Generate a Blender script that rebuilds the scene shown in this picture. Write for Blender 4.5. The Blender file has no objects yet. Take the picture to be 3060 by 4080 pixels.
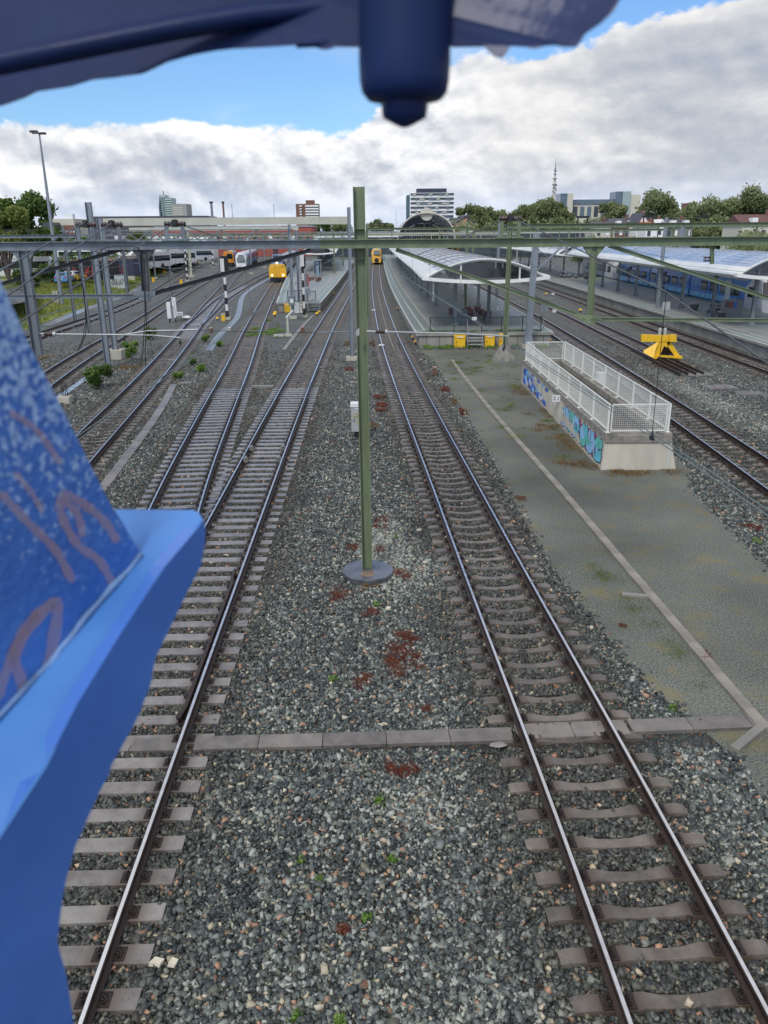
import bpy, bmesh, math, random
import numpy as np
from mathutils import Vector, Matrix, noise
random.seed(7); rng = np.random.default_rng(7)
C = bpy.context.scene.collection
scn = bpy.context.scene
R = math.radians
# ------------------------------------------------------------------ camera
FPX, TH, RO, CZ = 3130.0, 0.3403, -0.0075, 8.015     # focal length in source pixels, pitch, roll, eye height
cam = bpy.data.cameras.new("camera"); camo = bpy.data.objects.new("camera", cam); C.objects.link(camo)
cam.sensor_fit = 'VERTICAL'; cam.sensor_height = 36.0; cam.lens = 36.0*FPX/4080
cam.clip_start = 0.05; cam.clip_end = 20000
camo.location = (0, 0, CZ)
camo.rotation_euler = (Matrix.Rotation(math.pi/2-TH, 3, 'X') @ Matrix.Rotation(RO, 3, 'Z')).to_euler()
cam.dof.use_dof = True; cam.dof.focus_distance = 22.0; cam.dof.aperture_fstop = 9.5
scn.camera = camo
scn.view_settings.view_transform = 'Standard'; scn.view_settings.look = 'None'
scn.view_settings.exposure = 0.42; scn.view_settings.gamma = 1.0
# ------------------------------------------------------------------ sun and sky
SUN_EL, SUN_AZ = R(48), R(205)
sun = bpy.data.lights.new("sun", 'SUN'); sun.energy = 1.3; sun.angle = R(12); sun.color = (1.0, 0.96, 0.9)
suno = bpy.data.objects.new("sun", sun); C.objects.link(suno)
sd = Vector((math.sin(SUN_AZ)*math.cos(SUN_EL), math.cos(SUN_AZ)*math.cos(SUN_EL), math.sin(SUN_EL)))
suno.rotation_euler = sd.to_track_quat('Z', 'Y').to_euler()
suno.location = (0, 0, 60)
W = bpy.data.worlds.new("World"); scn.world = W; W.use_nodes = True
def build_world():
    nt = W.node_tree; N = nt.nodes; L = nt.links
    for n in list(N): N.remove(n)
    out = N.new('ShaderNodeOutputWorld'); bg = N.new('ShaderNodeBackground'); L.new(bg.outputs[0], out.inputs[0])
    sky = N.new('ShaderNodeTexSky'); sky.sky_type = 'NISHITA'; sky.sun_disc = False
    sky.sun_elevation = SUN_EL; sky.sun_rotation = SUN_AZ; sky.air_density = 1.0; sky.dust_density = 1.0; sky.ozone_density = 1.6
    bg.inputs['Strength'].default_value = 0.12
    tc = N.new('ShaderNodeTexCoord')
    def M(op, a, b=None, c=None, clamp=False):
        m = N.new('ShaderNodeMath'); m.operation = op; m.use_clamp = clamp
        for i, v in enumerate((a, b, c)):
            if v is None: continue
            if isinstance(v, (int, float)): m.inputs[i].default_value = v
            else: L.new(v, m.inputs[i])
        return m.outputs[0]
    def NZ(vec, scale, detail, rough=.55, dist=0.0):
        n = N.new('ShaderNodeTexNoise'); L.new(vec, n.inputs['Vector']); n.inputs['Scale'].default_value = scale
        n.inputs['Detail'].default_value = detail; n.inputs['Roughness'].default_value = rough; n.inputs['Distortion'].default_value = dist
        return n.outputs['Fac']
    def SS(x, a, b):
        m = N.new('ShaderNodeMapRange'); m.interpolation_type = 'SMOOTHSTEP'; L.new(x, m.inputs[0])
        m.inputs[1].default_value = a; m.inputs[2].default_value = b; return m.outputs[0]
    sep = N.new('ShaderNodeSeparateXYZ'); L.new(tc.outputs['Generated'], sep.inputs[0])
    x, y, z = sep.outputs
    az = M('MULTIPLY', M('ARCTAN2', x, y), 57.2958)
    el = M('MULTIPLY', M('ARCSINE', z), 57.2958)
    def VEC(ax, ey, ox=0.0, oy=0.0):
        c = N.new('ShaderNodeCombineXYZ'); L.new(M('ADD', M('MULTIPLY', az, ax), ox), c.inputs[0]); L.new(M('ADD', M('MULTIPLY', el, ey), oy), c.inputs[1]); return c.outputs[0]
    v = VEC(.055, .085); v2 = VEC(.055, .085, .018, .050)      # the second is shifted towards the light
    big = NZ(v, 1.7, 7, .54, .12); fine = NZ(v, 6.0, 6, .6)
    def DENS(q): return M('ADD', M('MULTIPLY', NZ(q, 1.7, 7, .54, .12), .95), M('MULTIPLY', NZ(q, 6.0, 4, .55), .17))
    # top of the cloud bank, in degrees of elevation, as a function of azimuth
    top = M('ADD', 6.6, M('ADD', M('MULTIPLY', SS(az, -3.0, 6.0), 4.2), M('MULTIPLY', SS(az, 5.0, 18.0), 1.5)))
    disp = M('MULTIPLY', M('SUBTRACT', big, .5), 6.5); disp2 = M('MULTIPLY', M('SUBTRACT', fine, .5), 2.0)
    edge = M('SUBTRACT', M('ADD', top, M('ADD', disp, disp2)), el)      # >0 inside the bank
    bank = SS(edge, -.12, .40)
    hi = NZ(VEC(.04, .06, 3.0, 1.0), .8, 7, .6, .4)              # thin clouds high up, over the whole dome
    wis = M('MULTIPLY', SS(M('ADD', hi, M('MULTIPLY', SS(el, 14, 40), .16)), .50, .68), M('ADD', .40, M('MULTIPLY', SS(el, 13, 35), .58)))
    mask = M('MAXIMUM', bank, wis, clamp=True)
    shade = M('SUBTRACT', DENS(v), DENS(v2))                      # lit tops, greyer undersides
    layer = NZ(VEC(.035, .15, 7.0, 2.0), 1.6, 6, .55, .2)
    rim = SS(edge, 2.0, .1)
    right = SS(az, 1.0, 10.0)
    b = M('ADD', .73, M('MULTIPLY', shade, M('SUBTRACT', 3.6, M('MULTIPLY', right, 2.0))))
    b = M('ADD', b, M('MULTIPLY', M('SUBTRACT', SS(layer, .35, .65), .5), .28))
    b = M('SUBTRACT', b, M('MULTIPLY', right, .09))
    b = M('ADD', b, M('MULTIPLY', rim, .16))
    b = M('ADD', b, M('MULTIPLY', SS(el, 14, 40), .14))
    b = M('MINIMUM', M('MAXIMUM', b, .30), .98)
    cr = N.new('ShaderNodeValToRGB'); L.new(b, cr.inputs[0])
    e = cr.color_ramp.elements; e[0].position = .30; e[0].color = (.28, .33, .43, 1); e[1].position = .95; e[1].color = (.80, .80, .81, 1)
    m_ = e.new(.6); m_.color = (.46, .49, .545, 1)
    hz = N.new('ShaderNodeMixRGB'); hz.inputs[2].default_value = (.47, .56, .72, 1)
    L.new(M('MULTIPLY', SS(el, 4.2, .3), .66), hz.inputs[0]); L.new(cr.outputs[0], hz.inputs[1])
    warm = N.new('ShaderNodeMixRGB'); warm.blend_type = 'MULTIPLY'; warm.inputs[2].default_value = (1.0, .975, .94, 1)
    L.new(M('MULTIPLY', right, SS(el, 2.0, 6.0)), warm.inputs[0]); L.new(hz.outputs[0], warm.inputs[1])
    cs = N.new('ShaderNodeVectorMath'); cs.operation = 'SCALE'; L.new(warm.outputs[0], cs.inputs[0]); cs.inputs['Scale'].default_value = 1/0.12
    blu = N.new('ShaderNodeMixRGB'); blu.blend_type = 'MULTIPLY'; blu.inputs[0].default_value = 1; blu.inputs[2].default_value = (.60, .80, 1.02, 1)
    L.new(sky.outputs[0], blu.inputs[1])
    mx = N.new('ShaderNodeMixRGB'); L.new(mask, mx.inputs[0]); L.new(blu.outputs[0], mx.inputs[1]); L.new(cs.outputs[0], mx.inputs[2])
    L.new(mx.outputs[0], bg.inputs['Color'])
build_world()
# ------------------------------------------------------------------ measuring: a photo pixel as a place in the world
def ray(px, py):
    u = (px-1530)/FPX; v = -(py-2040)/FPX; c, s = math.cos(RO), math.sin(RO)
    u, v = u*c-v*s, u*s+v*c
    return Vector((u, math.cos(TH)+v*math.sin(TH), -math.sin(TH)+v*math.cos(TH)))
def gp(px, py, z=0.0):                      # where it meets the level z
    d = ray(px, py); t = (z-CZ)/d.z; return Vector((d.x*t, d.y*t, z))
def ap(px, py, Y):                          # where it meets the plane at distance Y
    d = ray(px, py); t = Y/d.y; return Vector((d.x*t, Y, CZ+d.z*t))
def dp(px, py, D):                          # at depth D along the optical axis
    d = ray(px, py); return Vector((d.x*D, d.y*D, CZ+d.z*D))
# ------------------------------------------------------------------ materials
MATS = {}
def mat(name, col, rough=.6, metal=0.0, var=.0, vscale=4.0, bump=.0, bscale=30.0, emit=None, col2=None, spec=.5, coat=0.0, alpha=None, streak=False):
    if name in MATS: return MATS[name]
    m = bpy.data.materials.new(name); m.use_nodes = True; nt = m.node_tree; N = nt.nodes; L = nt.links
    b = N['Principled BSDF']; b.inputs['Roughness'].default_value = rough; b.inputs['Metallic'].default_value = metal
    b.inputs['Specular IOR Level'].default_value = spec; b.inputs['Coat Weight'].default_value = coat
    b.inputs['Base Color'].default_value = (*col, 1)
    tc = N.new('ShaderNodeTexCoord')
    if var or col2:
        n = N.new('ShaderNodeTexNoise'); n.inputs['Scale'].default_value = vscale; n.inputs['Detail'].default_value = 8; n.inputs['Roughness'].default_value = .65
        if streak:
            mp = N.new('ShaderNodeMapping'); mp.inputs['Scale'].default_value = (1, 1, .15); L.new(tc.outputs['Object'], mp.inputs[0]); L.new(mp.outputs[0], n.inputs['Vector'])
        else: L.new(tc.outputs['Object'], n.inputs['Vector'])
        r = N.new('ShaderNodeValToRGB'); L.new(n.outputs['Fac'], r.inputs[0])
        c2 = col2 or tuple(c*(1+var) for c in col); c1 = col if col2 else tuple(c*(1-var) for c in col)
        r.color_ramp.elements[0].position = .36; r.color_ramp.elements[0].color = (*c1, 1)
        r.color_ramp.elements[1].position = .64; r.color_ramp.elements[1].color = (*c2, 1)
        L.new(r.outputs[0], b.inputs['Base Color'])
        mr = N.new('ShaderNodeMapRange'); L.new(n.outputs['Fac'], mr.inputs[0]); mr.inputs[1].default_value = .3; mr.inputs[2].default_value = .7
        mr.inputs[3].default_value = max(0.02, rough-.12); mr.inputs[4].default_value = min(1, rough+.12); L.new(mr.outputs[0], b.inputs['Roughness'])
    if bump:
        n2 = N.new('ShaderNodeTexNoise'); n2.inputs['Scale'].default_value = bscale; n2.inputs['Detail'].default_value = 5
        L.new(tc.outputs['Object'], n2.inputs['Vector'])
        bp = N.new('ShaderNodeBump'); bp.inputs['Strength'].default_value = bump; bp.inputs['Distance'].default_value = .02
        L.new(n2.outputs['Fac'], bp.inputs['Height']); L.new(bp.outputs[0], b.inputs['Normal'])
    if emit:
        b.inputs['Emission Color'].default_value = (*emit[0], 1); b.inputs['Emission Strength'].default_value = emit[1]
    if alpha is not None: b.inputs['Alpha'].default_value = alpha
    MATS[name] = m; return m
# ------------------------------------------------------------------ mesh builder
class MB:
    def __init__(s): s.v = []; s.f = []; s.m = []; s.sm = []
    def add(s, vs, fs, mi=0, smooth=False):
        o = len(s.v); s.v += [tuple(v) for v in vs]
        for f in fs: s.f.append([i+o for i in f]); s.m.append(mi); s.sm.append(smooth)
        return s
    def box(s, c, d, rz=0.0, mi=0):
        cx, cy, cz = c; a, b, h = d[0]/2, d[1]/2, d[2]/2; co, si = math.cos(rz), math.sin(rz)
        vs = [(cx+x*co-y*si, cy+x*si+y*co, cz+z) for z in (-h, h) for x, y in ((-a, -b), (a, -b), (a, b), (-a, b))]
        return s.add(vs, [(3, 2, 1, 0), (4, 5, 6, 7), (0, 1, 5, 4), (1, 2, 6, 5), (2, 3, 7, 6), (3, 0, 4, 7)], mi)
    def frame(s, p, q, up=(0, 0, 1)):
        d = (Vector(q)-Vector(p)).normalized(); u = Vector(up)
        if abs(d.dot(u)) > .98: u = Vector((0, 1, 0))
        sd_ = d.cross(u).normalized(); return d, sd_, sd_.cross(d).normalized()
    def bar(s, p, q, w, h=None, mi=0, up=(0, 0, 1), off=(0, 0)):
        h = w if h is None else h; p = Vector(p); q = Vector(q); d, a, b = s.frame(p, q, up)
        vs = [e+a*(x*w/2+off[0])+b*(y*h/2+off[1]) for e in (p, q) for x, y in ((-1, -1), (1, -1), (1, 1), (-1, 1))]
        return s.add(vs, [(0, 1, 2, 3), (7, 6, 5, 4), (4, 5, 1, 0), (5, 6, 2, 1), (6, 7, 3, 2), (7, 4, 0, 3)], mi)
    def ibeam(s, p, q, h, w, tf=.014, tw=.01, mi=0, up=(0, 0, 1)):
        s.bar(p, q, w, tf, mi, up, (0, h/2-tf/2)); s.bar(p, q, w, tf, mi, up, (0, -h/2+tf/2)); s.bar(p, q, tw, h-2*tf, mi, up); return s
    def tube(s, pts, r, n=6, mi=0, smooth=True, caps=True):
        pts = [Vector(p) for p in pts]; rings = []; rr = r if isinstance(r, (list, tuple)) else [r]*len(pts)
        for i, p in enumerate(pts):
            d = (pts[min(i+1, len(pts)-1)]-pts[max(i-1, 0)]).normalized(); _, a, b = s.frame((0, 0, 0), d)
            rings.append([p+(a*math.cos(t)+b*math.sin(t))*rr[i] for t in (2*math.pi*k/n for k in range(n))])
        vs = [v for g in rings for v in g]; fs = []
        for i in range(len(pts)-1):
            for k in range(n): fs.append((i*n+k, i*n+(k+1) % n, (i+1)*n+(k+1) % n, (i+1)*n+k))
        s.add(vs, fs, mi, smooth)
        if caps: s.add(vs[:n], [tuple(range(n))[::-1]], mi); s.add(vs[-n:], [tuple(range(n))], mi)
        return s
    def lathe(s, c, prof, n=16, mi=0, smooth=True, axis='Z'):
        pts = []
        if axis == 'Z': pts = [(Vector(c)+Vector((0, 0, z)), r) for r, z in prof]
        elif axis == 'X': pts = [(Vector(c)+Vector((z, 0, 0)), r) for r, z in prof]
        else: pts = [(Vector(c)+Vector((0, z, 0)), r) for r, z in prof]
        vs = []; fs = []
        for p, r in pts:
            for k in range(n):
                t = 2*math.pi*k/n; a, b = math.cos(t)*r, math.sin(t)*r
                vs.append(p+(Vector((a, b, 0)) if axis == 'Z' else Vector((0, a, b)) if axis == 'X' else Vector((-a, 0, b))))
        for i in range(len(pts)-1):
            for k in range(n): fs.append((i*n+k, i*n+(k+1) % n, (i+1)*n+(k+1) % n, (i+1)*n+k))
        s.add(vs, fs, mi, smooth); s.add(vs[:n], [tuple(range(n))[::-1]], mi); s.add(vs[-n:], [tuple(range(n))], mi)
        return s
    def prism(s, poly, z0, z1, mi=0):
        n = len(poly); a = sum(poly[i][0]*poly[(i+1) % n][1]-poly[(i+1) % n][0]*poly[i][1] for i in range(n))
        if a < 0: poly = poly[::-1]
        vs = [(p[0], p[1], z0) for p in poly]+[(p[0], p[1], z1) for p in poly]
        return s.add(vs, [tuple(range(n))[::-1], tuple(range(n, 2*n))]+[(i, (i+1) % n, (i+1) % n+n, i+n) for i in range(n)], mi)
    def extr(s, pts, off, mi=0, mside=None):          # any flat outline given thickness
        n = len(pts); pts = [Vector(p) for p in pts]; off = Vector(off)
        s.add(pts+[p+off for p in pts], [tuple(range(n)), tuple(range(n, 2*n))[::-1]], mi)
        return s.add(pts+[p+off for p in pts], [((i+1) % n, i, i+n, (i+1) % n+n) for i in range(n)], mi if mside is None else mside)
    def sweep(s, path, prof, mi=0, smooth=False, closed=True, mis=None, caps=True):   # profile (side, up) carried along a path in plan
        path = [Vector(p) for p in path]; n = len(prof); vs = []; fs = []; fm = []
        for i, p in enumerate(path):
            d = path[min(i+1, len(path)-1)]-path[max(i-1, 0)]; d.z = 0; d.normalize(); a = Vector((d.y, -d.x, 0))
            vs += [p+a*x+Vector((0, 0, z)) for x, z in prof]
        k_ = n if closed else n-1
        for i in range(len(path)-1):
            for k in range(k_):
                fs.append((i*n+k, i*n+(k+1) % n, (i+1)*n+(k+1) % n, (i+1)*n+k)); fm.append(mis[k] if mis else mi)
        o = len(s.v); s.v += [tuple(v) for v in vs]
        for f, m in zip(fs, fm): s.f.append([j+o for j in f]); s.m.append(m); s.sm.append(smooth)
        if closed and caps: s.add(vs[:n], [tuple(range(n))], mi); s.add(vs[-n:], [tuple(range(n))[::-1]], mi)
        return s
    def build(s, name, mats, parent=None, loc=None, **props):
        me = bpy.data.meshes.new(name)
        o = bpy.data.objects.new(name, me); C.objects.link(o)
        off = Vector((0, 0, 0))
        if parent is not None:
            o.parent = parent; p = parent
            while p is not None: off += p.location; p = p.parent
        if loc is not None: o.location = Vector(loc)-off if parent is not None else loc; off = Vector(loc)
        me.from_pydata([(v[0]-off.x, v[1]-off.y, v[2]-off.z) for v in s.v], [], s.f)
        mats = mats if isinstance(mats, (list, tuple)) else [mats]
        for m in mats: me.materials.append(m)
        me.polygons.foreach_set('material_index', s.m); me.polygons.foreach_set('use_smooth', s.sm)
        bm = bmesh.new(); bm.from_mesh(me); bmesh.ops.recalc_face_normals(bm, faces=bm.faces); bm.to_mesh(me); bm.free()
        for k, v in props.items(): o[k] = v
        return o
def thing(name, label, cat, loc=(0, 0, 0), rz=0.0, group=None):
    o = bpy.data.objects.new(name, None); C.objects.link(o); o.empty_display_size = .2
    o.location = loc; o.rotation_euler = (0, 0, rz); o['label'] = label; o['category'] = cat
    if group: o['group'] = group
    return o
def tag(o, label, cat, group=None):
    o['label'] = label; o['category'] = cat
    if group: o['group'] = group
    return o
def copy_tree(o, parent=None):
    c = o.copy(); C.objects.link(c)
    if parent is not None: c.parent = parent
    for ch in list(o.children): copy_tree(ch, c)
    return c
def text_mesh(name, s, size, m, parent, loc, rot, extrude=.002):
    cu = bpy.data.curves.new(name, 'FONT'); cu.body = s; cu.size = size; cu.extrude = extrude; cu.align_x = 'CENTER'; cu.align_y = 'CENTER'
    t = bpy.data.objects.new(name, cu); me = bpy.data.meshes.new_from_object(t); bpy.data.objects.remove(t)
    me.materials.append(m); o = bpy.data.objects.new(name, me); C.objects.link(o); o.parent = parent; o.location = loc; o.rotation_euler = rot
    return o
def smooth_path(pts, step):
    """points (x, y) -> evenly stepped smooth curve"""
    p = np.array(pts, float); t = np.r_[0, np.cumsum(np.hypot(*np.diff(p, axis=0).T))]
    n = max(2, int(t[-1]/1.0)); tt = np.linspace(0, t[-1], n)
    q = np.stack([np.interp(tt, t, p[:, k]) for k in range(p.shape[1])], 1)
    for _ in range(3):                                  # relax the corners
        w = 7; pad = np.vstack([q[0]*2-q[w:0:-1], q, q[-1]*2-q[-2:-w-2:-1]])
        ker = np.hanning(2*w+1); ker /= ker.sum()
        q = np.stack([np.convolve(pad[:, k], ker, 'valid') for k in range(q.shape[1])], 1)
    t = np.r_[0, np.cumsum(np.hypot(*np.diff(q, axis=0).T))]
    tt = np.arange(0, t[-1], step)
    return np.stack([np.interp(tt, t, q[:, k]) for k in range(q.shape[1])], 1)
# shared materials
M_green = mat('mast_green_paint', (.17, .21, .115), .5, 0, .18, 3, .15, 40, streak=True)
M_grey = mat('galvanised_steel', (.27, .30, .33), .42, .35, .2, 3, .1, 50, streak=True)
M_beige = mat('beige_beam_paint', (.50, .49, .40), .55, 0, .1, 1)
M_dark = mat('dark_iron', (.022, .022, .025), .5, 0, .3, 8)
M_brown = mat('brown_porcelain', (.05, .022, .018), .22, 0, .3, 6, coat=.5)
M_white = mat('white_paint', (.74, .75, .74), .5, 0, .06, 3, .05)
M_conc = mat('pale_concrete', (.42, .39, .32), .8, 0, .2, 1.3, .3, 25, streak=True)
M_concd = mat('weathered_concrete', (.2, .19, .165), .8, 0, .3, 2.5, .35, 30)
M_yel = mat('yellow_enamel', (.85, .50, .02), .4, 0, .06, 2)
M_wire = mat('wire', (.10, .105, .11), .45, .5)
M_alu = mat('aluminium_tube', (.42, .44, .43), .45, .3, .1, 3)
M_glass = mat('dark_glass', (.02, .025, .03), .08, 0, spec=.8)
M_black = mat('black_paint', (.012, .012, .014), .5)
# ------------------------------------------------------------------ track centre lines (plan, metres)
TR = {
 'T6': [(3.44, 1), (3.40, 6), (3.24, 9), (3.04, 11.8), (2.86, 14.8), (2.70, 17.4), (2.47, 23), (2.05, 30.4), (1.73, 36.7), (1.29, 45.8), (.8, 57), (.35, 70), (-.3, 96), (-.85, 126), (-1.35, 180), (-1.6, 255), (-1.7, 330)],
 'T5': [(-3.86, 1), (-4.0, 6), (-4.2, 12), (-4.35, 20), (-4.5, 27), (-4.65, 34), (-4.85, 46), (-5.08, 64), (-5.18, 80), (-5.2, 100), (-5.3, 125), (-5.5, 155), (-6, 200), (-7, 260), (-8.5, 330)],
 'T4': [(-4.55, 9), (-5.05, 13), (-5.7, 17.5), (-6.5, 22.8), (-6.95, 27), (-7.35, 31.5), (-8.0, 37.5), (-8.8, 46.3), (-10.0, 57.5), (-11.2, 68), (-12.05, 76.5), (-13.5, 91), (-14.95, 106), (-16.4, 121), (-18.8, 148), (-21, 175), (-23.5, 210), (-26, 260)],
 'T3': [(-10.4, 18), (-11, 23), (-11.7, 28.5), (-12.2, 33), (-13.1, 41), (-14.0, 48.5), (-14.75, 54), (-16.0, 63.5), (-17.5, 74), (-19.3, 87), (-21.3, 101), (-23.0, 114), (-26, 136), (-29.4, 160), (-32.5, 187), (-36, 215), (-40, 260)],
 'T3b': [(-17.3, 72), (-18.4, 82), (-19.6, 93), (-20.9, 104), (-21.8, 117), (-22.8, 135), (-24, 157), (-25, 185), (-26, 220), (-28, 270)],
 'T2': [(-17.7, 34), (-18.3, 38), (-19.2, 43), (-20.0, 48), (-21, 55), (-22, 64), (-23.2, 75), (-24.9, 88), (-26.8, 103), (-28.8, 118), (-31.8, 144), (-35, 172), (-39, 207), (-43, 240)],
 'T1': [(-28.2, 50), (-29, 65), (-29.3, 71), (-29.6, 79), (-30, 87), (-31, 98), (-32.2, 109), (-34.4, 125), (-37.3, 142), (-41.2, 166), (-46, 196), (-51, 235), (-56, 285)],
 'T1x': [(-33.2, 118), (-34.2, 132), (-33.4, 146), (-33.4, 160), (-37, 186)],
 'T7': [(12.5, 12), (12.9, 18), (13.1, 23), (13.4, 29), (13.65, 35), (13.9, 42), (14.2, 50), (14.5, 60), (14.8, 72), (14.9, 85), (14.9, 100), (14.6, 132), (14.0, 170), (13, 220), (12, 280)],
 'T8': [(18.55, 50.5), (18.8, 58), (18.95, 66), (19.2, 74), (19.4, 85), (19.5, 97), (19.4, 120), (19, 160), (18, 220)],
 'T9': [(23.5, 34), (23.6, 42), (23.7, 54), (23.9, 62), (24.0, 72), (24.2, 85), (24.4, 100), (24.6, 120), (24.5, 160), (23.8, 220)],
 'T10': [(36.2, 60), (36.7, 73), (37.4, 100), (38.3, 135), (38.6, 170), (38.2, 220)],
}
PATH = {k: smooth_path(v, .6) for k, v in TR.items()}
def xat(k, y):
    p = PATH[k]; return float(np.interp(y, p[:, 1], p[:, 0]))
# areas that are not ballast
gpath = [gp(*p) for p in [(1665, 1392), (1730, 1430), (1765, 1500), (1800, 1560), (1850, 1640), (1925, 1760), (1990, 1880), (2080, 2050), (2180, 2230), (2330, 2420), (2475, 2600), (2600, 2740), (2760, 2865), (2905, 2990), (3000, 3110), (3060, 3220)]]
gpath = [(v.x, v.y) for v in gpath]
gpathL = gpath + [(5.9, 8.2), (6.1, 6), (6.2, 2)]
gpathR = [(v.x, v.y) for v in [gp(*p) for p in [(2215, 1392), (2330, 1500)]]]
gpathR += [(11.0, 26.8), (10.2, 25), (10.0, 22), (9.8, 19), (9.9, 16), (10.0, 12), (10, 2)]
gravel_poly = gpathL[::-1]+[(11.6, 60)][:0]+gpathR
grass_edge = [(-32.0, 40), (-32.2, 60), (-32.5, 72), (-33.1, 77.2), (-33.9, 82.4), (-35.0, 89.8), (-35.6, 95.0), (-35.9, 99), (-36.2, 103.4), (-37.0, 111.4), (-38.6, 123.4), (-42.6, 144.2), (-45.6, 166.6), (-49.8, 195.9), (-56, 240)]
def inside(poly, x, y):
    n = len(poly); r = np.zeros(np.shape(x), bool); j = n-1
    for i in range(n):
        xi, yi = poly[i]; xj, yj = poly[j]
        with np.errstate(divide='ignore', invalid='ignore'):
            c = ((yi > y) != (yj > y)) & (x < (xj-xi)*(y-yi)/((yj-yi) if yj != yi else 1e-9)+xi)
        r ^= c; j = i
    return r
def rust_at(x, y):
    d = np.full(x.shape, 9.0)
    for k in TR:
        p = PATH[k]; xc = np.interp(y, p[:, 1], p[:, 0]); ok = (y > p[0, 1]-2) & (y < p[-1, 1]+5)
        d = np.where(ok, np.minimum(d, np.abs(x-xc)), d)
    n = np.array([noise.noise((a*.35, b*.35, 0)) for a, b in zip(x.ravel(), y.ravel())]).reshape(x.shape)
    r = np.clip(1.15-np.maximum(0, d-.95)/.9+n*.8, 0, 1)*np.clip(.62+(y-3)/60, .6, 1)
    return r
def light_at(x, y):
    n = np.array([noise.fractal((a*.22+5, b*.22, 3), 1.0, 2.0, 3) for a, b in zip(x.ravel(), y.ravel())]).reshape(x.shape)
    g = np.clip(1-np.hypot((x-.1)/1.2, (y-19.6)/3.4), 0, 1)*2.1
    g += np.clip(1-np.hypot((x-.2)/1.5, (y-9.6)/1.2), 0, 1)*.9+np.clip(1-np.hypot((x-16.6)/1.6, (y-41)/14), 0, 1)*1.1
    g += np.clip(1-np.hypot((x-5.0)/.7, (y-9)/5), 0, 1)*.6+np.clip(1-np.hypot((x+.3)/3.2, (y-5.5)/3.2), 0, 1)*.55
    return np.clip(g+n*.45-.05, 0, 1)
# ------------------------------------------------------------------ ground sheet
def ballast_mat(name):
    m = bpy.data.materials.new(name); m.use_nodes = True; nt = m.node_tree; N = nt.nodes; L = nt.links; b = N['Principled BSDF']
    b.inputs['Roughness'].default_value = .62
    geo = N.new('ShaderNodeNewGeometry')
    v = N.new('ShaderNodeTexVoronoi'); v.inputs['Scale'].default_value = 21; v.inputs['Randomness'].default_value = 1; L.new(geo.outputs['Position'], v.inputs['Vector'])
    hs = N.new('ShaderNodeSeparateXYZ'); L.new(v.outputs['Color'], hs.inputs[0])
    r = N.new('ShaderNodeValToRGB'); L.new(hs.outputs[0], r.inputs[0]); e = r.color_ramp.elements
    e[0].position = 0; e[0].color = (.032, .038, .036, 1); e[1].position = 1; e[1].color = (.36, .39, .35, 1)
    for p, c in ((.35, (.062, .075, .068, 1)), (.62, (.115, .135, .118, 1)), (.86, (.2, .225, .19, 1))): q = e.new(p); q.color = c
    # a few warm stones
    gt = N.new('ShaderNodeMath'); gt.operation = 'GREATER_THAN'; gt.inputs[1].default_value = .93; L.new(hs.outputs[1], gt.inputs[0])
    w = N.new('ShaderNodeMixRGB'); w.inputs[2].default_value = (.3, .16, .09, 1); L.new(gt.outputs[0], w.inputs[0]); L.new(r.outputs[0], w.inputs[1])
    at = N.new('ShaderNodeAttribute'); at.attribute_name = 'soil_shade'; sp = N.new('ShaderNodeSeparateColor'); L.new(at.outputs['Color'], sp.inputs[0])
    rs = N.new('ShaderNodeMixRGB'); rs.blend_type = 'MULTIPLY'; rs.inputs[2].default_value = (.80, .58, .45, 1)
    k = N.new('ShaderNodeMath'); k.operation = 'MULTIPLY'; k.inputs[1].default_value = .85; L.new(sp.outputs[0], k.inputs[0]); L.new(k.outputs[0], rs.inputs[0]); L.new(w.outputs[0], rs.inputs[1])
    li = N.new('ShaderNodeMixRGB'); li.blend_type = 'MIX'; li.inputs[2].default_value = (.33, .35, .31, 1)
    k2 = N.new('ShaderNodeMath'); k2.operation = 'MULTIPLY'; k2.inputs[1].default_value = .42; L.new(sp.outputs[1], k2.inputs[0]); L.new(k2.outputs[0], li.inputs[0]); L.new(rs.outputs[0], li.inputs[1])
    gn = N.new('ShaderNodeMixRGB'); gn.inputs[2].default_value = (.10, .11, .03, 1); L.new(sp.outputs[2], gn.inputs[0]); L.new(li.outputs[0], gn.inputs[1])
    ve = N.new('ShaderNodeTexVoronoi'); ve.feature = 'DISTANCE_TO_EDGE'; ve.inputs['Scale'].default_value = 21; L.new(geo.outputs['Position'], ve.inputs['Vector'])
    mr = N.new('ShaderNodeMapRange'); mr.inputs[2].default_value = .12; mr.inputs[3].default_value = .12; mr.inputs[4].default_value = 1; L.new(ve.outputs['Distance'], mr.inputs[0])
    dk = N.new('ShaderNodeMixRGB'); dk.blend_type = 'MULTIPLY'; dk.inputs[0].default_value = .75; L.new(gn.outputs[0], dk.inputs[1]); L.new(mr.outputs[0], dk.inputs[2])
    us = N.new('ShaderNodeVectorMath'); us.operation = 'SCALE'; L.new(dk.outputs[0], us.inputs[0]); L.new(at.outputs['Alpha'], us.inputs['Scale']); L.new(us.outputs[0], b.inputs['Base Color'])   # gap shade beneath the loose stones, painted in through alpha
    tl = N.new('ShaderNodeMath'); tl.operation = 'ADD'; L.new(mr.outputs[0], tl.inputs[0]); L.new(hs.outputs[2], tl.inputs[1])
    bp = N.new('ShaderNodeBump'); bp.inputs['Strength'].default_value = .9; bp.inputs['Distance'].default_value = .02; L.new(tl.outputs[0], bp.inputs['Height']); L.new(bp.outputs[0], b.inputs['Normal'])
    return m
M_ballast = ballast_mat('ballast_ground')
def grid_axis(breaks):
    o = []
    for a, b, s in breaks: o += list(np.arange(a, b, s))
    return np.array(o)
gx = grid_axis([(-6000, -400, 800), (-400, -80, 20), (-80, -30, 2), (-30, 30, .5), (30, 60, 2), (60, 400, 20), (400, 6401, 800)])
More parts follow.
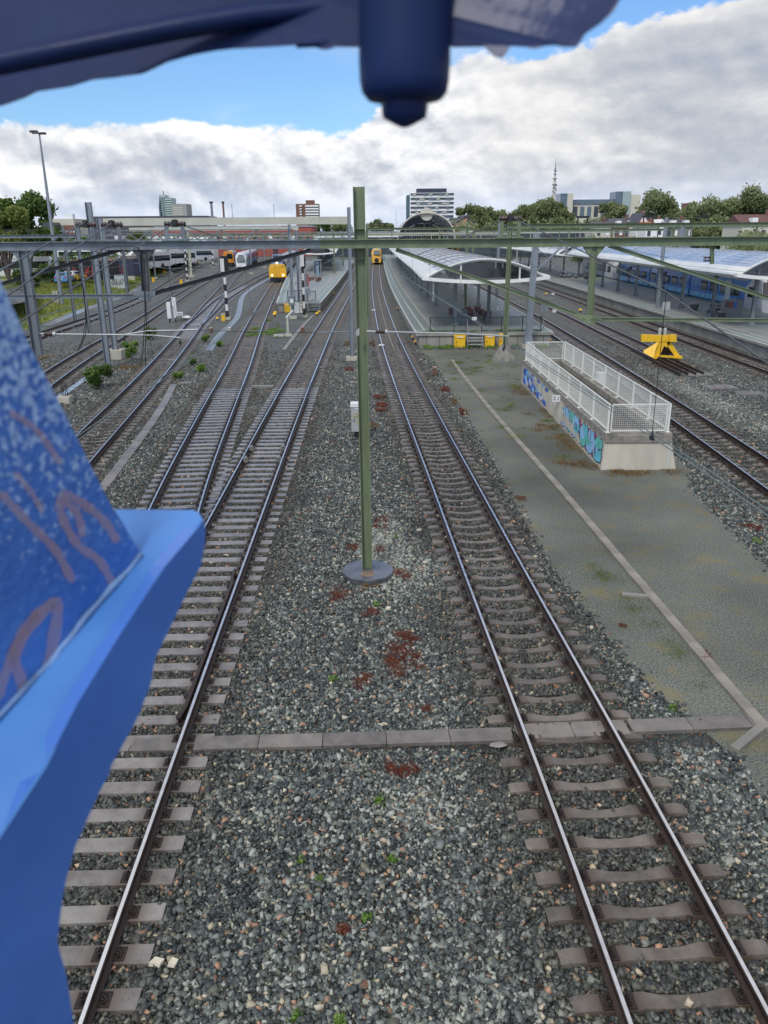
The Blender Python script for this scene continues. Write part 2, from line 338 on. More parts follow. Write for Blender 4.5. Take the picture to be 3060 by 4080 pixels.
gy = grid_axis([(-60, 0, 6), (0, 70, .5), (70, 160, 1.5), (160, 400, 8), (400, 1200, 80), (1200, 9001, 1200)])
GX, GY = np.meshgrid(gx, gy); nx, ny = len(gx), len(gy)
gv = np.stack([GX.ravel(), GY.ravel(), np.full(GX.size, -.05)], 1)
jj, ii = np.meshgrid(np.arange(ny-1), np.arange(nx-1), indexing='ij'); a_ = (jj*nx+ii).ravel()
quads = np.stack([a_, a_+1, a_+1+nx, a_+nx], 1)
me = bpy.data.meshes.new('ground'); me.from_pydata(gv.tolist(), [], quads.tolist())
soil_shade = np.zeros((len(gv), 4), np.float32); soil_shade[:, 3] = 1
soil_shade[:, 0] = rust_at(gv[:, 0], gv[:, 1]); soil_shade[:, 1] = light_at(gv[:, 0], gv[:, 1])
under = (gv[:, 1] < 33) & (gv[:, 1] > 2); far = (np.abs(gv[:, 0]) > 60) | (gv[:, 1] > 330); soil_shade[far, 2] = .55; soil_shade[far, 0] = 0; soil_shade[under, 3] = .45  # alpha dims the near ground, standing for shade between the stones
ca = me.color_attributes.new('soil_shade', 'FLOAT_COLOR', 'POINT'); ca.data.foreach_set('color', soil_shade.ravel())
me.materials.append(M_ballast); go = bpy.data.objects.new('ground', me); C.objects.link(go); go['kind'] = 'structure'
# ------------------------------------------------------------------ gravel walkway, grass, paths
def fine_mat(name, c1, c2, moss, mscale=.6, rough=.8, spk=60, msoft=(.52, .68)):
    m = bpy.data.materials.new(name); m.use_nodes = True; nt = m.node_tree; N = nt.nodes; L = nt.links; b = N['Principled BSDF']; b.inputs['Roughness'].default_value = rough
    geo = N.new('ShaderNodeNewGeometry')
    n = N.new('ShaderNodeTexNoise'); n.inputs['Scale'].default_value = spk; n.inputs['Detail'].default_value = 4; L.new(geo.outputs['Position'], n.inputs['Vector'])
    r = N.new('ShaderNodeValToRGB'); L.new(n.outputs['Fac'], r.inputs[0]); e = r.color_ramp.elements
    e[0].position = .35; e[0].color = (*c1, 1); e[1].position = .68; e[1].color = (*c2, 1)
    n2 = N.new('ShaderNodeTexNoise'); n2.inputs['Scale'].default_value = mscale; n2.inputs['Detail'].default_value = 9; n2.inputs['Roughness'].default_value = .7; L.new(geo.outputs['Position'], n2.inputs['Vector'])
    mr = N.new('ShaderNodeMapRange'); mr.interpolation_type = 'SMOOTHSTEP'; mr.inputs[1].default_value = msoft[0]; mr.inputs[2].default_value = msoft[1]; mr.inputs[4].default_value = .75; L.new(n2.outputs['Fac'], mr.inputs[0])
    mx = N.new('ShaderNodeMixRGB'); mx.inputs[2].default_value = (*moss, 1); L.new(mr.outputs[0], mx.inputs[0]); L.new(r.outputs[0], mx.inputs[1])
    n3 = N.new('ShaderNodeTexNoise'); n3.inputs['Scale'].default_value = .25; n3.inputs['Detail'].default_value = 4; L.new(geo.outputs['Position'], n3.inputs['Vector'])
    m3 = N.new('ShaderNodeMapRange'); m3.inputs[1].default_value = .3; m3.inputs[2].default_value = .7; m3.inputs[3].default_value = .60; m3.inputs[4].default_value = 1.28; L.new(n3.outputs['Fac'], m3.inputs[0])
    sc = N.new('ShaderNodeVectorMath'); sc.operation = 'SCALE'; L.new(mx.outputs[0], sc.inputs[0]); L.new(m3.outputs[0], sc.inputs['Scale']); L.new(sc.outputs[0], b.inputs['Base Color'])
    bp = N.new('ShaderNodeBump'); bp.inputs['Strength'].default_value = .3; bp.inputs['Distance'].default_value = .008; L.new(n.outputs['Fac'], bp.inputs['Height']); L.new(bp.outputs[0], b.inputs['Normal'])
    return m
M_gravel = fine_mat('fine_gravel', (.055, .063, .053), (.19, .195, .16), (.16, .135, .06), 1.1, .8, 24, (.50, .66))
M_grassm = fine_mat('grass_ground', (.14, .18, .04), (.27, .30, .08), (.30, .26, .10), .35, .9, 25, (.5, .65))
M_asph = fine_mat('dark_path', (.06, .068, .062), (.10, .11, .1), (.07, .09, .05), .3, .7, 40)
M_wet = mat('wet_concrete', (.30, .33, .36), .16, 0, .25, 1.2)
def sheet(name, poly, z, m):
    mb = MB(); mb.add([(p[0], p[1], z) for p in poly], [tuple(range(len(poly)))]); o = mb.build(name, m); o['kind'] = 'structure'; return o
# walkway split where the slab crossing and the staircase pit stand on it; one outline
sheet('gravel_walkway', [(x, y) for x, y in gravel_poly], -.04, M_gravel)
p1s = [(v.x, v.y) for v in [gp(*p) for p in [(1150, 1210), (1280, 1215), (1247, 1262), (1204, 1306), (1168, 1350), (1130, 1400), (1060, 1400), (1075, 1330), (1090, 1265)]]]
sheet('path_at_platform_end', p1s, -.04, M_asph)
gr_poly = grass_edge+[(-130, 240), (-130, 40)]
def bank_z(off): return float(np.interp(off, [0, 2, 5, 12, 30], [-.03, .05, .6, 1.62, 1.7]))     # the grass rises to the yard
_ge = smooth_path(grass_edge, 4.0); mb = MB(); _of = [0, 2, 5, 8.5, 12, 20, 30, 110]; _vs = []
for x, y in _ge: _vs += [(x-o, y, bank_z(o)) for o in _of]
mb.add(_vs, [(i*8+k, i*8+k+1, i*8+k+9, i*8+k+8) for i in range(len(_ge)-1) for k in range(7)], 0, True); o = mb.build('grass', M_grassm); o['kind'] = 'structure'
def bank_at(x, y): return bank_z(max(0, float(np.interp(y, _ge[:, 1], _ge[:, 0]))-x))
asph = [(x, y) for x, y in grass_edge if 60 < y < 200]
sheet('path_beside_track', [(x+.1, y) for x, y in asph]+[(xat('T1', y)-1.7, y) for x, y in asph[::-1] if y > 66]+[(-30.9, 60)], -.038, M_asph)
for _pp in ([(-160, 1100), (60, 1122), (140, 1165), (110, 1200), (-160, 1260)], [(180, 1108), (330, 1108), (330, 1088), (180, 1085)], [(430, 1046), (560, 1078), (700, 1052), (800, 1030), (700, 1006), (300, 1020)]): sheet('yard_road', [(gp(a, b, 1.72).x, gp(a, b, 1.72).y) for a, b in _pp], 1.72, mat('wet_asphalt', (.12, .125, .14), .25, 0, .3, .3))
# ------------------------------------------------------------------ loose ballast stones (uncountable: one object)
M_stone = bpy.data.materials.new('ballast_stone'); M_stone.use_nodes = True
_n = M_stone.node_tree; _b = _n.nodes['Principled BSDF']; _b.inputs['Roughness'].default_value = .58
_a = _n.nodes.new('ShaderNodeAttribute'); _a.attribute_name = 'stone'; _n.links.new(_a.outputs['Color'], _b.inputs['Base Color'])
def stone_colours(x, y):
    n = len(x); t = rng.random(n); base = np.array([[.022, .027, .028], [.055, .066, .064], [.105, .122, .112], [.21, .232, .205], [.38, .39, .335]])
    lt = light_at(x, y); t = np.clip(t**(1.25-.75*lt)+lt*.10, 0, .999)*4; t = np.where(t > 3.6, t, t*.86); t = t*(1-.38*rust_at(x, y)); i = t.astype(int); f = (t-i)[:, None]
    c = base[i]*(1-f)+base[i+1]*f
    w = rng.random(n); c = np.where((w > .972)[:, None], c*0+np.array([.30, .18, .115])*(.5+rng.random((n, 1))), c); c = np.where((w < .012)[:, None], np.array([.5, .45, .34]), c)
    c = np.where(((w > .1) & (w < .2))[:, None], c*np.array([1.25, 1.05, .85]), c)
    r = rust_at(x, y)[:, None]*(.4+.6*rng.random((n, 1))); return c*(1-r*.75)+c*np.array([.98, .70, .52])*r*.75
def scatter_stones(y0, y1, dens, size, seed):
    r_ = np.random.default_rng(seed); pts = []
    zc = lambda yy: yy*math.cos(TH)+CZ*math.sin(TH)
    A = 0; X = []; Y = []
    for a in np.arange(y0, y1, .5):
        h = zc(a+.5)*(1530/FPX)*1.05+.2; n = r_.poisson(2*h*.5*dens(a)); X.append(r_.uniform(-h, h, n)); Y.append(r_.uniform(a, a+.5, n))
    X = np.concatenate(X); Y = np.concatenate(Y)
    bad = inside(gravel_poly, X+r_.normal(0, .10, len(X)), Y)
    bad |= np.hypot(X+.42, Y-17.95) < .62
    bad |= (Y > 10.93) & (Y < 11.30+.055*np.maximum(0, X+1)) & (X > -4.5)
    for k in ('T6', 'T5', 'T4'):                     # keep the sleepers clear
        p = PATH[k]; p = p[p[:, 1] >= {'T6': 2.5, 'T5': 2, 'T4': 24}[k]]; d = np.gradient(p, axis=0); d /= np.linalg.norm(d, axis=1)[:, None]
        i = np.clip(np.searchsorted(p[:, 1], Y), 1, len(p)-1); i = np.where(np.abs(p[i-1, 1]-Y) < np.abs(p[i, 1]-Y), i-1, i)
        dx, dy = X-p[i, 0], Y-p[i, 1]; al = dx*d[i, 0]+dy*d[i, 1]; ac = dx*d[i, 1]-dy*d[i, 0]
        bad |= (np.abs(al) < (.125 if k == 'T6' else .145)) & (np.abs(ac) < 1.25) & (r_.random(len(X)) > .02)
    keep = ~bad; return X[keep], Y[keep]
def stones(name, y0, y1, dens, size, seed, label):
    X, Y = scatter_stones(y0, y1, dens, size, seed); n = len(X); r_ = np.random.default_rng(seed+1)
    s = size*np.exp(r_.normal(0, .26, n))*.5
    cube = np.array([(-1, -1, -1), (1, -1, -1), (1, 1, -1), (-1, 1, -1), (-1, -1, 1), (1, -1, 1), (1, 1, 1), (-1, 1, 1)], float)
    v = cube[None]*(1-.55*r_.random((n, 8, 3)))                     # angular, uneven chunks
    v *= np.stack([1.15+.5*r_.random(n), .75+.4*r_.random(n), .5+.35*r_.random(n)], 1)[:, None]
    q = r_.normal(size=(n, 4)); q[:, 1:3] *= .45; q /= np.linalg.norm(q, axis=1)[:, None]; w, x, y, z = q.T
    Rm = np.stack([1-2*(y*y+z*z), 2*(x*y-z*w), 2*(x*z+y*w), 2*(x*y+z*w), 1-2*(x*x+z*z), 2*(y*z-x*w), 2*(x*z-y*w), 2*(y*z+x*w), 1-2*(x*x+y*y)], 1).reshape(n, 3, 3)
    v = np.einsum('nij,nkj->nki', Rm, v)*s[:, None, None]
    zz = -.05+r_.uniform(-.012, .022, n); v += np.stack([X, Y, zz], 1)[:, None]
    F = np.array([(3, 2, 1, 0), (4, 5, 6, 7), (0, 1, 5, 4), (1, 2, 6, 5), (2, 3, 7, 6), (3, 0, 4, 7)])
    f = (F[None]+8*np.arange(n)[:, None, None]).reshape(-1, 4)
    me = bpy.data.meshes.new(name); me.vertices.add(8*n); me.vertices.foreach_set('co', v.reshape(-1)); me.loops.add(24*n); me.loops.foreach_set('vertex_index', f.reshape(-1))
    me.polygons.add(6*n); me.polygons.foreach_set('loop_start', np.arange(0, 24*n, 4)); me.update(calc_edges=True)
    col = np.ones((n, 8, 4), np.float32); col[:, :, :3] = stone_colours(X, Y)[:, None]
    a = me.color_attributes.new('stone', 'FLOAT_COLOR', 'POINT'); a.data.foreach_set('color', col.reshape(-1)); me.materials.append(M_stone)
    o = bpy.data.objects.new(name, me); C.objects.link(o); o['kind'] = 'stuff'; o['label'] = label; o['category'] = 'ballast'; return o
stones('ballast_stones', 3.2, 34, lambda y: 620 if y < 15 else max(60, 620-(y-15)*30), .061, 5, 'crushed grey green ballast stones lying between the railway tracks')
stones('ballast_stones', 33, 64, lambda y: 85*min(1, max(0, (66-y)/26)), .066, 15, 'coarser looking ballast stones farther down the tracks')
# ------------------------------------------------------------------ tracks
M_railside = mat('rail_rust', (.045, .028, .022), .5, .35, .35, 5)
M_railtop = mat('rail_head_polished', (.72, .72, .74), .28, 1.0, .12, 6)
def worn_concrete(name, c1, c2, rough, coat, seats=True):
    m = bpy.data.materials.new(name); m.use_nodes = True; nt = m.node_tree; N = nt.nodes; L = nt.links; b = N['Principled BSDF']
    geo = N.new('ShaderNodeNewGeometry'); tc = N.new('ShaderNodeTexCoord'); oi = N.new('ShaderNodeObjectInfo')
    n = N.new('ShaderNodeTexNoise'); n.inputs['Scale'].default_value = 3.2; n.inputs['Detail'].default_value = 9; n.inputs['Roughness'].default_value = .7; L.new(geo.outputs['Position'], n.inputs['Vector'])
    ad = N.new('ShaderNodeMath'); ad.operation = 'MULTIPLY_ADD'; L.new(oi.outputs['Random'], ad.inputs[0]); ad.inputs[1].default_value = .22; L.new(n.outputs['Fac'], ad.inputs[2])
    r = N.new('ShaderNodeValToRGB'); L.new(ad.outputs[0], r.inputs[0]); e = r.color_ramp.elements; e[0].position = .42; e[0].color = (*c1, 1); e[1].position = .80; e[1].color = (*c2, 1); out = r.outputs[0]
    if seats:     # rust washed off the rail fastenings
        sx = N.new('ShaderNodeSeparateXYZ'); L.new(tc.outputs['Object'], sx.inputs[0]); ab = N.new('ShaderNodeMath'); ab.operation = 'ABSOLUTE'; L.new(sx.outputs[0], ab.inputs[0])
        sb = N.new('ShaderNodeMath'); sb.operation = 'SUBTRACT'; L.new(ab.outputs[0], sb.inputs[0]); sb.inputs[1].default_value = .75; a2 = N.new('ShaderNodeMath'); a2.operation = 'ABSOLUTE'; L.new(sb.outputs[0], a2.inputs[0])
        a3 = N.new('ShaderNodeMath'); a3.operation = 'MULTIPLY_ADD'; L.new(n.outputs['Fac'], a3.inputs[0]); a3.inputs[1].default_value = -.35; L.new(a2.outputs[0], a3.inputs[2])
        mr = N.new('ShaderNodeMapRange'); mr.interpolation_type = 'SMOOTHSTEP'; L.new(a3.outputs[0], mr.inputs[0]); mr.inputs[1].default_value = .20; mr.inputs[2].default_value = -.02; mr.inputs[3].default_value = 0; mr.inputs[4].default_value = .7
        mx = N.new('ShaderNodeMixRGB'); mx.inputs[2].default_value = (.055, .032, .022, 1); L.new(mr.outputs[0], mx.inputs[0]); L.new(out, mx.inputs[1]); out = mx.outputs[0]
    L.new(out, b.inputs['Base Color']); b.inputs['Coat Weight'].default_value = coat; b.inputs['Coat Roughness'].default_value = .22
    m2 = N.new('ShaderNodeMapRange'); L.new(n.outputs['Fac'], m2.inputs[0]); m2.inputs[1].default_value = .35; m2.inputs[2].default_value = .65; m2.inputs[3].default_value = rough-.1; m2.inputs[4].default_value = rough+.15; L.new(m2.outputs[0], b.inputs['Roughness'])
    n2 = N.new('ShaderNodeTexNoise'); n2.inputs['Scale'].default_value = 60; L.new(geo.outputs['Position'], n2.inputs['Vector']); bp = N.new('ShaderNodeBump'); bp.inputs['Strength'].default_value = .2; bp.inputs['Distance'].default_value = .01; L.new(n2.outputs['Fac'], bp.inputs['Height']); L.new(bp.outputs[0], b.inputs['Normal'])
    return m
M_sleep = worn_concrete('sleeper_concrete', (.080, .066, .053), (.205, .175, .143), .45, .15)
M_sleepf = worn_concrete('flat_sleeper_concrete', (.12, .105, .095), (.27, .245, .225), .32, .35)
M_clip = mat('fastening_iron', (.030, .020, .017), .6, .2, .5, 20)
RP = [(-.07, 0), (.07, 0), (.07, .011), (.014, .030), (.010, .110), (.036, .122), (.036, .148), (.023, .158), (-.023, .158), (-.036, .148), (-.036, .122), (-.010, .110), (-.014, .030), (-.07, .011)]
RPm = [0, 0, 0, 0, 0, 0, 0, 1, 0, 0, 0, 0, 0, 0]
RPl = [(-.07, 0), (.07, 0), (.02, .03), (.036, .122), (.036, .159), (-.036, .159), (-.036, .122), (-.02, .03)]; RPlm = [0, 0, 0, 0, 1, 0, 0, 0]
def rail_off(path, off):
    d = np.gradient(path, axis=0); d /= np.linalg.norm(d, axis=1)[:, None]; return path+np.stack([d[:, 1], -d[:, 0]], 1)*off
def sleeper_mesh(kind, half=1.26):
    mb = MB()
    if kind == 'dip':       # one-piece concrete sleeper, lower in the middle
        xs = [-half, -half+.10, -.98, -.92, -.56, -.47, -.25, 0, .25, .47, .56, .92, .98, half-.10, half]
        zt = [-.012, .012, .012, .0, .0, .018, -.022, -.036, -.022, .018, .0, .0, .012, .012, -.012]
        wt = [.10, .105, .105, .11, .11, .105, .085, .08, .085, .105, .11, .11, .105, .105, .10]
        vs = []; fs = []
        for x, z, w in zip(xs, zt, wt): vs += [(x, -w-.035, -.17), (x, w+.035, -.17), (x, w, z), (x, -w, z)]
        for i in range(len(xs)-1):
            for k in range(4): fs.append((i*4+k, i*4+(k+1) % 4, i*4+4+(k+1) % 4, i*4+4+k))
        fs += [(0, 3, 2, 1), (len(vs)-4, len(vs)-3, len(vs)-2, len(vs)-1)]; mb.add(vs, fs)
    else:
        mb.add([(-half, -.15, -.17), (half, -.15, -.17), (half, .15, -.17), (-half, .15, -.17), (-half+.01, -.135, .004), (half-.01, -.135, .004), (half-.01, .135, .004), (-half+.01, .135, .004)],
               [(3, 2, 1, 0), (4, 5, 6, 7), (0, 1, 5, 4), (1, 2, 6, 5), (2, 3, 7, 6), (3, 0, 4, 7)])
        mb.box((half-.16, 0, .006), (.07, .05, .006))
    return mb
def clip_mesh(side):
    mb = MB(); x0 = side*.7525
    mb.box((x0, 0, .006), (.38, .19, .020))
    for sx in (-1, 1):
        for sy in (-1, 1):
            mb.lathe((x0+sx*.115, sy*.045, .01), [(.024, 0), (.024, .035), (.015, .037), (.015, .065)], 6, smooth=False)
        mb.tube([(x0+sx*.14, -.05, .03), (x0+sx*.155, -.01, .05), (x0+sx*.11, .02, .055), (x0+sx*.075, .0, .03), (x0+sx*.10, -.02, .03)], .010, 5)
    return mb
SM = {}
def make_template(name, mb, m):
    o = mb.build(name, m); me = o.data; bpy.data.objects.remove(o); return me
for k, m in (('dip', M_sleep), ('flat', M_sleepf)): SM[k] = make_template('sleeper', sleeper_mesh(k), m)
_l = sleeper_mesh('flat'); _l.v = [(v[0] if v[0] > 0 else v[0]-1.35, v[1], v[2]) for v in _l.v]; SM['long'] = make_template('sleeper', _l, M_sleepf)
SM['clipL'] = make_template('rail_fastening', clip_mesh(-1), M_clip); SM['clipR'] = make_template('rail_fastening', clip_mesh(1), M_clip)
def linkobj(name, me, parent, loc, rz=0):
    o = bpy.data.objects.new(name, me); C.objects.link(o); o.parent = parent; o.location = loc; o.rotation_euler = (0, 0, rz); return o
def track(key, label, kindf, y0, ysee, nclip=0, group='railway tracks of the station approach', yend=None):
    p = PATH[key]; p = p[p[:, 1] >= y0]
    if yend: p = p[p[:, 1] <= yend]
    base = Vector((p[0, 0], p[0, 1], 0)); t = thing('railway_track', label, 'track', base, 0, group)
    fine = p[::2] if len(p) > 8 else p
    for s in (-1, 1):
        q = rail_off(fine, s*.7525); near = q[:, 1] < 45
        mb = MB(); qa = q[q[:, 1] < 46]; qb = q[q[:, 1] >= 43.5]
        if len(qa) > 2: mb.sweep([(x, y, .006) for x, y in qa], RP, mis=RPm)
        if len(qb) > 2: mb.sweep([(x, y, .006) for x, y in (qb if len(qa) > 2 else q)], RPl, mis=RPlm)
        mb.build('rail', [M_railside, M_railtop], t)
    d = np.gradient(p, axis=0); n = 0; rest = MB(); jr = random.Random(hash(key) % 1000 if False else len(key)*7+int(y0))
    for i in range(0, len(p)):
        x, y = p[i]
        if y > ysee[1]: break
        ang = math.atan2(d[i, 1], d[i, 0])-math.pi/2; kd = kindf(y)
        ang += jr.uniform(-.012, .012); zj = jr.uniform(-.010, .006)
        if y >= ysee[0] and n < 100:
            s = linkobj('sleeper', SM[kd], t, Vector((x, y, zj))-base, ang); n += 1
            if y < nclip:
                linkobj('rail_fastening', SM['clipL'], s, (0, 0, 0)); linkobj('rail_fastening', SM['clipR'], s, (0, 0, 0))
        elif y >= ysee[0]:
            h = 1.26; c, s_ = math.cos(ang), math.sin(ang); rest.box((x, y, -.08), (2*h, .21, .16+zj), ang)
    if rest.v:
        o = rest.build('sleepers', MATS.setdefault('far_sleeper', mat('far_sleeper', (.15, .13, .11), .5, 0, .25, 2)), t); o['kind'] = 'stuff'
    return t
track('T6', 'nearest track right of the tall green mast, with dark dipped sleepers', lambda y: 'dip', 2.5, (3, 230), 34)
track('T5', 'turnout track at lower left with flat pale sleepers beside the blue plate', lambda y: ('long' if 13 < y < 20.6 else 'flat') if y < 43 else 'dip', 2, (3, 150), 40)
track('T4', 'curved track branching left from the turnout towards the yellow fronted train', lambda y: 'flat' if 21 < y < 43 else 'dip', 16.8, (20.8, 145), 40)
track('T3', 'track left of the branching track, with dipped sleepers and twin wires over it', lambda y: 'flat' if 66 < y < 90 else 'dip', 18, (18, 190), 34)
track('T3b', 'short curving track leaving the points in front of the white and blue train', lambda y: 'flat', 74, (76, 190))
track('T2', 'track between the low rail fence and the tall twin grey masts', lambda y: 'dip', 34, (34, 200))
track('T1', 'farthest left track beside the dark path and the grass', lambda y: 'dip', 50, (50, 210))
track('T1x', 'crossover track linking the two farthest left tracks', lambda y: 'flat', 118, (119, 180))
track('T7', 'track along the right side of the graffiti covered staircase pit', lambda y: 'dip', 12, (12, 180), 34)
track('T8', 'track ending at the yellow buffer stop', lambda y: 'dip', 51.5, (51.5, 180))
track('T9', 'track right beside the edge of the right platform', lambda y: 'dip', 34, (34, 180))
track('T10', 'track behind the right platform under the long blue train', lambda y: 'dip', 60, (60, 150))
# check rail and bolted blocks of the near turnout
t = thing('check_rail', 'dark brown check rail with bolted blocks beside the polished rail at lower left', 'rail', (xat('T5', 14)+.75, 14, 0))
mb = MB(); mb.sweep([(xat('T5', y)+.7525-.115-(.05 if (y < 12 or y > 17.6) else 0), y, .012) for y in np.arange(11.6, 18.2, .4)], RP); mb.build('rail', M_railside, t)
for y in np.arange(11.9, 17.9, .6):
    mb = MB(); x = xat('T5', y)+.60; mb.extr([(x-.13, y-.03, .0), (x+.02, y-.03, .0), (x+.02, y-.03, .13)], (0, .06, 0)); mb.box((x-.05, y, .03), (.12, .10, .03)); mb.build('support_bracket', M_clip, t)
for i, y in enumerate((28.3, 29.9)):
    for s in (-1, 1):
        t = thing('rail_joint_lock', ('left' if s < 0 else 'right')+(' nearer' if i == 0 else ' farther')+' grey clamp on the rails of the curved turnout track', 'rail clamp', (xat('T5', y)+s*.7525, y, 0))
        MB().box((xat('T5', y)+s*.62, y, .10), (.16, .14, .18)).build('housing', M_concd, t); MB().box((xat('T5', y)+s*.62, y, .205), (.06, .24, .03)).build('cap', M_grey, t)
# long iron strips of dead rail behind the buffer stop
for i, x in enumerate((17.75, 18.25, 18.75, 19.25)):
    mb = MB(); mb.sweep([(x-.02*(56-y), y, -.02) for y in (46.4+i*.1, 50, 53, 56.8)], RP)
    tag(mb.build('dead_rail', M_railside, loc=(x, 52, 0)), 'rusty length of dead rail lying behind the yellow buffer stop, '+['first', 'second', 'third', 'fourth'][i]+' from the left', 'rail')
# ------------------------------------------------------------------ slab crossing and cable trough lids
M_slab = worn_concrete('slab_concrete', (.11, .098, .088), (.235, .205, .178), .42, .15, False)
M_slabw = mat('pale_slab', (.22, .205, .18), .45, 0, .25, .8, .1, 40)
def slab_row(path, w, L, z, name, label, m, group, gap=.012, th=.08):
    q = smooth_path(path, L) if len(path) > 2 else np.array([np.array(path[0])+(np.array(path[1])-np.array(path[0]))*i/max(1, round(math.dist(*path)/L)) for i in range(round(math.dist(*path)/L)+1)])
    r = random.Random(len(q))
    for i in range(len(q)-1):
        a, b = q[i], q[i+1]; c = (a+b)/2; ang = math.atan2(b[1]-a[1], b[0]-a[0]); l = math.dist(a, b)
        mb = MB(); mb.box((c[0], c[1], z-th/2+r.uniform(-.004, .004)), (l-gap, w, th), ang+r.uniform(-.01, .01))
        tag(mb.build(name, m, loc=(c[0], c[1], 0)), label, 'slab', group)
slab_row([(-5.2, 11.06), (-3.3, 11.09)], .34, .95, .012, 'crossing_slab', 'dark concrete slab of the walk between the sleepers of the lower left turnout track', M_slab, 'slabs between the left rails')
slab_row([(-3.2, 11.10), (2.15, 11.30)], .36, 1.07, .012, 'crossing_slab', 'concrete slab of the walk over the open ballast between the two near tracks', M_slab, 'slabs between the two near tracks')
slab_row([(2.22, 11.36), (4.15, 11.47)], .42, .96, .012, 'crossing_slab', 'dark concrete slab laid between the dipped sleepers under the right hand rails', M_slab, 'slabs under the right rails')
slab_row([(4.2, 11.5), (8.4, 11.72)], .36, 1.05, .012, 'crossing_slab', 'concrete slab of the walk running right onto the gravel walkway', M_slab, 'slabs right of the near track')
kerb = [gp(*p) for p in [(1800, 1432), (1820, 1470), (1870, 1525), (1918, 1586), (2000, 1690), (2100, 1795), (2215, 1920), (2400, 2140), (2580, 2360), (2730, 2530), (2870, 2695), (3020, 2860), (3060, 2912), (3090, 2950)]]
slab_row([(v.x, v.y) for v in kerb], .22, 1.2, .015, 'edging_stone', 'narrow edging stone set in the gravel walkway', mat('edging_concrete', (.23, .205, .17), .6, 0, .28, 1.5, .2, 40), 'edging stones of the gravel walkway', th=.1)
for pts, lab in (([(1850, 1521), (2095, 1519)], 'thin edging board running from the edging stones to the staircase pit'), ([(2478, 2367), (2592, 2377)], 'short pale board lying loose against the edging stones'), ([(2925, 2985), (3035, 2895)], 'short pale slab laid slantwise at the right end of the slab walk')):
    a, b = gp(*pts[0]), gp(*pts[1]); mb = MB(); mb.bar((a.x, a.y, -.01), (b.x, b.y, -.01), .15 if pts[0][1] > 2000 else .1, .07); tag(mb.build('loose_board', M_slabw, loc=(a.x, a.y, 0)), lab, 'slab')
def px_path(pts): return [(gp(*p).x, gp(*p).y) for p in pts]
slab_row(px_path([(400, 1955), (460, 1872), (524, 1793), (603, 1691), (651, 1624), (681, 1570), (693, 1528)]), .36, .95, .01, 'cable_trough_lid', 'brown grey trough lid in the row left of the turnout', M_slab, 'trough lids left of the turnout')
slab_row(px_path([(833, 1395), (869, 1337), (907, 1304), (941, 1280), (951, 1255), (956, 1222), (960, 1193), (972, 1173), (1013, 1142), (1076, 1108)]), .62, .9, .012, 'cable_trough_lid', 'wide wet trough lid in the winding row left of the yellow fronted train', mat('wet_lid', (.17, .18, .20), .3, 0, .3, 1.0), 'trough lids in the winding row')
slab_row(px_path([(200, 1608), (360, 1495)]), .36, .95, .01, 'cable_trough_lid', 'pale wet trough lid behind the leafy bush at the plate edge', M_wet, 'trough lids by the bush')
slab_row(px_path([(1247, 1257), (1204, 1300), (1168, 1344), (1132, 1393)]), .3, .95, .02, 'edging_stone', 'pale edging stone of the path below the left platform end', M_slabw, 'edging stones below the left platform')
slab_row([(x+.9, y) for x, y in grass_edge if 76 < y < 150], 1.1, 1.4, -.005, 'walkway_slab', 'wet pale walkway slab between the grass and the dark path', M_wet, 'wet slabs along the grass')
for px, py, w, lab in ((735, 1524, .75, 'flat grey cover plate in the ballast near the end of the trough lids'), (1048, 1541, 1.2, 'white capped concrete block lying between the turnout tracks'), (1410, 1521, .5, 'flat grey plate left of the tall green mast'), (690, 1432, .8, 'flat grey plate beside the winding trough lids'), (2870, 1540, 1.6, 'dark wet cover plate beside the right platform track'), (2990, 1565, 1.4, 'wet shining cover plate at the right edge of the tracks'), (2780, 1490, 1.6, 'dark cover plate right of the buffer stop')):
    v = gp(px, py); mb = MB(); h = .12 if 'capped' in lab else .05
    mb.box((v.x, v.y, -.05+h/2), (w, .34 if px < 2000 else 1.1, h)); tag(mb.build('cover_plate', M_slabw if px < 2000 else M_slab, loc=(v.x, v.y, 0)), lab, 'cover plate')
for px, py in ((2130, 1338), (660, 1430)): pass
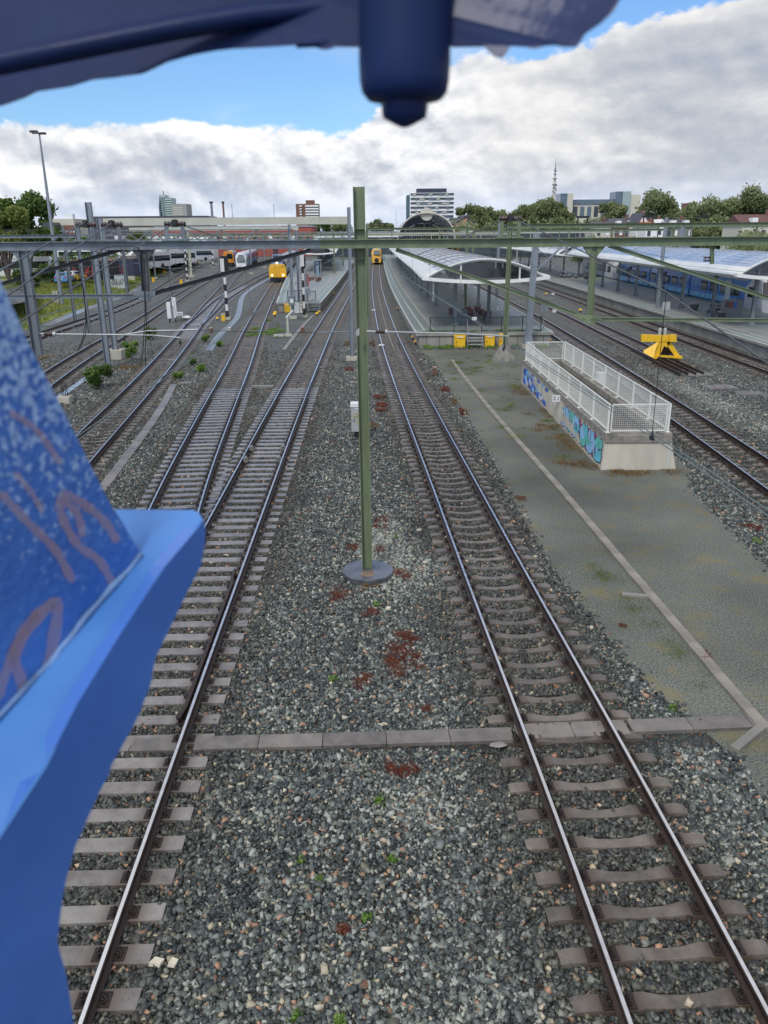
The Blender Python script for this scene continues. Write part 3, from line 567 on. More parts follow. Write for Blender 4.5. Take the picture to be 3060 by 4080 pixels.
# ------------------------------------------------------------------ blue painted bridge iron close to the lens
def blue_mat(name, c1, c2, rough, drops=False):
    m = bpy.data.materials.new(name); m.use_nodes = True; nt = m.node_tree; N = nt.nodes; L = nt.links; b = N['Principled BSDF']
    tc = N.new('ShaderNodeTexCoord'); n = N.new('ShaderNodeTexNoise'); n.inputs['Scale'].default_value = 9; n.inputs['Detail'].default_value = 7; L.new(tc.outputs['Object'], n.inputs['Vector'])
    r = N.new('ShaderNodeValToRGB'); L.new(n.outputs['Fac'], r.inputs[0]); e = r.color_ramp.elements; e[0].position = .35; e[0].color = (*c1, 1); e[1].position = .66; e[1].color = (*c2, 1); L.new(r.outputs[0], b.inputs['Base Color'])
    b.inputs['Roughness'].default_value = rough; b.inputs['Coat Weight'].default_value = .6; b.inputs['Coat Roughness'].default_value = .12
    v = N.new('ShaderNodeTexNoise'); v.inputs['Scale'].default_value = 120 if drops else 35; v.inputs['Detail'].default_value = 3; L.new(tc.outputs['Object'], v.inputs['Vector'])
    bp = N.new('ShaderNodeBump'); bp.inputs['Strength'].default_value = .5 if drops else .18; bp.inputs['Distance'].default_value = .004; L.new(v.outputs['Fac'], bp.inputs['Height']); L.new(bp.outputs[0], b.inputs['Normal']); L.new(bp.outputs[0], b.inputs['Coat Normal'])
    if drops:       # rain drop bloom and painted sky reflection, thicker towards the plate's top
        v2 = N.new('ShaderNodeTexNoise'); v2.inputs['Scale'].default_value = 210; v2.inputs['Detail'].default_value = 4; L.new(tc.outputs['Object'], v2.inputs['Vector'])
        sx = N.new('ShaderNodeSeparateXYZ'); L.new(tc.outputs['Object'], sx.inputs[0])
        g = N.new('ShaderNodeMapRange'); L.new(sx.outputs[2], g.inputs[0]); g.inputs[1].default_value = -.02; g.inputs[2].default_value = .20; g.inputs[3].default_value = -.17; g.inputs[4].default_value = .14
        ad = N.new('ShaderNodeMath'); L.new(v2.outputs['Fac'], ad.inputs[0]); L.new(g.outputs[0], ad.inputs[1])
        mr = N.new('ShaderNodeMapRange'); mr.interpolation_type = 'SMOOTHSTEP'; L.new(ad.outputs[0], mr.inputs[0]); mr.inputs[1].default_value = .46; mr.inputs[2].default_value = .66; mr.inputs[4].default_value = .8
        mx = N.new('ShaderNodeMixRGB'); mx.inputs[2].default_value = (.42, .58, .82, 1); L.new(mr.outputs[0], mx.inputs[0]); L.new(r.outputs[0], mx.inputs[1]); L.new(mx.outputs[0], b.inputs['Base Color'])
    return m
M_blue = blue_mat('bridge_blue_paint', (.045, .15, .50), (.07, .20, .62), .5)
M_blued = blue_mat('bridge_blue_plate', (.035, .13, .45), (.06, .19, .58), .45, True)
M_blue_backlit = blue_mat('bridge_blue_backlit', (.004, .013, .060), (.008, .022, .095), .6); M_blue_backlit.node_tree.nodes['Principled BSDF'].inputs['Coat Weight'].default_value = .08; M_blue_backlit.node_tree.nodes['Principled BSDF'].inputs['Specular IOR Level'].default_value = .25  # bridge blue with the backlit underside's shade put into the colour
M_bluelt = blue_mat('bridge_light_blue', (.045, .18, .50), (.07, .24, .60), .4)
M_tagp = mat('faded_copper_scrawl', (.60, .34, .26), .5, 0, .25, 30, col2=(.56, .42, .46), alpha=.42)
M_weld = mat('weld_bead', (.16, .28, .50), .5, 0, .3, 40)
pl = thing('bridge_lattice_plate', 'big bright blue painted steel plate with a scrawled tag, filling the lower left', 'bridge ironwork', dp(300, 2400, .50))
EYE = camo.location.copy()
class Face:                      # a flat face of the iron; outline pixels are cut on it
    def __init__(s, a, b, c):
        s.o = a; s.n = (b-a).cross(c-a).normalized()
        if s.n.dot(a-EYE) > 0: s.n = -s.n
    def at(s, px, py, lift=0.0): d = ray(px, py); p0 = s.o+s.n*lift; return EYE+d*((p0-EYE).dot(s.n)/d.dot(s.n))
F_top = Face(dp(456, 2030, .60), dp(800, 2050, .60), dp(0, 3330, .44))
w1, w2 = F_top.at(560, 2205), F_top.at(0, 2850); F_web = Face(w1, w2, w1+Vector((0, 0, .3)))
e1, e2 = F_top.at(812, 2075), F_top.at(0, 3330); F_side = Face(e1, e2, e1+Vector((0, 0, -.3)))
web = [(-500, 80), (-120, 870), (14, 1150), (72, 1270), (120, 1380), (183, 1500), (271, 1672), (355, 1841), (431, 1992), (560, 2205), (540, 2240), (337, 2470), (204, 2640), (0, 2850), (-300, 3195), (-500, 3425)]
def on_web(px, py, lift=0.0): return F_web.at(px, py, lift)
mb = MB(); mb.extr([on_web(*p) for p in web], -F_web.n*.010); mb.build('web_plate', M_blued, pl)
def ribbon(mb, pts, w, lift=.0008, mi=0):     # painted stroke, following the plate
    P_ = [Vector(p) for p in pts]
    q = []
    for i in range(len(P_)-1):
        for k in range(6):
            t = k/6; p0 = P_[max(0, i-1)]; p1 = P_[i]; p2 = P_[i+1]; p3 = P_[min(len(P_)-1, i+2)]
            q.append(.5*((2*p1)+(-p0+p2)*t+(2*p0-5*p1+4*p2-p3)*t*t+(-p0+3*p1-3*p2+p3)*t*t*t))
    q.append(P_[-1]); L_ = []; n = len(q)
    for i in range(n):
        d = (q[min(n-1, i+1)]-q[max(0, i-1)]).normalized(); s = Vector((-d.y, d.x))*w/2*(1 if 0 < i < n-1 else .55)*(1+.18*math.sin(i*1.7)); L_ += [on_web(*(q[i]+s), lift), on_web(*(q[i]-s), lift)]
    mb.add(L_, [(2*i, 2*i+1, 2*i+3, 2*i+2) for i in range(n-1)], mi)
mb = MB()
for pts, w in (([(-20, 2790), (90, 2540), (225, 2400), (200, 2620), (170, 2790), (215, 2850), (235, 2960)], 46), ([(225, 2400), (130, 2470), (60, 2600), (90, 2760), (50, 2960), (120, 3010)], 44),
               ([(10, 2900), (40, 3010), (130, 3030), (110, 2930), (30, 2870)], 46), ([(470, 2160), (400, 2060), (260, 1970), (245, 2050), (310, 2170), (400, 2240), (470, 2370)], 34),
               ([(250, 1990), (310, 2050), (330, 2140)], 30), ([(0, 1960), (110, 2080), (220, 2190), (290, 2320)], 34), ([(40, 1640), (130, 1700), (190, 1770), (240, 1850)], 26), ([(60, 1880), (130, 1970), (170, 2040)], 22)):
    ribbon(mb, pts, w)
mb.build('scrawled_tag', M_tagp, pl)
mb = MB(); wl = [on_web(x, y, .002) for x, y in [(562, 2208), (520, 2265), (455, 2330), (395, 2400), (337, 2462), (290, 2530), (240, 2585), (204, 2640), (140, 2700), (80, 2765), (0, 2850), (-300, 3100)]]
mb.tube(wl, [.0016+.0016*random.random() for _ in wl], 7); mb.build('weld', M_weld, pl)
# flange bar: pale top face, deep blue outer side
A = [(456, 2030), (770, 2032), (792, 2042), (812, 2075), (655, 2320-60), (496, 2500), (310, 2800), (177, 3060), (120, 3130), (0, 3330), (-300, 3830)]
B = [(-300, 3195), (0, 2850), (204, 2640), (337, 2462), (560, 2205)]
mb = MB(); mb.extr([F_top.at(*p) for p in A+B], -F_top.n*.010); mb.build('flange_top', M_bluelt, pl)
S1 = [(812, 2075), (819, 2110), (816, 2163), (801, 2251), (735, 2380), (668, 2520), (622, 2615), (611, 2660), (602, 2721), (558, 2836), (524, 2905), (443, 3052), (434, 3085), (392, 3165), (301, 3370), (262, 3510), (247, 3593), (229, 3756), (259, 3864), (280, 3980), (300, 4130), (320, 4400), (-200, 4400), (-200, 3660), (0, 3330), (120, 3130), (177, 3060), (310, 2800), (496, 2500), (655, 2260)]
mb = MB(); mb.extr([F_side.at(*p) for p in S1], -F_side.n*.010); mb.build('flange_side', M_blue, pl)
mb = MB(); mb.tube([F_top.at(x, y, .000) for x, y in [(806, 2072), (655, 2260), (496, 2500), (310, 2800), (177, 3060), (0, 3330), (-200, 3660)]], .0016, 6); mb.build('worn_edge', M_bluelt, pl)
# overhead beam with a bolt
bmr = thing('bridge_top_beam', 'blue beam darkened by backlight, with paint drips hanging over the top of the view', 'bridge ironwork', dp(1000, 100, .42))
low = [(-1200, 560), (0, 418), (70, 398), (130, 372), (280, 350), (370, 318), (450, 306), (560, 294), (660, 255), (775, 222), (860, 200), (930, 190), (1040, 189), (1110, 190), (1180, 184), (1250, 184), (1275, 192), (1305, 200), (1340, 192), (1380, 183), (1440, 182), (1800, 181), (1915, 181), (1940, 190), (1955, 207), (1975, 224), (1992, 227), (2010, 220), (2025, 200), (2035, 184), (2095, 183), (2120, 193), (2145, 197), (2175, 188), (2210, 180), (2255, 184), (2295, 186), (2312, 170), (2335, 140), (2395, 90), (2440, 45), (2490, -30), (2700, -260), (2600, -700), (-1200, -700)]
def wob(pts): return [(x+4*math.sin(i*2.1), y+5*math.sin(i*1.3)) for i, (x, y) in enumerate(pts)]
mb = MB(); mb.extr([dp(x, y, .42-.00003*(x-1000)) for x, y in wob(low)], Vector((0, .012, .003))); mb.build('web', M_blue_backlit, bmr)
mb = MB(); ed = [dp(x, y, .414) for x, y in [(-600, 330), (0, 250), (350, 180), (700, 110), (1000, 60), (1440, 20)]]; mb.tube(ed, [.006]*len(ed), 4); mb.build('stiffener', M_blue_backlit, bmr)
mb = MB(); ed = [dp(x, y, .412) for x, y in [(1180, 176), (1300, 170), (1450, 172)]]; mb.tube(ed, .002, 6); mb.tube([dp(x, y, .412) for x, y in [(1800, 172), (2050, 168), (2290, 160)]], .002, 6)
mb.tube([dp(x, y, .409) for x, y in [(1995, 120), (1992, 160), (1994, 200), (1992, 222)]], [.001, .003, .0042, .002], 8); mb.build('paint_drip', M_blue_backlit, bmr)
bt = thing('bridge_bolt', 'blue painted bolt and nut, dark against the light, hanging from the backlit beam', 'bolt', dp(1612, 250, .40))
s_ = .40/FPX; c0 = dp(1612, 200, .40)
def bolt(name, prof, n, parent):
    mb = MB(); mb.lathe((c0.x, c0.y, c0.z), [(r*s_, -z*s_) for r, z in prof], n, smooth=n > 8); return mb.build(name, M_blue_backlit, parent)
bolt('nut', [(180, -260), (181, -100), (183, 40), (180, 110), (172, 150), (150, 176), (100, 186)], 28, bt)
bolt('bolt_end', [(95, 180), (92, 225), (86, 245), (40, 268), (14, 278)], 10, bt)
# ------------------------------------------------------------------ the near portal over the tracks
M_greyb = mat('portal_grey_steel', (.19, .215, .235), .5, .2, .22, 2.5, .12, 40, streak=True)
M_greeng = mat('portal_green_paint', (.165, .205, .115), .48, 0, .2, 2.5, .1, 40, streak=True)
M_sleeve = mat('insulator_cap', (.42, .44, .43), .5, .3, .2, 9)
def insul(mb_p, p, q, r, n=6, mi=0):
    """ribbed insulator between two points"""
    p, q = Vector(p), Vector(q); pts = []; rr = []
    for i in range(n*4+1):
        pts.append(p.lerp(q, i/(n*4))); rr.append(r*(1.0 if i % 4 == 2 else .82 if i % 4 in (1, 3) else .5))
    mb_p.tube(pts, rr, 10, mi)
YG = 18.0
def w(px, py, dy=0.0): return ap(px, py, YG+dy)
gan = thing('catenary_portal', 'long near portal beam crossing the view, grey at left, green at right', 'portal', (0, YG, 7.8))
xs_ = ap(1275, 970, YG).x
mb = MB(); mb.ibeam((-13, YG, 7.815), (xs_, YG, 7.815), .18, .17); mb.build('beam', M_greyb, gan)
mb = MB(); mb.ibeam((xs_-.0, YG, 7.815), (13, YG, 7.815), .185, .175, .016); mb.build('beam', M_greeng, gan)
for i in range(46):
    mb = MB(); mb.lathe((-12+.53*i+.05*math.sin(i*5), YG-.012, 7.76+.09*(i % 2)), [(.013, -.014), (.013, .004)], 6, axis='Y', smooth=False); mb.build('bolt', M_greyb if -12+.53*i < xs_ else M_greeng, gan)
cm = thing('catenary_mast', 'tall green steel mast standing on a round dark footing between the two near tracks', 'mast', (-.42, 18.0+.14, -.05))
mb = MB(); mb.ibeam((-.43, YG+.22, .07), (-.49, YG+.22, 8.97), .25, .24, .017, .011, up=(1, 0, 0))
mb.box((-.485, YG+.22, 8.12), (.22, .23, .012)); mb.box((-.48, YG+.22, 7.5), (.22, .23, .012)); mb.build('column', M_greeng, cm)
mb = MB(); mb.lathe((-.42, 18.12, 0), [(.64, -.08), (.64, .055), (.62, .07), (.0, .075)], 40, smooth=False); mb.build('round_footing', mat('wet_footing', (.10, .105, .12), .18, 0, .35, 2.5, .08, 20, coat=.3), cm)
mb = MB(); mb.lathe((-.42, 17.86, .07), [(.19, 0), (.15, .012), (.06, .02)], 9); mb.build('dirt', mat('dry_dirt', (.2, .14, .09), .95, 0, .5, 18), cm)
def post(pt, pb, wd, m, fork=True):
    mb = MB(); mb.ibeam(pb, pt, wd, wd*.85, .012, .012, up=(1, 0, 0))
    if fork:
        for s in (-1, 1):
            mb.extr([Vector(pt)+Vector((s*wd*.5, -.04, -.22)), Vector(pt)+Vector((s*wd*.5, -.04, 0)), Vector(pt)+Vector((s*(wd*.5+.17), -.04, 0)), Vector(pt)+Vector((s*(wd*.5+.14), -.04, -.05))], (0, .08, 0))
    return mb.build('drop_post', m, gan)
zb = 7.725
l_t, l_b = w(94, 1003), w(153, 1415); l_t.z = zb; d1 = post(l_t, l_b, .19, M_greyb)
m_t, m_b = w(571, 995), w(583, 1200); m_t.z = zb; d2 = post(m_t, m_b, .15, mat('dark_steel', (.085, .09, .095), .5, .2, .3, 4))
r_t, r_b = w(2366, 985), w(2349, 1288); r_t.z = zb; d3 = post(r_t, r_b, .13, M_greeng)
mb = MB(); mb.ibeam(w(2837, 1052), Vector((w(2837, 980).x, YG, zb)), .07, .07, .008, .008, up=(1, 0, 0)); mb.build('drop_post', M_greeng, gan)
for y in (1026, 1038):
    mb = MB(); insul(mb, w(2802, y), w(2832, y), .028, 2); mb.build('insulator', M_brown, gan)
def gusset(pts, m):
    mb = MB(); mb.extr([w(*p, -.09) for p in pts], (0, .015, 0)); cx = sum(p[0] for p in pts)/len(pts)
    for i in range(-3, 4):
        if i: mb.lathe(w(cx+i*13, 1+sum(p[1] for p in pts)/len(pts)-6+abs(i), -.10), [(.018, -.015), (.018, .01)], 8, axis='Y', smooth=False)
    mb.build('gusset_plate', m, gan)
gusset([(523, 1160), (619, 1160), (619, 1172), (600, 1197), (580, 1204), (566, 1196), (530, 1175)], M_greyb)
gusset([(2287, 1248), (2398, 1262), (2398, 1276), (2365, 1290), (2345, 1293), (2325, 1285), (2290, 1258)], M_greeng)
for a, b, wd, m, dy in (((-90, 1183), (540, 1179), .085, M_greyb, .0), ((-80, 1157), (490, 993), .075, M_dark, .06), ((612, 1170), (1240, 996), .085, M_dark, -.03), ((1577, 994), (2296, 1252), .085, M_greeng, .03), ((2425, 978), (3180, 1226), .085, M_greeng, .03), ((2392, 1272), (3260, 1277), .085, M_greeng, 0)):
    mb = MB(); p, q = w(*a, dy), w(*b, dy); mb.bar(p, q, .07, .012, off=(0, .035)); mb.bar(p, q, .010, wd); mb.build('brace', m, gan)
# insulator stands on top of the beam
for x0, x1, yt, m in ((301, 383, 899, M_greyb), (403, 488, 899, M_greyb), (654, 740, 896, M_greyb), (1988, 2078, 875, M_greeng)):
    a, b = w(x0+11, yt), w(x1-11, yt); st = MB()
    for p in (a, b): st.bar((p.x, YG-.06, 7.905), (p.x, YG-.06, p.z), .075, .05)
    st.box(((a.x+b.x)/2, YG-.05, 7.925), (b.x-a.x+.22, .12, .04)); st.box(((a.x+b.x)/2, YG-.06, 8.03), (b.x-a.x, .04, .035)); so = st.build('insulator_stand', m, gan)
    for u, v in ((x0, x0+34), (x1-34, x1)):
        mb = MB(); p, q = w(u, yt-4, -.06), w(v, yt-4, -.06); insul(mb, p, q, .062, 3); mb.build('insulator', M_brown, so)
    mb = MB(); c = w((x0+x1)/2, yt-6, -.06); mb.box(c, (.10, .12, .15)); mb.tube([c+Vector((-.12, 0, -.02)), c+Vector((0, 0, .06)), c+Vector((.12, 0, -.02))], .03, 8); mb.build('clamp', M_dark, so)
# registration arms
def arm(name, label, ins, tubes, xtra=()):
    t = thing('registration_arm', label, 'arm', w(*ins[0]))
    mb = MB(); insul(mb, w(*ins[1]), w(*ins[2]), .055, 4); mb.build('insulator', M_brown, t)
    mb = MB(); mb.tube([w(*ins[0]), w(*ins[1])], .022, 8); mb.tube([w(*ins[2]), w(ins[2][0]+10, ins[2][1])], .05, 10); mb.build('fitting', M_sleeve, t)
    for pts in tubes:
        mb = MB(); mb.tube([w(*p) for p in pts], .017, 8); mb.build('tube', M_alu, t)
    for p, q in xtra:
        mb = MB(); mb.tube([w(*p), w(*q)], .010, 6); mb.box(w(*q), (.05, .04, .07)); mb.build('clamp', M_dark, t)
arm('a', 'pale arm with a dark ribbed insulator on the left drop post, over the left tracks', [(152, 1329), (176, 1330), (212, 1331)], [[(216, 1331), (500, 1334), (610, 1336), (720, 1346)], [(496, 1333), (590, 1318), (720, 1316), (790, 1313)]], [((718, 1344), (718, 1366)), ((495, 1335), (495, 1352))])
arm('b', 'white arm with a black ribbed insulator on the right side of the green mast', [(1460, 1320), (1496, 1321), (1534, 1322)], [[(1540, 1322), (1800, 1328), (2028, 1340)], [(1960, 1335), (2028, 1340)]], [((2012, 1340), (2006, 1392))])
t = thing('span_wire', 'thin dark wire tied to the left side of the green mast, above the turnout tracks', 'wire', w(1420, 1322))
mb = MB(); mb.tube([w(1262, 1325), w(1300, 1324), w(1350, 1323), w(1395, 1321)], [.012, .018, .016, .014], 6); mb.build('turnbuckle', M_greyb, t)
mb = MB(); mb.tube([w(1262, 1325), w(1000, 1323), w(800, 1316)], .006, 5); mb.build('wire', M_dark, t)
mb = MB(); mb.extr([w(1418, 1322, -.13), w(1431, 1305, -.13), w(1432, 1335, -.13), w(1420, 1340, -.13)], (0, .03, 0)); mb.build('mast_clip', M_sleeve, t)
# ------------------------------------------------------------------ loose feeder cables around the middle drop post
for pts, lab in (([(545, 983), (566, 1020), (572, 1120), (579, 1250), (570, 1385), (563, 1440), (566, 1460)], 'black feeder cable hanging beside the middle drop post, outermost left loop'),
                 ([(552, 985), (575, 1040), (580, 1200), (584, 1300), (578, 1400), (581, 1462)], 'black feeder cable hanging straight down the middle drop post'),
                 ([(350, 1012), (430, 985), (500, 980), (540, 984), (560, 1000)], 'black cable bowed along the beam towards the middle drop post'),
                 ([(583, 1200), (592, 1290), (603, 1380), (612, 1438)], 'thin black hanger right of the feeder cables'),
                 ([(278, 1010), (300, 1060), (330, 1150), (345, 1260), (342, 1330), (318, 1390), (308, 1400)], 'black cable curving down in front of the dark containers'),
                 ([(284, 1010), (310, 1070), (335, 1160), (342, 1280), (330, 1350), (310, 1395)], 'second black cable curving down in front of the dark containers')):
    mb = MB(); mb.tube([w(*p, -.2) for p in pts], .009 if 'thin' not in lab else .005, 6); tag(mb.build('feeder_cable', M_black, loc=w(*pts[0])), lab, 'cable')
# ------------------------------------------------------------------ overhead line
SUP = [18, 54, 84, 118, 155, 200, 250]
def zmess(y, zs=7.55, sag=.75):
    for a, b in zip(SUP[:-1], SUP[1:]):
        if a <= y <= b: u = (y-a)/(b-a); return zs-4*sag*u*(1-u)
    return zs
def ohl(key, label, y0, y1, double=False, first=None, dx=0.0):
    t = thing('overhead_line', label, 'overhead line', (xat(key, y0), y0, 5.5), group='overhead lines')
    ys = np.arange(y0, y1, 3.0)
    for s in ((-.04, .04) if double else (0,)):
        mb = MB(); mb.tube([(xat(key, y)+dx+s+.15*math.sin(y/16), y, 5.5) for y in ys], .0085 if y0 < 30 else .012, 4, caps=False); mb.build('contact_wire', mat('contact_copper', (.20, .25, .24), .5, .5), t)
    pts = ([Vector(p) for p in first] if first else [])+[Vector((xat(key, y)+dx, y, zmess(y))) for y in ys if not first or y > first[-1][1]+1]
    mb = MB(); mb.tube(pts, .012, 4, caps=False); mb.build('messenger_wire', M_wire, t)
    for y in np.arange(max(y0, 12)+6, min(y1, 120), 9):
        a = Vector((xat(key, y)+dx+.15*math.sin(y/16), y, 5.5)); py = sorted(pts, key=lambda p: abs(p.y-y))[0]
        if y < 19 and first: continue
        mb = MB(); mb.tube([a, (xat(key, y)+dx, y, zmess(y))], .0045, 4); mb.box(a+Vector((0, 0, .02)), (.03, .06, .04)); mb.build('dropper', M_dark, t)
    return t
sR, sL = w(2040, 866), w(697, 888)
o6 = ohl('T6', 'doubled overhead line above the right hand near track, passing to the lower right', 3, 215, True, [ap(3300, 1590, 5.5), ap(3060, 1450, 7.3), ap(2650, 1160, 10.0), sR, (1.6, 40, 7.0)], .3)
for (px, py), (qx, qy), Y in (((2655, 1165), (2597, 1745), 9.9), ((2040, 905), (2010, 1385), 17.5)):
    mb = MB(); a = ap(px, py, Y); b = ap(qx, qy, Y); mb.tube([a, b], .005, 4); mb.box(b, (.04, .08, .05)); mb.tube([b, b+Vector((0, 0, .10))], [.03, .008], 6); mb.build('dropper', M_dark, o6)
ohl('T5', 'doubled overhead line above the turnout track at lower left', 8, 200, True, [ap(-200, 1465, 7.0), ap(77, 1283, 9.0), sL, (-4.9, 40, 7.0)], .0)
ohl('T4', 'overhead line above the track curving to the yellow fronted train', 20, 133, False, None)
ohl('T3', 'overhead line above the track left of the turnout', 14, 190, True)
ohl('T2', 'overhead line between the grass and the tall twin masts', 34, 190)
ohl('T7', 'overhead line above the track beside the staircase pit', 40, 180)
ohl('T9', 'overhead line above the track at the edge of the right platform', 36, 180)
for a, b, Y, lab in (((343, 884), (-100, 1135), 10.5, 'thick grey stay cable falling left from the leftmost insulators'), ((447, 886), (-60, 1240), 10.0, 'thick grey stay cable falling left from the second pair of insulators')):
    mb = MB(); mb.tube([w(*a, -.06), ap(*b, Y)], .013, 6); tag(mb.build('stay_cable', M_wire, loc=w(*a)), lab, 'cable')
mb = MB(); p = ap(2130, 905, 30); mb.tube([ap(2255, 1090, 30), ap(2165, 1010, 40), ap(1990, 880, 53)], .02, 6)
tag(mb.build('stay_cable', M_wire, loc=p), 'grey stay cable slanting down behind the right hand insulators', 'cable')
# ------------------------------------------------------------------ masts and portals farther away
def hmast(name, label, x, y, top, wd, m, foot=None, parent=None, group=None, fl=0):
    t = thing(name, label, 'mast', (x, y, -.05), group=group)
    mb = MB(); mb.ibeam((x, y, 0), (x, y, top), wd, wd*.9, max(.012, wd*.07), max(.012, wd*.07), up=(1, 0, 0))
    if fl:
        mb.extr([(x-wd*.5-fl, y, .12), (x-wd*.5, y, .12+fl*3), (x+wd*.5, y, .12+fl*3), (x+wd*.5+fl, y, .12)], (0, .03, 0))
    mb.build('column', m, t)
    if foot: MB().box((x, y, -.05+foot[1]/2), (foot[0], foot[0], foot[1])).build('footing', M_conc, t)
    return t
hmast('catenary_mast', 'tall grey mast standing bare behind the leafy bush, left one of two', -17.8, 51.2, 9.95, .34, M_grey)
hmast('catenary_mast', 'tall grey mast on a stained concrete block, right one of two', -18.6, 55.3, 9.1, .34, M_grey, (1.15, .62), fl=.25)
hmast('catenary_mast', 'slim grey mast half hidden behind the tall green mast', -2.1, 53.7, 9.63, .22, M_grey, (.75, .25), fl=.12)
t = hmast('catenary_mast', 'green mast on a cone of rough concrete beside the platform steps', 8.2, 53.4, 8.4, .28, M_green)
mb = MB(); mb.lathe((8.2, 53.4, -.05), [(.85, 0), (.75, .25), (.4, .8), (.28, 1.0)], 9, smooth=False); mb.build('footing', M_concd, t)
t = thing('catenary_mast', 'heavy grey box mast with splayed foot right of the platform fence', 'mast', (10.7, 58.9, -.05))
mb = MB(); mb.bar((10.72, 58.9, .9), (10.95, 58.9, 8.0), .42, .42); mb.extr([(10.4, 58.7, .25), (10.5, 58.7, 1.0), (10.93, 58.7, 1.0), (11.15, 58.7, .25)], (0, .4, 0)); 
for z in (2.2, 3.4, 4.6, 5.8): mb.box((10.76+.03*z, 58.9, z), (.46, .46, .06))
mb.build('column', M_grey, t); MB().box((10.75, 58.9, .1), (.9, .9, .3)).build('footing', M_conc, t)
t2 = MB(); t2.bar((10.95, 58.7, 5.4), (13.1, 58.7, 7.4), .12, .12); t2.build('strut', M_grey, t); t2 = MB(); t2.bar((13.1, 58.7, 6.6), (13.1, 58.7, 7.6), .2, .16); t2.build('bracket', M_grey, t)
def portal(label, Y, x0, x1, z, h, m, kind='beam', posts=(), drops=(), ins=(), mw=.24, cat='portal', base=0.0):
    t = thing('catenary_portal', label, cat, (x0, Y, z))
    mb = MB()
    if kind == 'beam': mb.ibeam((x0, Y, z), (x1, Y, z), h, h*.9, h*.08, h*.08)
    elif kind == 'box': mb.bar((x0, Y, z), (x1, Y, z), h*.7, h)
    else:
        for zz in (z, z-h):
            for yy in (-.25, .25): mb.bar((x0, Y+yy, zz), (x1, Y+yy, zz), .09, .09)
        n = max(2, round((x1-x0)/(h*1.35))); s = (x1-x0)/n
        for i in range(n):
            xa = x0+i*s; a, b = (z, z-h) if i % 2 else (z-h, z)
            for yy in (-.25, .25): mb.bar((xa, Y+yy, a), (xa+s, Y+yy, b), .06, .06)
            if i % 2: mb.bar((xa, Y, z-h), (xa, Y, z), .05, .05)
    mb.build('beam', m, t)
    for x in posts:
        mb = MB(); mb.ibeam((x, Y, base), (x, Y, z+.5), mw, mw, .03, .03, up=(1, 0, 0)); mb.build('post', m, t)
    for x, dz in drops:
        mb = MB(); mb.bar((x, Y, z-h/2-dz), (x, Y, z-h/2), .09, .09); mb.bar((x, Y, z-h/2-dz), (x+1.6, Y, z-h/2-dz+.15), .05, .05); mb.build('drop_post', m, t)
    for x in ins:
        mb = MB(); mb.bar((x-.3, Y, z+h/2), (x-.3, Y, z+h/2+.35), .07); mb.bar((x+.3, Y, z+h/2), (x+.3, Y, z+h/2+.35), .07); mb.bar((x-.4, Y, z+h/2+.38), (x+.4, Y, z+h/2+.38), .13, .13); mb.build('insulator', M_dark, t)
    return t
portal('long pale beige box beam carried on the tall grey masts at left', 54.6, -18.1, -2.25, 8.86, .46, M_beige, 'box', ins=())
portal('second beige beam lower and farther behind the long one', 86, -26, -8.6, 8.62, .36, M_beige, 'box', posts=())
portal('grey lattice portal with crossing diagonals behind the near beam at left', 82, -31.5, -8.8, 8.5, 1.25, M_greyb, 'truss', posts=(-31.3, -9.1), drops=((-26, 1.2), (-20, 1.2), (-14, 1.2)), ins=(-27, -24.4, -19.5, -13.6, -11.2), mw=.26)
portal('grey beam of the portal in front of the big tree at far left', 70, -40, -25.4, 8.02, .26, M_greyb, 'beam', posts=(-34.9, -25.6), ins=(-31.2, -29.4), drops=((-38, 1.4),))
portal('green portal beam behind the right hand insulators', 53.4, 8.0, 30, 8.42, .27, M_greeng, 'beam', posts=(), drops=((12, .7), (14.7, .7), (19.6, .8), (24, .8)), ins=(12.8, 17.0, 20.5))
portal('green portal ending left of the striped tower block canopy post', 84, -1.6, 8.9, 8.48, .22, M_greeng, 'beam', posts=(8.6, -1.5), drops=((1.0, 1.1), (5.8, 1.1)), ins=(0, 4.6), mw=.22)
for i, (Y, x0, x1, z, m) in enumerate(((118, -37, -2.5, 8.3, M_greyb), (120, 13.2, 42, 8.3, M_greeng), (155, -44, -9, 8.2, M_greeng), (158, -3, 44, 8.1, M_beige), (200, -50, 14, 8.0, M_greeng), (203, 16, 60, 8.0, M_grey), (245, -60, 40, 7.6, M_beige))):
    xx = list(np.arange(x0, x1, 9.4))
    portal(['grey lattice portal far left', 'green portal over the right platform tracks', 'green portal beyond the yellow fronted train', 'beige portal across the canopy roofs', 'green portal near the far train fronts', 'grey portal left of the terraced houses', 'farthest beige portal in front of the station hall'][i]+', a distant one', Y, x0, x1, z, (.9 if i in (0, 2) else .3), m, 'truss' if i in (0, 2) else 'beam', posts=(x0, x1) if i != 4 else (x0, -9.5, x1), drops=[(x+3, 1.0) for x in xx], ins=[x+4.4 for x in xx][::2], mw=.28)
for (px, py, top, wd, m, lab) in ((513, 1172, 7.2, .22, M_grey, 'slim grey mast in front of the grey graffiti cabinet'), (762, 1103, 9.6, .55, M_beige, 'thick beige mast between the far left tracks'), (620, 1110, 8.6, .25, M_grey, 'slim grey mast beside the leftmost yellow box'), (678, 1090, 8.6, .38, M_grey, 'grey mast between the two left yellow boxes'), (1169, 1268, 8.9, .26, M_grey, 'grey mast with bands in front of the left platform end, left one'), (1193, 1236, 8.9, .26, M_grey, 'grey mast in front of the left platform end, right one'), (1002, 1090, 7.6, .3, M_grey, 'grey mast in front of the white nosed train'), (1056, 1066, 7.6, .3, M_grey, 'grey mast between the white nosed and the yellow fronted trains')):
    v = gp(px, py); hmast('catenary_mast', lab, v.x, v.y, top, wd, m, (wd*3, .3), fl=wd*.4)
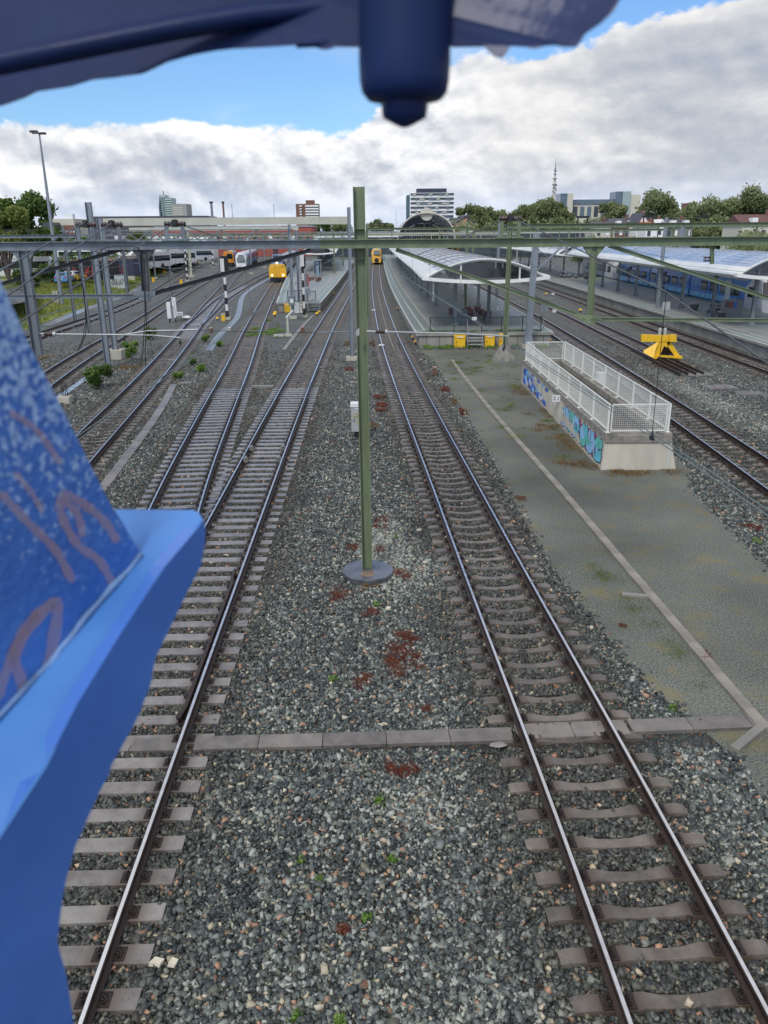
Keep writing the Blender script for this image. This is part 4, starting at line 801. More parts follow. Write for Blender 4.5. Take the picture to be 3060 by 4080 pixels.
for x, y, top, wd, lab in ((27.2, 80, 9.3, .3, 'grey mast standing clear above the terraced houses at right'), (13.5, 96, 9.4, .26, 'grey mast left of the small red roofed house'), (37.5, 104, 8.9, .4, 'thick grey mast in front of the gabled houses at the right edge')):
    hmast('catenary_mast', lab, x, y, top, wd, M_grey)
# ------------------------------------------------------------------ platforms
M_tile = mat('platform_tiles', (.20, .235, .21), .45, 0, .16, .6, .15, 30)
M_tilem = mat('platform_middle', (.22, .235, .22), .45, 0, .18, .25, .1, 30)
M_line = mat('platform_white_line', (.52, .53, .50), .6, 0, .12, 3)
M_tact = mat('platform_pale_band', (.36, .34, .29), .6, 0, .12, 3)
M_pwall = mat('platform_wall', (.30, .285, .25), .85, 0, .22, .9, .2, 20, streak=True)
ZP = .93
def platform(name, label, xl, xr, y0, y1, end=True):
    t = thing(name, label, 'platform', ((xl(y0)+xr(y0))/2, y0, 0)); ys = list(np.arange(y0, y1, 4.0))+[y1]
    lanes = [(0, .13, 1), (.13, .78, 0), (.78, .84, 1), (.84, 1.48, 0), (1.48, 1.66, 2)]
    mb = MB()
    def strip(fx0, fx1, mi, z=ZP):
        vs = []
        for y in ys: vs += [(fx0(y), y, z), (fx1(y), y, z)]
        mb.add(vs, [(2*i, 2*i+1, 2*i+3, 2*i+2) for i in range(len(ys)-1)], mi)
    for a, b, mi in lanes:
        strip(lambda y: xl(y)+a, lambda y: xl(y)+b, mi); strip(lambda y: xr(y)-b, lambda y: xr(y)-a, mi)
    strip(lambda y: xl(y)+1.66, lambda y: xr(y)-1.66, 3)
    mb.build('paving', [M_tile, M_line, M_tact, M_tilem], t)
    for f, s in ((xl, 1), (xr, -1)):
        mb = MB(); prof = [(0, ZP-.002), (0, ZP-.17), (s*.25, ZP-.17), (s*.25, -.05), (s*.6, -.05), (s*.6, ZP-.01)]
        vs = []; n = len(prof)
        for y in ys: vs += [(f(y)+a, y, z) for a, z in prof]
        mb.add(vs, [(i*n+k, i*n+k+1, (i+1)*n+k+1, (i+1)*n+k) for i in range(len(ys)-1) for k in range(n-1)])
        for y in np.arange(y0+1, min(y1, 150), 2.0): mb.box((f(y)+s*.247, y, .36), (.012, .03, .8))
        mb.build('edge_wall', M_pwall, t)
    mb = MB(); a, b = xl(y0), xr(y0)
    if end:
        mb.box(((a+b)/2, y0+.15, .36), (b-a-.5, .3, .82)); mb.box(((a+b)/2, y0+.12, ZP-.09), (b-a, .5, .16))
        for x in np.arange(a+.8, b-.3, .98): mb.box((x, y0-.003, .36), (.025, .02, .78), 0, 1)
        mb.build('end_wall', [M_pwall, M_dark], t)
    return t
p1 = platform('station_platform', 'narrow left platform between the yellow fronted train and the turnout track', lambda y: xat('T4', y)+1.62, lambda y: xat('T5', y)-1.62, 89.5, 235)
p2 = platform('station_platform', 'middle platform under the white arched canopy, with steps at its end', lambda y: xat('T6', y)+1.82, lambda y: xat('T7', y)-1.60, 60.2, 300)
p3 = platform('station_platform', 'right platform with long concrete edge wall and dark planters', lambda y: xat('T9', y)+1.66, lambda y: xat('T10', y)-1.55, 34, 230, False)
# dashed tactile dots
for p, f, y0, y1 in ((p2, lambda y: xat('T6', y)+1.82+.81, 61, 90), (p3, lambda y: xat('T9', y)+1.66+.81, 42, 95)):
    mb = MB()
    for y in np.arange(y0, y1, .5): mb.box((f(y), y, ZP+.004), (.14, .22, .012))
    mb.build('tactile_strip', M_line, p)
# moss tufts and dirt on the platform end come with the plants
def fence(name, label, pts, h, m, group=None, n_=.12, z0=ZP):
    t = thing(name, label, 'fence', (pts[0][0], pts[0][1], z0))
    for a, b in zip(pts[:-1], pts[1:]):
        a = Vector((*a, z0)); b = Vector((*b, z0)); L = (b-a).length; k = int(L/n_)
        mb = MB(); up = Vector((0, 0, 1)); mb.bar(a+up*h, b+up*h, .05, .05); mb.bar(a+up*.12, b+up*.12, .04, .04)
        for i in range(k+1): p = a.lerp(b, i/k); mb.bar(p+up*.12, p+up*h, .018, .018)
        mb.build('railing_panel', m, t)
    for p in pts: MB().bar((*p, z0), (*p, z0+h+.06), .07, .07).build('post', m, t)
    return t
M_fence = mat('fence_black_green', (.018, .032, .026), .5)
def lerp_pts(p, q, n): return [(p[0]+(q[0]-p[0])*i/n, p[1]+(q[1]-p[1])*i/n) for i in range(n+1)]
fence('platform_fence', 'black green railing across the end of the middle platform', [(3.6, 60.7), (5.4, 60.72), (6.35, 60.74)], 1.1, M_fence)
fence('platform_fence', 'black green railing right of the steps on the middle platform', [(7.5, 60.75), (9.0, 60.78), (10.6, 60.8), (12.0, 60.8)], 1.1, M_fence)
fence('platform_fence', 'black railing at the end of the left platform', [(-10.5, 90.2), (-9.7, 90.2), (-8.9, 90.2), (-8.4, 90.2)], 1.2, M_fence)
fence('platform_gate', 'small black gate beside the left platform steps', [(-8.35, 90.25), (-7.4, 90.25)], 1.15, M_fence)
def steps(label, x, y, w_, m=M_alu, n=4):
    t = thing('platform_steps', label, 'steps', (x, y, 0))
    for s in (-1, 1):
        mb = MB(); mb.bar((x+s*w_/2, y-1.05, -.02), (x+s*w_/2, y, ZP+.02), .04, .16); mb.build('stringer', M_grey, t)
    for i in range(n):
        f = (i+1)/(n+.3); MB().box((x, y-1.05*(1-f), ZP*f-.02), (w_, .24, .05)).build('tread', m, t)
    mb = MB(); mb.tube([(x-w_/2, y-.95, .1), (x-w_/2, y-.95, 1.1), (x-w_/2, y, 2.0), (x-w_/2, y+.1, .95)], .02, 6); mb.build('handrail', M_grey, t)
steps('grey metal steps up to the end of the middle platform', 6.9, 60.2, 1.15)
steps('grey metal steps with open treads at the left platform end', -7.55, 89.5, 1.35, M_grey, 5)
def ybox(label, x, y, w_=.8, h=.95, z=-.05, group='yellow boxes under the middle platform edge'):
    t = thing('equipment_box', label, 'box', (x, y, z), group=group)
    MB().box((x, y, z+h*.36), (w_, .45, h*.72)).build('body', M_yel, t); mb = MB(); mb.box((x, y, z+h*.86), (w_+.04, .5, h*.22)); mb.build('lid', M_yel, t)
    MB().box((x, y-.252, z+h*.84), (w_*.6, .01, .07)).build('name_plate', M_white, t); MB().box((x-w_*.33, y-.235, z+h*.45), (.05, .03, .14)).build('lock', M_black, t)
ybox('yellow lidded box left of the platform steps, with a white strip', 5.75, 59.6)
ybox('yellow lidded box right of the platform steps', 8.0, 59.75, .7)
ybox('narrow yellow box behind the foot of the green mast', 8.95, 59.75, .45, 1.0)
ybox('yellow box under the left platform end, left of the masts', -10.3, 89.0, .9, .95, group='yellow boxes under the left platform end')
ybox('yellow box under the left platform end, right of the masts', -9.0, 89.0, .9, .95, group='yellow boxes under the left platform end')
# ------------------------------------------------------------------ canopies
M_shell = mat('canopy_white_shell', (.62, .63, .60), .4, 0, .08, .4)
M_pane = mat('canopy_glazing', (.62, .66, .72), .2, 0, .12, .25, spec=.7, alpha=.6)
M_seam = mat('canopy_seam', (.22, .23, .25), .5)
M_soff = mat('canopy_underside', (.52, .52, .50), .7, 0, .1, .5)
M_colg = mat('canopy_column_grey', (.20, .22, .235), .5, .2, .15, 3)
def canopy(label, cx, y0, y1, hw, ze, za, step=4.0, blue=False, cols=(), lamps=True):
    t = thing('platform_canopy', label, 'canopy', (cx(y0), y0, ZP)); ys = list(np.arange(y0, y1, step))+[y1]; N_ = 24
    sec = [(-hw*math.cos(math.pi*k/N_), ze+(za-ze)*(1-math.cos(math.pi*k/N_)**2)) for k in range(N_+1)]
    mb = MB(); vs = []
    for y in ys: vs += [(cx(y)+a, y, z) for a, z in sec]
    n = N_+1; fs = []; mi = []
    for i in range(len(ys)-1):
        for k in range(N_): fs.append((i*n+k, (i+1)*n+k, (i+1)*n+k+1, i*n+k+1)); mi.append(0 if k < 5 or k > 14 else 1)
    o = len(mb.v); mb.v += vs; mb.f += [list(f) for f in fs]; mb.m += mi; mb.sm += [True]*len(fs)
    sh = mb.build('roof_shell', [M_shell, mat('canopy_sky_tint_glazing', (.50, .60, .78), .2, 0, .15, .2, alpha=.6) if blue else M_pane], t)  # right canopy: reflected sky painted into the glazing as a blue tint
    md = sh.modifiers.new('thick', 'SOLIDIFY'); md.thickness = .10; md.offset = -1
    mb = MB()
    for j, y in enumerate(np.arange(y0+1.2, y1, 6.0)):
        mb.tube([(cx(y)+a, y, z+.03) for a, z in sec[5:16]], .035, 4, smooth=False)
    for k in range(6, 14, 1):       # long ribs of the glazing
        for y in np.arange(y0+1.6, min(y1, y0+90), 6.0):
            a, z = sec[k]; a2 = (sec[k][0]+sec[k+1][0])/2; z2 = (sec[k][1]+sec[k+1][1])/2
            for aa, zz in ((a, z),): mb.bar((cx(y)+aa, y, zz+.035), (cx(y+5.2)+aa, y+5.2, zz+.035), .022, .02)
    mb.build('glazing_bars', M_seam if not blue else mat('glazing_bar_grey', (.35, .38, .43), .5), t)
    # eaves gutters
    for s in (-1, 1):
        mb = MB(); prof = [(s*(hw-.15), ze+.12), (s*(hw+.35), ze+.16), (s*(hw+.42), ze+.02), (s*(hw+.1), ze-.22), (s*(hw-.5), ze-.18)]
        if s > 0: prof = prof[::-1]
        mb.sweep([(cx(y), y, 0) for y in ys], prof); mb.build('gutter', M_shell, t)
    # lower ceiling, hollow towards the middle, behind the front only
    mb = MB(); vs = []; yall = ys; ys = [y0, y0+4, y0+8, y0+12]
    low = [(a, ze-.06-.30*(1-(a/hw)**2)) for a, z in sec]
    for y in ys: vs += [(cx(y)+a, y, z) for a, z in low]
    mb.add(vs, [(i*n+k, i*n+k+1, (i+1)*n+k+1, (i+1)*n+k) for i in range(len(ys)-1) for k in range(N_)], 0, True); so = mb.build('ceiling', M_soff, t); md = so.modifiers.new('thick', 'SOLIDIFY'); md.thickness = .05
    # front rims
    ys = yall; x0 = cx(y0); mb = MB(); mb.tube([(x0+a, y0-.05, z+.03) for a, z in sec], .075, 8); mb.build('front_arch', M_shell, t)
    mb = MB(); vs = []
    for a, z in low:
        e = 1.07; vs += [(x0+a*e, y0-.22, z+.20), (x0+a*e, y0-.30, z-.06), (x0+a*e, y0+.06, z-.10), (x0+a*e, y0+.10, z+.16)]
    mb.add(vs, [(4*i+k, 4*i+(k+1) % 4, 4*i+4+(k+1) % 4, 4*i+4+k) for i in range(N_) for k in range(4)]+[(0, 1, 2, 3), (len(vs)-1, len(vs)-2, len(vs)-3, len(vs)-4)]); mb.build('front_beam', M_shell, t)
    mb = MB()
    for k in range(14, 22):
        a, z = sec[k]; mb.bar((x0+a, y0+3.2, low[k][1]+.9), (x0+a, y0+3.2, z-.1), .08, .08)
    mb.build('ceiling_ladder', M_shell, t)
    mb = MB(); mb.box((x0+.2, y0+7, ze+.25), (hw*1.1, .15, 1.15)); mb.build('inner_screen', mat('inner_screen_dark', (.26, .28, .31), .6), t)
    for a in (-1.9, 2.6): MB().bar((x0+a, y0+.1, ze-.55), (x0+a, y0+.1, za-.35 if a < 0 else za-.5), .12, .12).build('front_strut', M_shell, t)
    for x, y in cols:
        mb = MB(); mb.ibeam((cx(y)+x, y, ZP), (cx(y)+x, y, ze+.4), .28, .26, .03, .03); mb.box((cx(y)+x, y, ZP+.12), (.5, .5, .24)); mb.build('column', M_colg, t)
    for a in (-hw+.6, hw-.7):
        if lamps: mb = MB(); mb.bar((x0+a, y0+.5, ze-1.2), (x0+a, y0+.5, ze-.2), .10, .10); mb.build('hanger', M_shell, t); MB().bar((x0+a, y0+.5, ze-1.75), (x0+a, y0+.5, ze-1.2), .22, .2).build('lamp_box', M_colg, t)
    return t
c2 = lambda y: float(np.interp(y, [60, 62, 80, 100, 130, 180, 300], [7.85, 7.9, 7.8, 7.5, 7.1, 6.6, 6.0]))
canopy('white arched canopy with glazed strips over the middle platform', c2, 62.5, 260, 4.55, 4.80, 6.12, cols=[(-2.0, 65.5), (-1.4, 72), (1.6, 72), (1.2, 69)]+[(s*2.2, y) for y in range(84, 240, 12) for s in (-1, 1)])
c3 = lambda y: float(np.interp(y, [30, 60, 72, 100, 140, 200, 260], [30.9, 31.0, 31.2, 32.0, 32.9, 33.0, 32.5]))
canopy('long canopy with sky tinted glass roof and white rim over the right platform', c3, 61.5, 128, 4.2, 4.9, 6.4, blue=True, cols=[(-1.9, y) for y in np.arange(63.5, 128, 8.2)], lamps=False)
canopy('farther grey white canopy over the right platform, before the yellow trains', c3, 134, 215, 4.3, 4.7, 6.2, cols=[(0, y) for y in np.arange(137, 215, 12)], lamps=False)
c1 = lambda y: (xat('T4', y)+xat('T5', y))/2
canopy('far white canopy over the left platform', c1, 165, 232, 3.4, 4.6, 5.8, cols=[(0, y) for y in np.arange(168, 230, 10)], lamps=False)
canopy('far white canopy beyond the platform of the orange fronted train', lambda y: -31.5-(y-240)*.1, 236, 300, 4.5, 5.0, 6.4, cols=[(0, y) for y in np.arange(240, 300, 12)], lamps=False)
# ------------------------------------------------------------------ platform furniture
M_pot = mat('planter_brown', (.15, .10, .09), .7, 0, .25, 5); M_potrim = mat('planter_rim', (.26, .14, .11), .7)
M_potg = mat('planter_grey', (.075, .075, .078), .7, 0, .25, 5); M_soil = mat('planter_soil', (.05, .035, .03), .9)
def planter(x, y, r, h, label, grp, grey=False):
    t = thing('planter', label, 'planter', (x, y, ZP), group=grp)
    mb = MB(); mb.lathe((x, y, ZP), [(r*.78, 0), (r, h-.1), (r, h-.09)], 18); mb.build('pot', M_potg if grey else M_pot, t)
    mb = MB(); mb.lathe((x, y, ZP), [(r*.9, h-.12), (r*1.08, h-.12), (r*1.1, h), (r*.92, h+.01), (r*.9, h-.06), (.01, h-.05)], 18, smooth=False); mb.build('rim', M_potrim if not grey else mat('planter_rim_grey', (.3, .28, .28), .7), t)
def pot_at(px, py, w_px, h_px, label, grp, grey=False):
    v = gp(px, py, ZP); s = v.y*math.cos(TH)+(CZ-ZP)*math.sin(TH); planter(v.x, v.y, w_px/2*s/FPX, h_px*s/FPX*.95, label, grp, grey)
g2, g3, g1 = 'planters on the middle platform', 'planters on the right platform', 'planters on the left platform'
for a in ((1795, 1252, 18, 26, 'brown pot half hidden behind the leftmost planter of the middle platform'), (1802, 1254, 20, 30, 'leftmost brown pot on the middle platform'), (1862, 1248, 24, 26, 'low brown pot left of the tall ones by the canopy column'), (1871, 1256, 28, 26, 'brown pot in front of the low ones, near the fence'), (1873, 1266, 28, 26, 'brown pot nearest the grey bin on the middle platform'), (1902, 1242, 26, 22, 'brown pot standing farthest back in the middle group'), (1917, 1254, 26, 22, 'brown pot between the back one and the biggest one'), (1939, 1274, 38, 34, 'biggest brown pot beside the fence of the middle platform')): pot_at(a[0], a[1], a[2], a[3], a[4], g2)
for a in ((2764, 1236, 36, 30, 'single dark pot standing alone on the right platform'), (2838, 1222, 22, 16, 'small dark pot at the back left of the right cluster'), (2829, 1252, 28, 24, 'leftmost front pot of the right cluster'), (2861, 1246, 26, 24, 'pot in the middle of the right cluster'), (2869, 1222, 24, 12, 'low pot farthest back in the right cluster'), (2890, 1236, 26, 22, 'dark pot left of the grey vending cabinet'), (2874, 1264, 32, 26, 'front centre pot of the right cluster'), (2895, 1256, 18, 24, 'narrow pot touching the grey vending cabinet'), (2236, 1106, 12, 12, 'leftmost small pot of the far row on the right platform'), (2250, 1108, 12, 13, 'second small pot of the far row'), (2268, 1108, 12, 13, 'third small pot of the far row'), (2294, 1110, 12, 14, 'fourth small pot of the far row'), (2308, 1104, 12, 10, 'fifth small pot of the far row'), (2335, 1112, 20, 16, 'large pot at the right end of the far row')): pot_at(a[0], a[1], a[2], a[3], a[4], g3, True)
for a in ((1232, 1120, 16, 16, 'left brown bowl planter on the left platform'), (1246, 1116, 14, 14, 'brown bowl planter behind the left one'), (1265, 1122, 20, 18, 'right hand square brown planter on the left platform'), (1277, 1118, 10, 14, 'brown planter half hidden by the square one')): pot_at(a[0], a[1], a[2], a[3], a[4], g1)
def sign(label, px, py, zbase, h, w_px, h_px, face, pole=M_grey, mark=None, double=False, y=None):
    v = gp(px, py, zbase); s = v.y*math.cos(TH)+(CZ-zbase)*math.sin(TH); W_, H_ = w_px*s/FPX, h_px*s/FPX
    t = thing('sign', label, 'sign', (v.x, v.y, zbase)); MB().bar((v.x, v.y, zbase), (v.x, v.y, zbase+h), .06, .06).build('pole', pole, t)
    for dx in ((-W_*.55, W_*.55) if double else (0,)):
        MB().box((v.x+dx, v.y-.05, zbase+h-H_/2), (W_, .04, H_)).build('panel', face, t)
    if mark:
        mb = MB(); c = (v.x, v.y-.075, zbase+h-H_/2); mark(mb, c, W_, H_); mb.build('symbol', M_black, t)
    return t
def walker(mb, c, W_, H_):
    mb.lathe((c[0], c[1], c[2]+H_*.25), [(W_*.07, -.004), (W_*.07, .004)], 8, axis='Y'); mb.bar((c[0], c[1], c[2]+H_*.15), (c[0]+W_*.02, c[1], c[2]-H_*.08), W_*.1, .008, up=(0, 1, 0))
    for a, b in (((.02, -.08), (.16, -.33)), ((.02, -.08), (-.14, -.33)), ((0, .12), (.2, -.02)), ((0, .12), (-.18, 0))): mb.bar((c[0]+a[0]*W_, c[1], c[2]+a[1]*H_), (c[0]+b[0]*W_, c[1], c[2]+b[1]*H_), W_*.06, .008, up=(0, 1, 0))
sign('small white sign with a walking figure on the middle platform', 1988, 1292, ZP, 1.5, 20, 19, M_white, mark=walker)
sign('blank grey double sign panel on a thin pole right of the box mast', 2162, 1358, -.05, 2.9, 13, 32, M_grey, double=True)
sign('grey double sign with dark rims at the right platform edge', 2645, 1300, .5, 2.0, 14, 30, mat('sign_grey', (.4, .42, .4), .5), double=True)
sign('grey double sign back on the left platform end', 1228, 1205, ZP, 1.5, 9, 26, M_grey, double=True)
mb = MB(); v = gp(1913, 1288, ZP); t = thing('platform_number_sign', 'small white plate with the number 11 on the middle platform fence', 'sign', (5.95, 60.55, ZP+1.0))
MB().box((6.9, 60.55, ZP+1.02), (.36, .03, .24)).build('panel', M_white, t)
text_mesh('number', '1 1', .2, M_black, t, (.95, -.02, .02), (R(90), 0, 0))
def shelter(px, py, w_, d_, h, label):
    v = gp(px, py, ZP); t = thing('platform_shelter', label, 'shelter', (v.x, v.y, ZP)); m = mat('shelter_glass', (.16, .22, .2), .1, 0, alpha=.55)
    mb = MB(); 
    for a, b in ((-w_/2, 0), (w_/2, 0), (-w_/2, d_), (w_/2, d_)): mb.bar((v.x+a, v.y+b, ZP), (v.x+a, v.y+b, ZP+h), .09, .09)
    mb.box((v.x, v.y+d_/2, ZP+h+.05), (w_+.3, d_+.4, .12)); mb.build('frame', M_grey, t)
    mb = MB(); mb.box((v.x-w_/2, v.y+d_/2, ZP+h*.5), (.02, d_-.1, h*.85)); mb.box((v.x+w_/2, v.y+d_/2, ZP+h*.5), (.02, d_-.1, h*.85)); mb.box((v.x, v.y+d_, ZP+h*.5), (w_-.1, .02, h*.85)); mb.build('pane', m, t)
shelter(1265, 1098, 1.2, 3.0, 2.6, 'glass shelter with a grey frame on the left platform')
shelter(1300, 1068, 2.6, 3.0, 2.8, 'glass waiting room behind the blue sign on the left platform')
def infobox(px, py, zb, dims, m, label, name='information_board', cat='board', parts=()):
    v = gp(px, py, zb); t = thing(name, label, cat, (v.x, v.y, zb)); MB().box((v.x, v.y, zb+dims[3]+dims[2]/2), dims[:3]).build('cabinet', m, t)
    if dims[3] > .05:
        mb = MB(); mb.bar((v.x-dims[0]*.35, v.y, zb), (v.x-dims[0]*.35, v.y, zb+dims[3]), .08); mb.bar((v.x+dims[0]*.35, v.y, zb), (v.x+dims[0]*.35, v.y, zb+dims[3]), .08); mb.build('legs', M_grey, t)
    for dx, dz, a, b, mm in parts: MB().box((v.x+dx, v.y-dims[1]/2-.01, zb+dims[3]+dz), (a, .03, b), 0).build('panel', mm, t)
    return t
M_bsign = mat('sign_blue', (.02, .05, .25), .4)
infobox(1311, 1058, ZP, (3.0, .2, 1.3, 1.6), M_bsign, 'blue departure board with a white round clock on the left platform', parts=((-1.2, .65, .8, 1.1, M_white),))
infobox(1222, 1142, ZP, (.5, .5, 1.8, 0), mat('board_grey_violet', (.16, .13, .15), .5), 'dark information pillar with a red stripe on the left platform', parts=((.34, .9, .12, 1.5, mat('red_panel', (.5, .03, .03), .5)),))
infobox(1266, 1105, ZP, (.5, .3, 2.5, 0), mat('board_blue_grey', (.22, .28, .34), .4), 'tall pale blue information pillar on the left platform', parts=((0, 2.2, .35, .3, M_bsign),))
infobox(2910, 1262, ZP, (1.7, .6, 1.45, 0), mat('vending_grey', (.22, .22, .23), .5), 'grey vending cabinet with brown, red and blue panels on the right platform', 'vending_cabinet', 'cabinet', parts=((-.55, 1.05, .3, .5, M_pot), (-.2, 1.05, .3, .5, mat('panel_red', (.3, .06, .05), .5)), (.15, 1.05, .3, .5, mat('panel_blue', (.05, .16, .5), .5))))
infobox(1843, 1285, ZP, (.55, .6, 1.1, 0), M_greyb, 'grey bin standing by the planters of the middle platform', 'litter_bin', 'bin', parts=((0, .85, .3, .12, M_black),))
# people far down the platforms
def person(px, py, zb, label, top, legs):
    v = gp(px, py, zb); t = thing('person', label, 'person', v); me = bpy.data.meshes.new('body')
    J = [((0, 0, .95), .15), ((0, 0, 1.2), .15), ((0, 0, 1.42), .17), ((0, 0, 1.54), .06), ((0, -.01, 1.66), .10), ((0, -.01, 1.76), .07), ((.19, 0, 1.40), .055), ((.25, .02, 1.12), .045), ((.24, -.05, .88), .035), ((-.19, 0, 1.40), .055), ((-.25, .02, 1.12), .045), ((-.24, -.05, .88), .035), ((.10, 0, .88), .10), ((.12, -.03, .48), .065), ((.13, .05, .07), .05), ((.13, -.12, .04), .04), ((-.10, 0, .88), .10), ((-.12, .06, .48), .065), ((-.13, .14, .09), .05), ((-.13, 0, .04), .04)]
    E_ = [(0, 1), (1, 2), (2, 3), (3, 4), (4, 5), (2, 6), (6, 7), (7, 8), (2, 9), (9, 10), (10, 11), (0, 12), (12, 13), (13, 14), (14, 15), (0, 16), (16, 17), (17, 18), (18, 19)]
    me.from_pydata([j[0] for j in J], E_, []); o = bpy.data.objects.new('body', me); C.objects.link(o); o.parent = t; o.modifiers.new('skin', 'SKIN'); s = o.modifiers.new('sub', 'SUBSURF'); s.levels = 1; s.render_levels = 1
    for i, j in enumerate(J): me.skin_vertices[0].data[i].radius = (j[1], j[1]*.8)
    me.skin_vertices[0].data[0].use_root = True
    me.materials.append(top)
for a in ((1378, 1018, ZP, 'person in dark blue walking on the far left platform', mat('cloth_blue', (.02, .03, .08), .9)), (1561, 1022, ZP, 'person in dark clothes standing left on the middle platform', mat('cloth_dark', (.02, .02, .025), .9)), (1345, 1012, ZP, 'person in grey far down the left platform', mat('cloth_grey', (.12, .12, .13), .9))): person(a[0], a[1], a[2], a[3], a[4], None)
# ------------------------------------------------------------------ staircase pit with white mesh railing
pit = thing('staircase_pit', 'concrete walled staircase pit with white mesh railing, graffiti and a 3.1 plate', 'pit', (9.1, 27, 0))
X0, X1, Y0, Y1, ZT = 7.93, 10.28, 27.3, 44.6, 1.18
M_pitc = mat('pit_concrete_pale', (.46, .42, .34), .8, 0, .16, 1.1, .25, 14, streak=True)  # outer wall concrete, paler than the coping and inner wall
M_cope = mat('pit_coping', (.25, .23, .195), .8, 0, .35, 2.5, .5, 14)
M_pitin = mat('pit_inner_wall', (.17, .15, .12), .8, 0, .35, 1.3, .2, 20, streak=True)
mb = MB(); zt = ZT-.18; fl = .22      # battered outer walls
mb.add([(X0-fl*.6, Y0-fl, -.06), (X1+fl, Y0-fl, -.06), (X1, Y0, zt), (X0, Y0, zt)], [(0, 1, 2, 3)])
mb.add([(X0-fl*.6, Y0-fl, -.06), (X0, Y0, zt), (X0, Y1, zt), (X0-.05, Y1+.1, -.06)], [(0, 1, 2, 3)])
mb.add([(X1+fl, Y0-fl, -.06), (X1, Y0, zt), (X1, Y1, zt), (X1+.1, Y1+.1, -.06)], [(0, 1, 2, 3)])
mb.add([(X0-.05, Y1+.1, -.06), (X1+.1, Y1+.1, -.06), (X1, Y1, zt), (X0, Y1, zt)], [(0, 1, 2, 3)])
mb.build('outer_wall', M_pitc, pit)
cw = .30
mb = MB()
for c, d in ((((X0+cw/2), (Y0+Y1)/2), (cw, Y1-Y0)), (((X1-cw/2), (Y0+Y1)/2), (cw, Y1-Y0)), (((X0+X1)/2, Y1-cw/2), (X1-X0-2*cw, cw))): mb.box((c[0], c[1], ZT-.06), (d[0]+.04, d[1]+.04, .25))
mb.box(((X0+X1)/2, Y0+.45, ZT-.10), (X1-X0+.03, .95, .17)); mb.box((X0+.2, Y0+.22, ZT-.06), (.42, .42, .27)); mb.box((X1-.2, Y0+.22, ZT-.06), (.42, .42, .27))
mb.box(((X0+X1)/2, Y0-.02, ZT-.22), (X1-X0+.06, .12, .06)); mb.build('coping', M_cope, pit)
mb = MB(); a, b, c, d = X0+cw, X1-cw, Y0+.92, Y1-cw
mb.add([(a, c, ZT), (a, d, ZT), (a, d, -.04), (a, c, -.04)], [(0, 1, 2, 3)]); mb.add([(b, c, ZT), (b, d, ZT), (b, d, -.04), (b, c, -.04)], [(0, 1, 2, 3)])
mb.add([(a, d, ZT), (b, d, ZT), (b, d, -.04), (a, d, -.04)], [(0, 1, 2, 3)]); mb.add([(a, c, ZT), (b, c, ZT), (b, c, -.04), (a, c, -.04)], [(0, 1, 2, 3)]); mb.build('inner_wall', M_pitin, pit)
mb = MB(); mb.box(((a+b)/2, (c+d)/2, -.025), (b-a, d-c, .02)); 
for i in range(16): mb.box(((a+b)/2, d-1-i*.5, .86-i*.055), (b-a, .5, .06))
mb.build('stairs', mat('pit_stair', (.20, .15, .10), .85, 0, .3, 2), pit)
M_rail_w = mat('railing_white', (.72, .72, .66), .5, 0, .05, 3)
def mesh_panel(p, q, z0, z1, cell=.07):
    p = Vector((*p, 0)); q = Vector((*q, 0)); L = (q-p).length; mb = MB(); up = Vector((0, 0, 1))
    for z in (z0, z1): mb.bar(p+up*z, q+up*z, .045, .045)
    for e in (p, q): mb.bar(e+up*z0, e+up*z1, .045, .045)
    n = int((z1-z0)/cell)
    for i in range(1, n): mb.bar(p+up*(z0+i*(z1-z0)/n), q+up*(z0+i*(z1-z0)/n), .008, .008)
    n = int(L/cell)
    for i in range(1, n): e = p.lerp(q, i/n); mb.bar(e+up*z0, e+up*z1, .008, .008)
    return mb.build('mesh_panel', M_rail_w, pit)
Z0, Z1 = ZT+.16, ZT+1.08
def rposts(p, q, n):
    for i in range(n+1):
        x = p[0]+(q[0]-p[0])*i/n; y = p[1]+(q[1]-p[1])*i/n
        mb = MB(); mb.bar((x, y, ZT+.0), (x, y, Z1+.02), .07, .07); mb.box((x, y, ZT+.075), (.17, .17, .02)); mb.build('railing_post', M_rail_w, pit)
for x, s in ((X0+.10, 1), (X1-.10, -1)):
    n = 8; rposts((x, Y0+.18), (x, Y1-.15), n)
    for i in range(n):
        ya = Y0+.18+(Y1-.33-Y0)*i/n; yb = Y0+.18+(Y1-.33-Y0)*(i+1)/n; mesh_panel((x, ya+.06), (x, yb-.06), Z0, Z1)
mesh_panel((X0+.20, Y0+.14), (X1-.20, Y0+.14), Z0-.02, Z1); mesh_panel((X0+.20, Y1-.15), (X1-.20, Y1-.15), Z0, Z1)
MB().bar((X1+.02, Y0-.02, ZT-.25), (X1-.12, Y0-fl*1.05, -.03), .05, .03).build('drain_pipe', mat('drain_grey', (.42, .44, .42), .6), pit)
